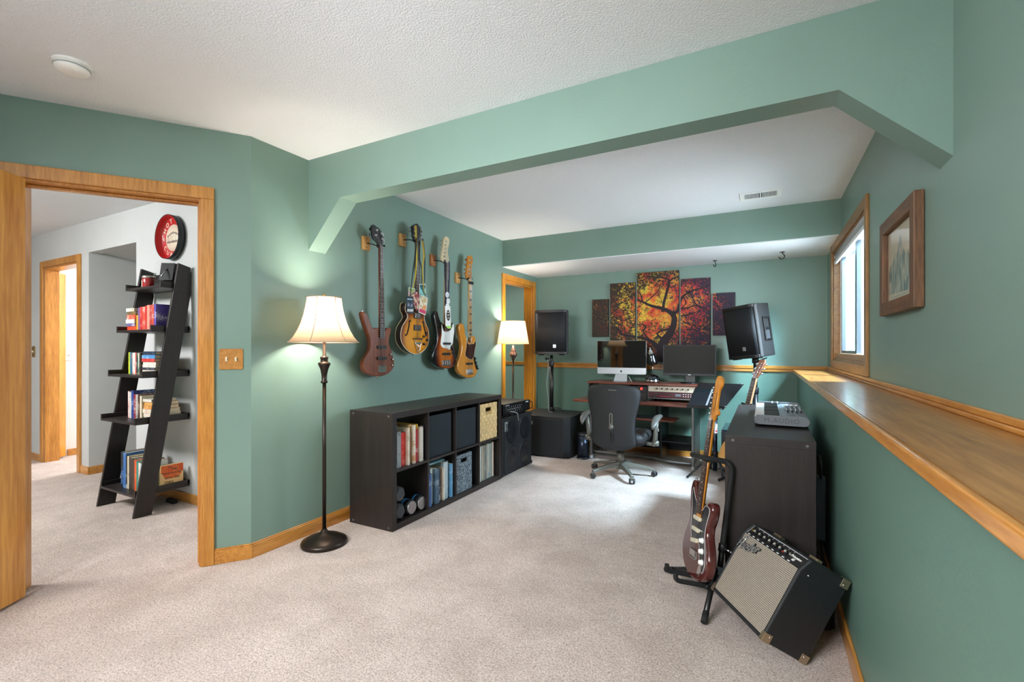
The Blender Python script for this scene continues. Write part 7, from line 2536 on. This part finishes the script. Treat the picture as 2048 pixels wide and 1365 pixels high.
MT2 = MT2 @ Matrix(((1, 0, 0, 0), (0, 1, 0, 0), (0, 0, 1, 0), (0, 0, 0, 1)))
RT = Matrix.Rotation(-math.atan(SK) * 0.8, 4, 'Z')
obj('body', MB().prism(rrect(0.205, 0.330, 0.010, 4, 0.1025, 0.165), 0.001, 0.012, MT2 @ RT), SATIN, tbm, bevel=0.002)
obj('screen', MB().prism(rrect(0.180, 0.300, 0.003, 2, 0.1025, 0.165), 0.012, 0.013, MT2 @ RT), mat('tablet_glass', '0b1018', 0.06, spec=0.7), tbm)
obj('silver_strip', MB().box(0.150, 0.166, 0.015, 0.315, 0.013, 0.016, MT2 @ RT), SILVER, tbm)
mid = (TL_ + TR_ + BR_ + BL_) / 4 - mo_
obj('upper_rod', MB().tube([Vector((0, 0, 0.53)), Vector((-0.02, -0.03, 0.64)), mid - nrm * 0.004], 0.008, 10), SATIN, ms)
obj('post', MB().cyl((0, 0, 0.05), (0, 0, 0.545), 0.020, n=18), mat('blue_black_tube', '1c2836', 0.3, 0.5), ms)
obj('collar', MB().cyl((0, 0, 0.535), (0, 0, 0.565), 0.024, n=18), BLACK, ms, bevel=0.002)
mb = MB()
stk = obj('sticker', MB().cyl((0, 0, 0.41), (0, 0, 0.50), 0.0206, n=18, caps=False), mat('white_red_sticker', 'e8e4e2', 0.5, col2='b03040', vscale=40, contrast=(0.52, 0.56)), ms)
obj('leg_collar', MB().cyl((0, 0, 0.20), (0, 0, 0.235), 0.027, n=18), BLACK, ms, bevel=0.002)
for a in (223, 300, 103):
    a = math.radians(a)
    c_, s_ = math.cos(a), math.sin(a)
    k_ = 0.30 if a < 4 else 0.24
    lgx = obj('leg', MB().tube([(0.022 * c_, 0.022 * s_, 0.21), (k_ * c_, k_ * s_, 0.014)], 0.009, 8), SATIN, ms)
    obj('brace', MB().tube([(0.02 * c_, 0.02 * s_, 0.06), (k_ * 0.5 * c_, k_ * 0.5 * s_, 0.11)], 0.005, 8), SATIN, lgx)
    obj('rubber_foot', MB().ball((k_ * c_, k_ * s_, 0.013), 0.0125, 10, 8), RUBBER, lgx)

ah_ = math.radians(222)
lean = math.radians(16.5)
n0 = Vector((math.cos(ah_), math.sin(ah_), 0))
qn = n0 * math.cos(lean) + up_ * math.sin(lean)
qu = -n0 * math.sin(lean) + up_ * math.cos(lean)
qx = Vector((-math.sin(ah_), math.cos(ah_), 0))
AP0 = Vector((-0.250, 4.470, 0.150))
AG = thing('acoustic_guitar', 'acoustic guitar with pale spruce top leaning behind the right dark shelf', 'guitar', AP0)
QL = basis(qx, qu, qn)
abody = [(0, 0), (-0.09, 0.012), (-0.165, 0.060), (-0.198, 0.135), (-0.185, 0.210), (-0.145, 0.265), (-0.122, 0.310), (-0.130, 0.365), (-0.142, 0.410), (-0.125, 0.460), (-0.075, 0.487), (0, 0.492), (0.075, 0.487), (0.125, 0.460), (0.142, 0.410), (0.130, 0.365), (0.122, 0.310), (0.145, 0.265), (0.185, 0.210), (0.198, 0.135), (0.165, 0.060), (0.09, 0.012)]
aq = ccw([p_[:2] for p_ in spline(abody, 3)])
obj('body', MB().prism(aq, -0.095, -0.0015, QL), wood('mahogany_side', '4f2a18', '74432a', 0.3, 'z', 1.0, 0.3), AG, bevel=0.003)
SPR = wood('spruce_top', 'd0914c', 'e2ad68', 0.3, 'z', 1.5, 0.4)
obj('soundboard', MB().prism(aq, -0.0015, 0.0, QL), SPR, AG)
obj('sound_hole', MB().lathe([(0.0, 0.0006), (0.050, 0.0006)], 32, QL @ Matrix.Translation((0, 0.335, 0))), RUBBER, AG)
obj('rosette', MB().lathe([(0.050, 0.0004), (0.050, 0.001), (0.060, 0.001), (0.060, 0.0004)], 32, QL @ Matrix.Translation((0, 0.335, 0))), INK, AG)
obj('bridge', MB().prism(rrect(0.15, 0.028, 0.008, 4, 0, 0.165), 0.0, 0.010, QL), ROSEW, AG, bevel=0.002)
mb = MB().hexa([QL @ Vector(p_) for p_ in ((-0.028, 0.39, -0.016), (0.028, 0.39, -0.016), (0.022, 0.840, -0.016), (-0.022, 0.840, -0.016), (-0.028, 0.39, 0.004), (0.028, 0.39, 0.004), (0.022, 0.840, 0.004), (-0.022, 0.840, 0.004))])
obj('neck', mb, wood('pale_neck', '9c6a4c', 'c4936c', 0.35, 'z', 1.0, 0.2), AG, bevel=0.004)
mb = MB().hexa([QL @ Vector(p_) for p_ in ((-0.028, 0.38, 0.004), (0.028, 0.38, 0.004), (0.022, 0.840, 0.004), (-0.022, 0.840, 0.004), (-0.028, 0.38, 0.009), (0.028, 0.38, 0.009), (0.022, 0.840, 0.009), (-0.022, 0.840, 0.009))])
mb.mi = 1
for k in range(1, 20):
    y = 0.195 + 0.645 * 2 ** (-k / 12)
    mb.box(-0.023, 0.023, y - 0.001, y + 0.001, 0.008, 0.0102, QL)
mb.box(-0.022, 0.022, 0.840, 0.845, 0.0, 0.012, QL)
obj('fingerboard', mb, [ROSEW, STEEL], AG)
HQ = QL @ Matrix.Translation((0, 0.843, 0.004)) @ Matrix.Rotation(math.radians(-12), 4, 'X')
obj('headstock', MB().prism(ccw([(-0.024, 0), (0.024, 0), (0.036, 0.04), (0.036, 0.165), (0.02, 0.18), (-0.02, 0.18), (-0.036, 0.165), (-0.036, 0.04)]), -0.016, 0.0, HQ), wood('reddish_head', '7a4a36', 'a06a50', 0.35, 'z', 1.0, 0.2), AG, bevel=0.003)
for s_ in (-1, 1):
    for k in range(3):
        y = 0.045 + k * 0.045
        tn = obj('tuner', MB().cyl(HQ @ Vector((0.021 * s_, y, 0)), HQ @ Vector((0.021 * s_, y, 0.016)), 0.005, n=10), CHROME, AG)
        obj('tuning_key', MB().cyl(HQ @ Vector((0.036 * s_, y, -0.01)), HQ @ Vector((0.050 * s_, y, -0.01)), 0.003, n=8).ball(HQ @ Vector((0.056 * s_, y, -0.01)), 0.010, 12, 8), CHROME, tn)
for i in range(6):
    t = i / 5
    obj('string', MB().tube([QL @ Vector((-0.028 + 0.056 * t, 0.168, 0.012)), QL @ Vector((-0.017 + 0.034 * t, 0.842, 0.0125)), HQ @ Vector((0.021 * (-1 if i < 3 else 1), 0.045 + 0.045 * (i if i < 3 else 5 - i), 0.010))], 0.0008, 4), STEEL, AG)
ag = thing('guitar_stand', 'black guitar stand under the acoustic guitar behind the right dark shelf', 'guitar stand', (-0.14, 4.66, 0))
ao = Vector((-0.14, 4.66, 0))
hb = AP0 - qn * 0.11 - qu * 0.012 - ao
obj('post', MB().tube([hb, AP0 + qu * 0.60 - qn * 0.06 - ao], 0.012, 12), SATIN, ag)
for s_ in (-1, 1):
    a0 = hb + qx * (0.09 * s_)
    obj('cradle_arm', MB().tube([hb, a0, a0 + qn * 0.125, a0 + qn * 0.135 + qu * 0.03], 0.011, 10), RUBBER, ag)
    yk_ = AP0 + qu * 0.60 - qn * 0.05 - ao
    obj('yoke_arm', MB().tube([yk_, yk_ + qx * 0.05 * s_, yk_ + qx * 0.055 * s_ + qn * 0.07], 0.009, 10), RUBBER, ag)
for dx, dy in ((-0.10, -0.40), (0.16, 0.10), (-0.22, 0.02)):
    lgx = obj('leg', MB().tube([hb + Vector((0, 0, 0.03)), Vector((dx, dy, 0.013))], 0.011, 10), SATIN, ag)
    obj('rubber_foot', MB().ball((dx, dy, 0.0135), 0.013, 10, 8), RUBBER, lgx)
ec = thing('equipment_case', 'glossy topped black equipment case behind the acoustic guitar and the music stand', 'case', (-0.25, 5.0, 0))
obj('body', MB().box(-0.100, 0.085, -0.235, 0.24, 0.012, 0.445), VINYL_B, ec, bevel=0.006)
obj('top_plate', MB().box(-0.098, 0.083, -0.233, 0.238, 0.445, 0.460), mat('gloss_blue_black', '1a2230', 0.15, coat=0.4), ec, bevel=0.004)
for x in (-0.08, 0.07):
    for y in (-0.21, 0.21):
        obj('rubber_foot', MB().cyl((x, y, 0), (x, y, 0.013), 0.012, n=10), RUBBER, ec)

# ------------------------------------------------------------------ framed picture and roller blind on the window wall
FRW = wood('walnut_frame', '4a3222', '7c5638', 0.55, 'z', 1.3, 0.0, 0.3)
FRWY = wood('walnut_frame_y', '4a3222', '7c5638', 0.55, 'y', 1.3, 0.0, 0.3)
pf = thing('framed_picture', 'framed mountain print in a rustic dark wood frame right of the window', 'framed picture', (XR, 2.69, 1.375))
fw, fh_ = 0.62, 0.462
hw_ = fw / 2
for y0, y1 in ((-hw_, -hw_ + 0.062), (hw_ - 0.062, hw_)):
    obj('frame_side', MB().box(-0.036, -0.002, y0, y1, 0.0, fh_), FRW, pf, bevel=0.003)
for z0, z1 in ((0, 0.062), (fh_ - 0.062, fh_)):
    obj('frame_rail', MB().box(-0.0355, -0.002, -hw_ + 0.062, hw_ - 0.062, z0, z1), FRWY, pf, bevel=0.003)


def mountain_mat():
    m = mat('mountain_print', 'd8c9b0', 0.5)
    nt = m.node_tree
    b = nt.nodes['Principled BSDF']
    tc = nt.nodes.new('ShaderNodeTexCoord')
    mp = nt.nodes.new('ShaderNodeMapping')
    mp.inputs['Rotation'].default_value = (math.radians(28), 0, 0)
    mp.inputs['Scale'].default_value = (1, 26, 7)
    nt.links.new(tc.outputs['Object'], mp.inputs[0])
    n = nt.nodes.new('ShaderNodeTexNoise')
    n.inputs['Scale'].default_value = 1.0
    n.inputs['Detail'].default_value = 4
    n.inputs['Distortion'].default_value = 1.2
    nt.links.new(mp.outputs[0], n.inputs['Vector'])
    r = nt.nodes.new('ShaderNodeValToRGB')
    e = r.color_ramp.elements
    e[0].position, e[0].color = 0.42, lin('5f6f6c')
    e[1].position, e[1].color = 0.60, lin('cfc4ae')
    nt.links.new(n.outputs['Fac'], r.inputs[0])
    nt.links.new(r.outputs[0], b.inputs['Base Color'])
    return m


PM = basis((0, -1, 0), (0, 0, 1), (-1, 0, 0), (-0.010, 0, 0))
obj('mat_board', MB().prism(rrect(fw - 0.124, fh_ - 0.124, 0.001, 1, 0, fh_ / 2), 0, 0.001, PM), mat('aged_paper', 'd9c9ab', 0.7, var=0.06, vscale=12), pf)
rid = [(-0.235, 0.10), (0.235, 0.085), (0.235, 0.215), (0.19, 0.235), (0.15, 0.225), (0.11, 0.262), (0.075, 0.245), (0.04, 0.285), (0.005, 0.325), (-0.02, 0.355), (-0.04, 0.32), (-0.075, 0.275), (-0.11, 0.29), (-0.15, 0.25), (-0.19, 0.24), (-0.235, 0.205)]
obj('print', MB().prism(ccw(rid), 0.001, 0.0014, PM), mountain_mat(), pf)
obj('caption_line', MB().box(-0.16, 0.16, 0.078, 0.081, 0.001, 0.0014, PM), mat('faded_ink', '8f8878', 0.6), pf)
pg_ = bpy.data.materials.new('picture_glass')
pg_.use_nodes = True
nt = pg_.node_tree
nt.nodes.remove(nt.nodes['Principled BSDF'])
tr = nt.nodes.new('ShaderNodeBsdfTransparent')
gsn = nt.nodes.new('ShaderNodeBsdfGlossy')
gsn.inputs['Roughness'].default_value = 0.03
mxs = nt.nodes.new('ShaderNodeMixShader')
mxs.inputs[0].default_value = 0.14
nt.links.new(tr.outputs[0], mxs.inputs[1])
nt.links.new(gsn.outputs[0], mxs.inputs[2])
nt.links.new(mxs.outputs[0], nt.nodes['Material Output'].inputs[0])
obj('glass', MB().prism(rrect(fw - 0.124, fh_ - 0.124, 0.001, 1, 0, fh_ / 2), 0.008, 0.010, PM), pg_, pf)

rb = thing('roller_blind', 'rolled up grey roller blind with white bottom bar at the top of the window', 'blind', (XR + 0.012, 4.335, 1.985))
obj('fabric', MB().box(-0.006, 0.0, -0.765, 0.765, 0.012, 0.090).cyl((0.010, -0.765, 0.066), (0.010, 0.765, 0.066), 0.020, n=20), mat('grey_blind_fabric', 'a4a6a6', 0.8, bump=0.1, bscale=300), rb)
obj('bottom_bar', MB().box(-0.012, 0.006, -0.768, 0.768, -0.016, 0.012), VINYL, rb, bevel=0.003)
for y0, y1 in ((-0.780, -0.766), (0.766, 0.780)):
    obj('bracket', MB().box(-0.010, 0.032, y0, y1, 0.040, 0.089), WHITEP, rb, bevel=0.002)
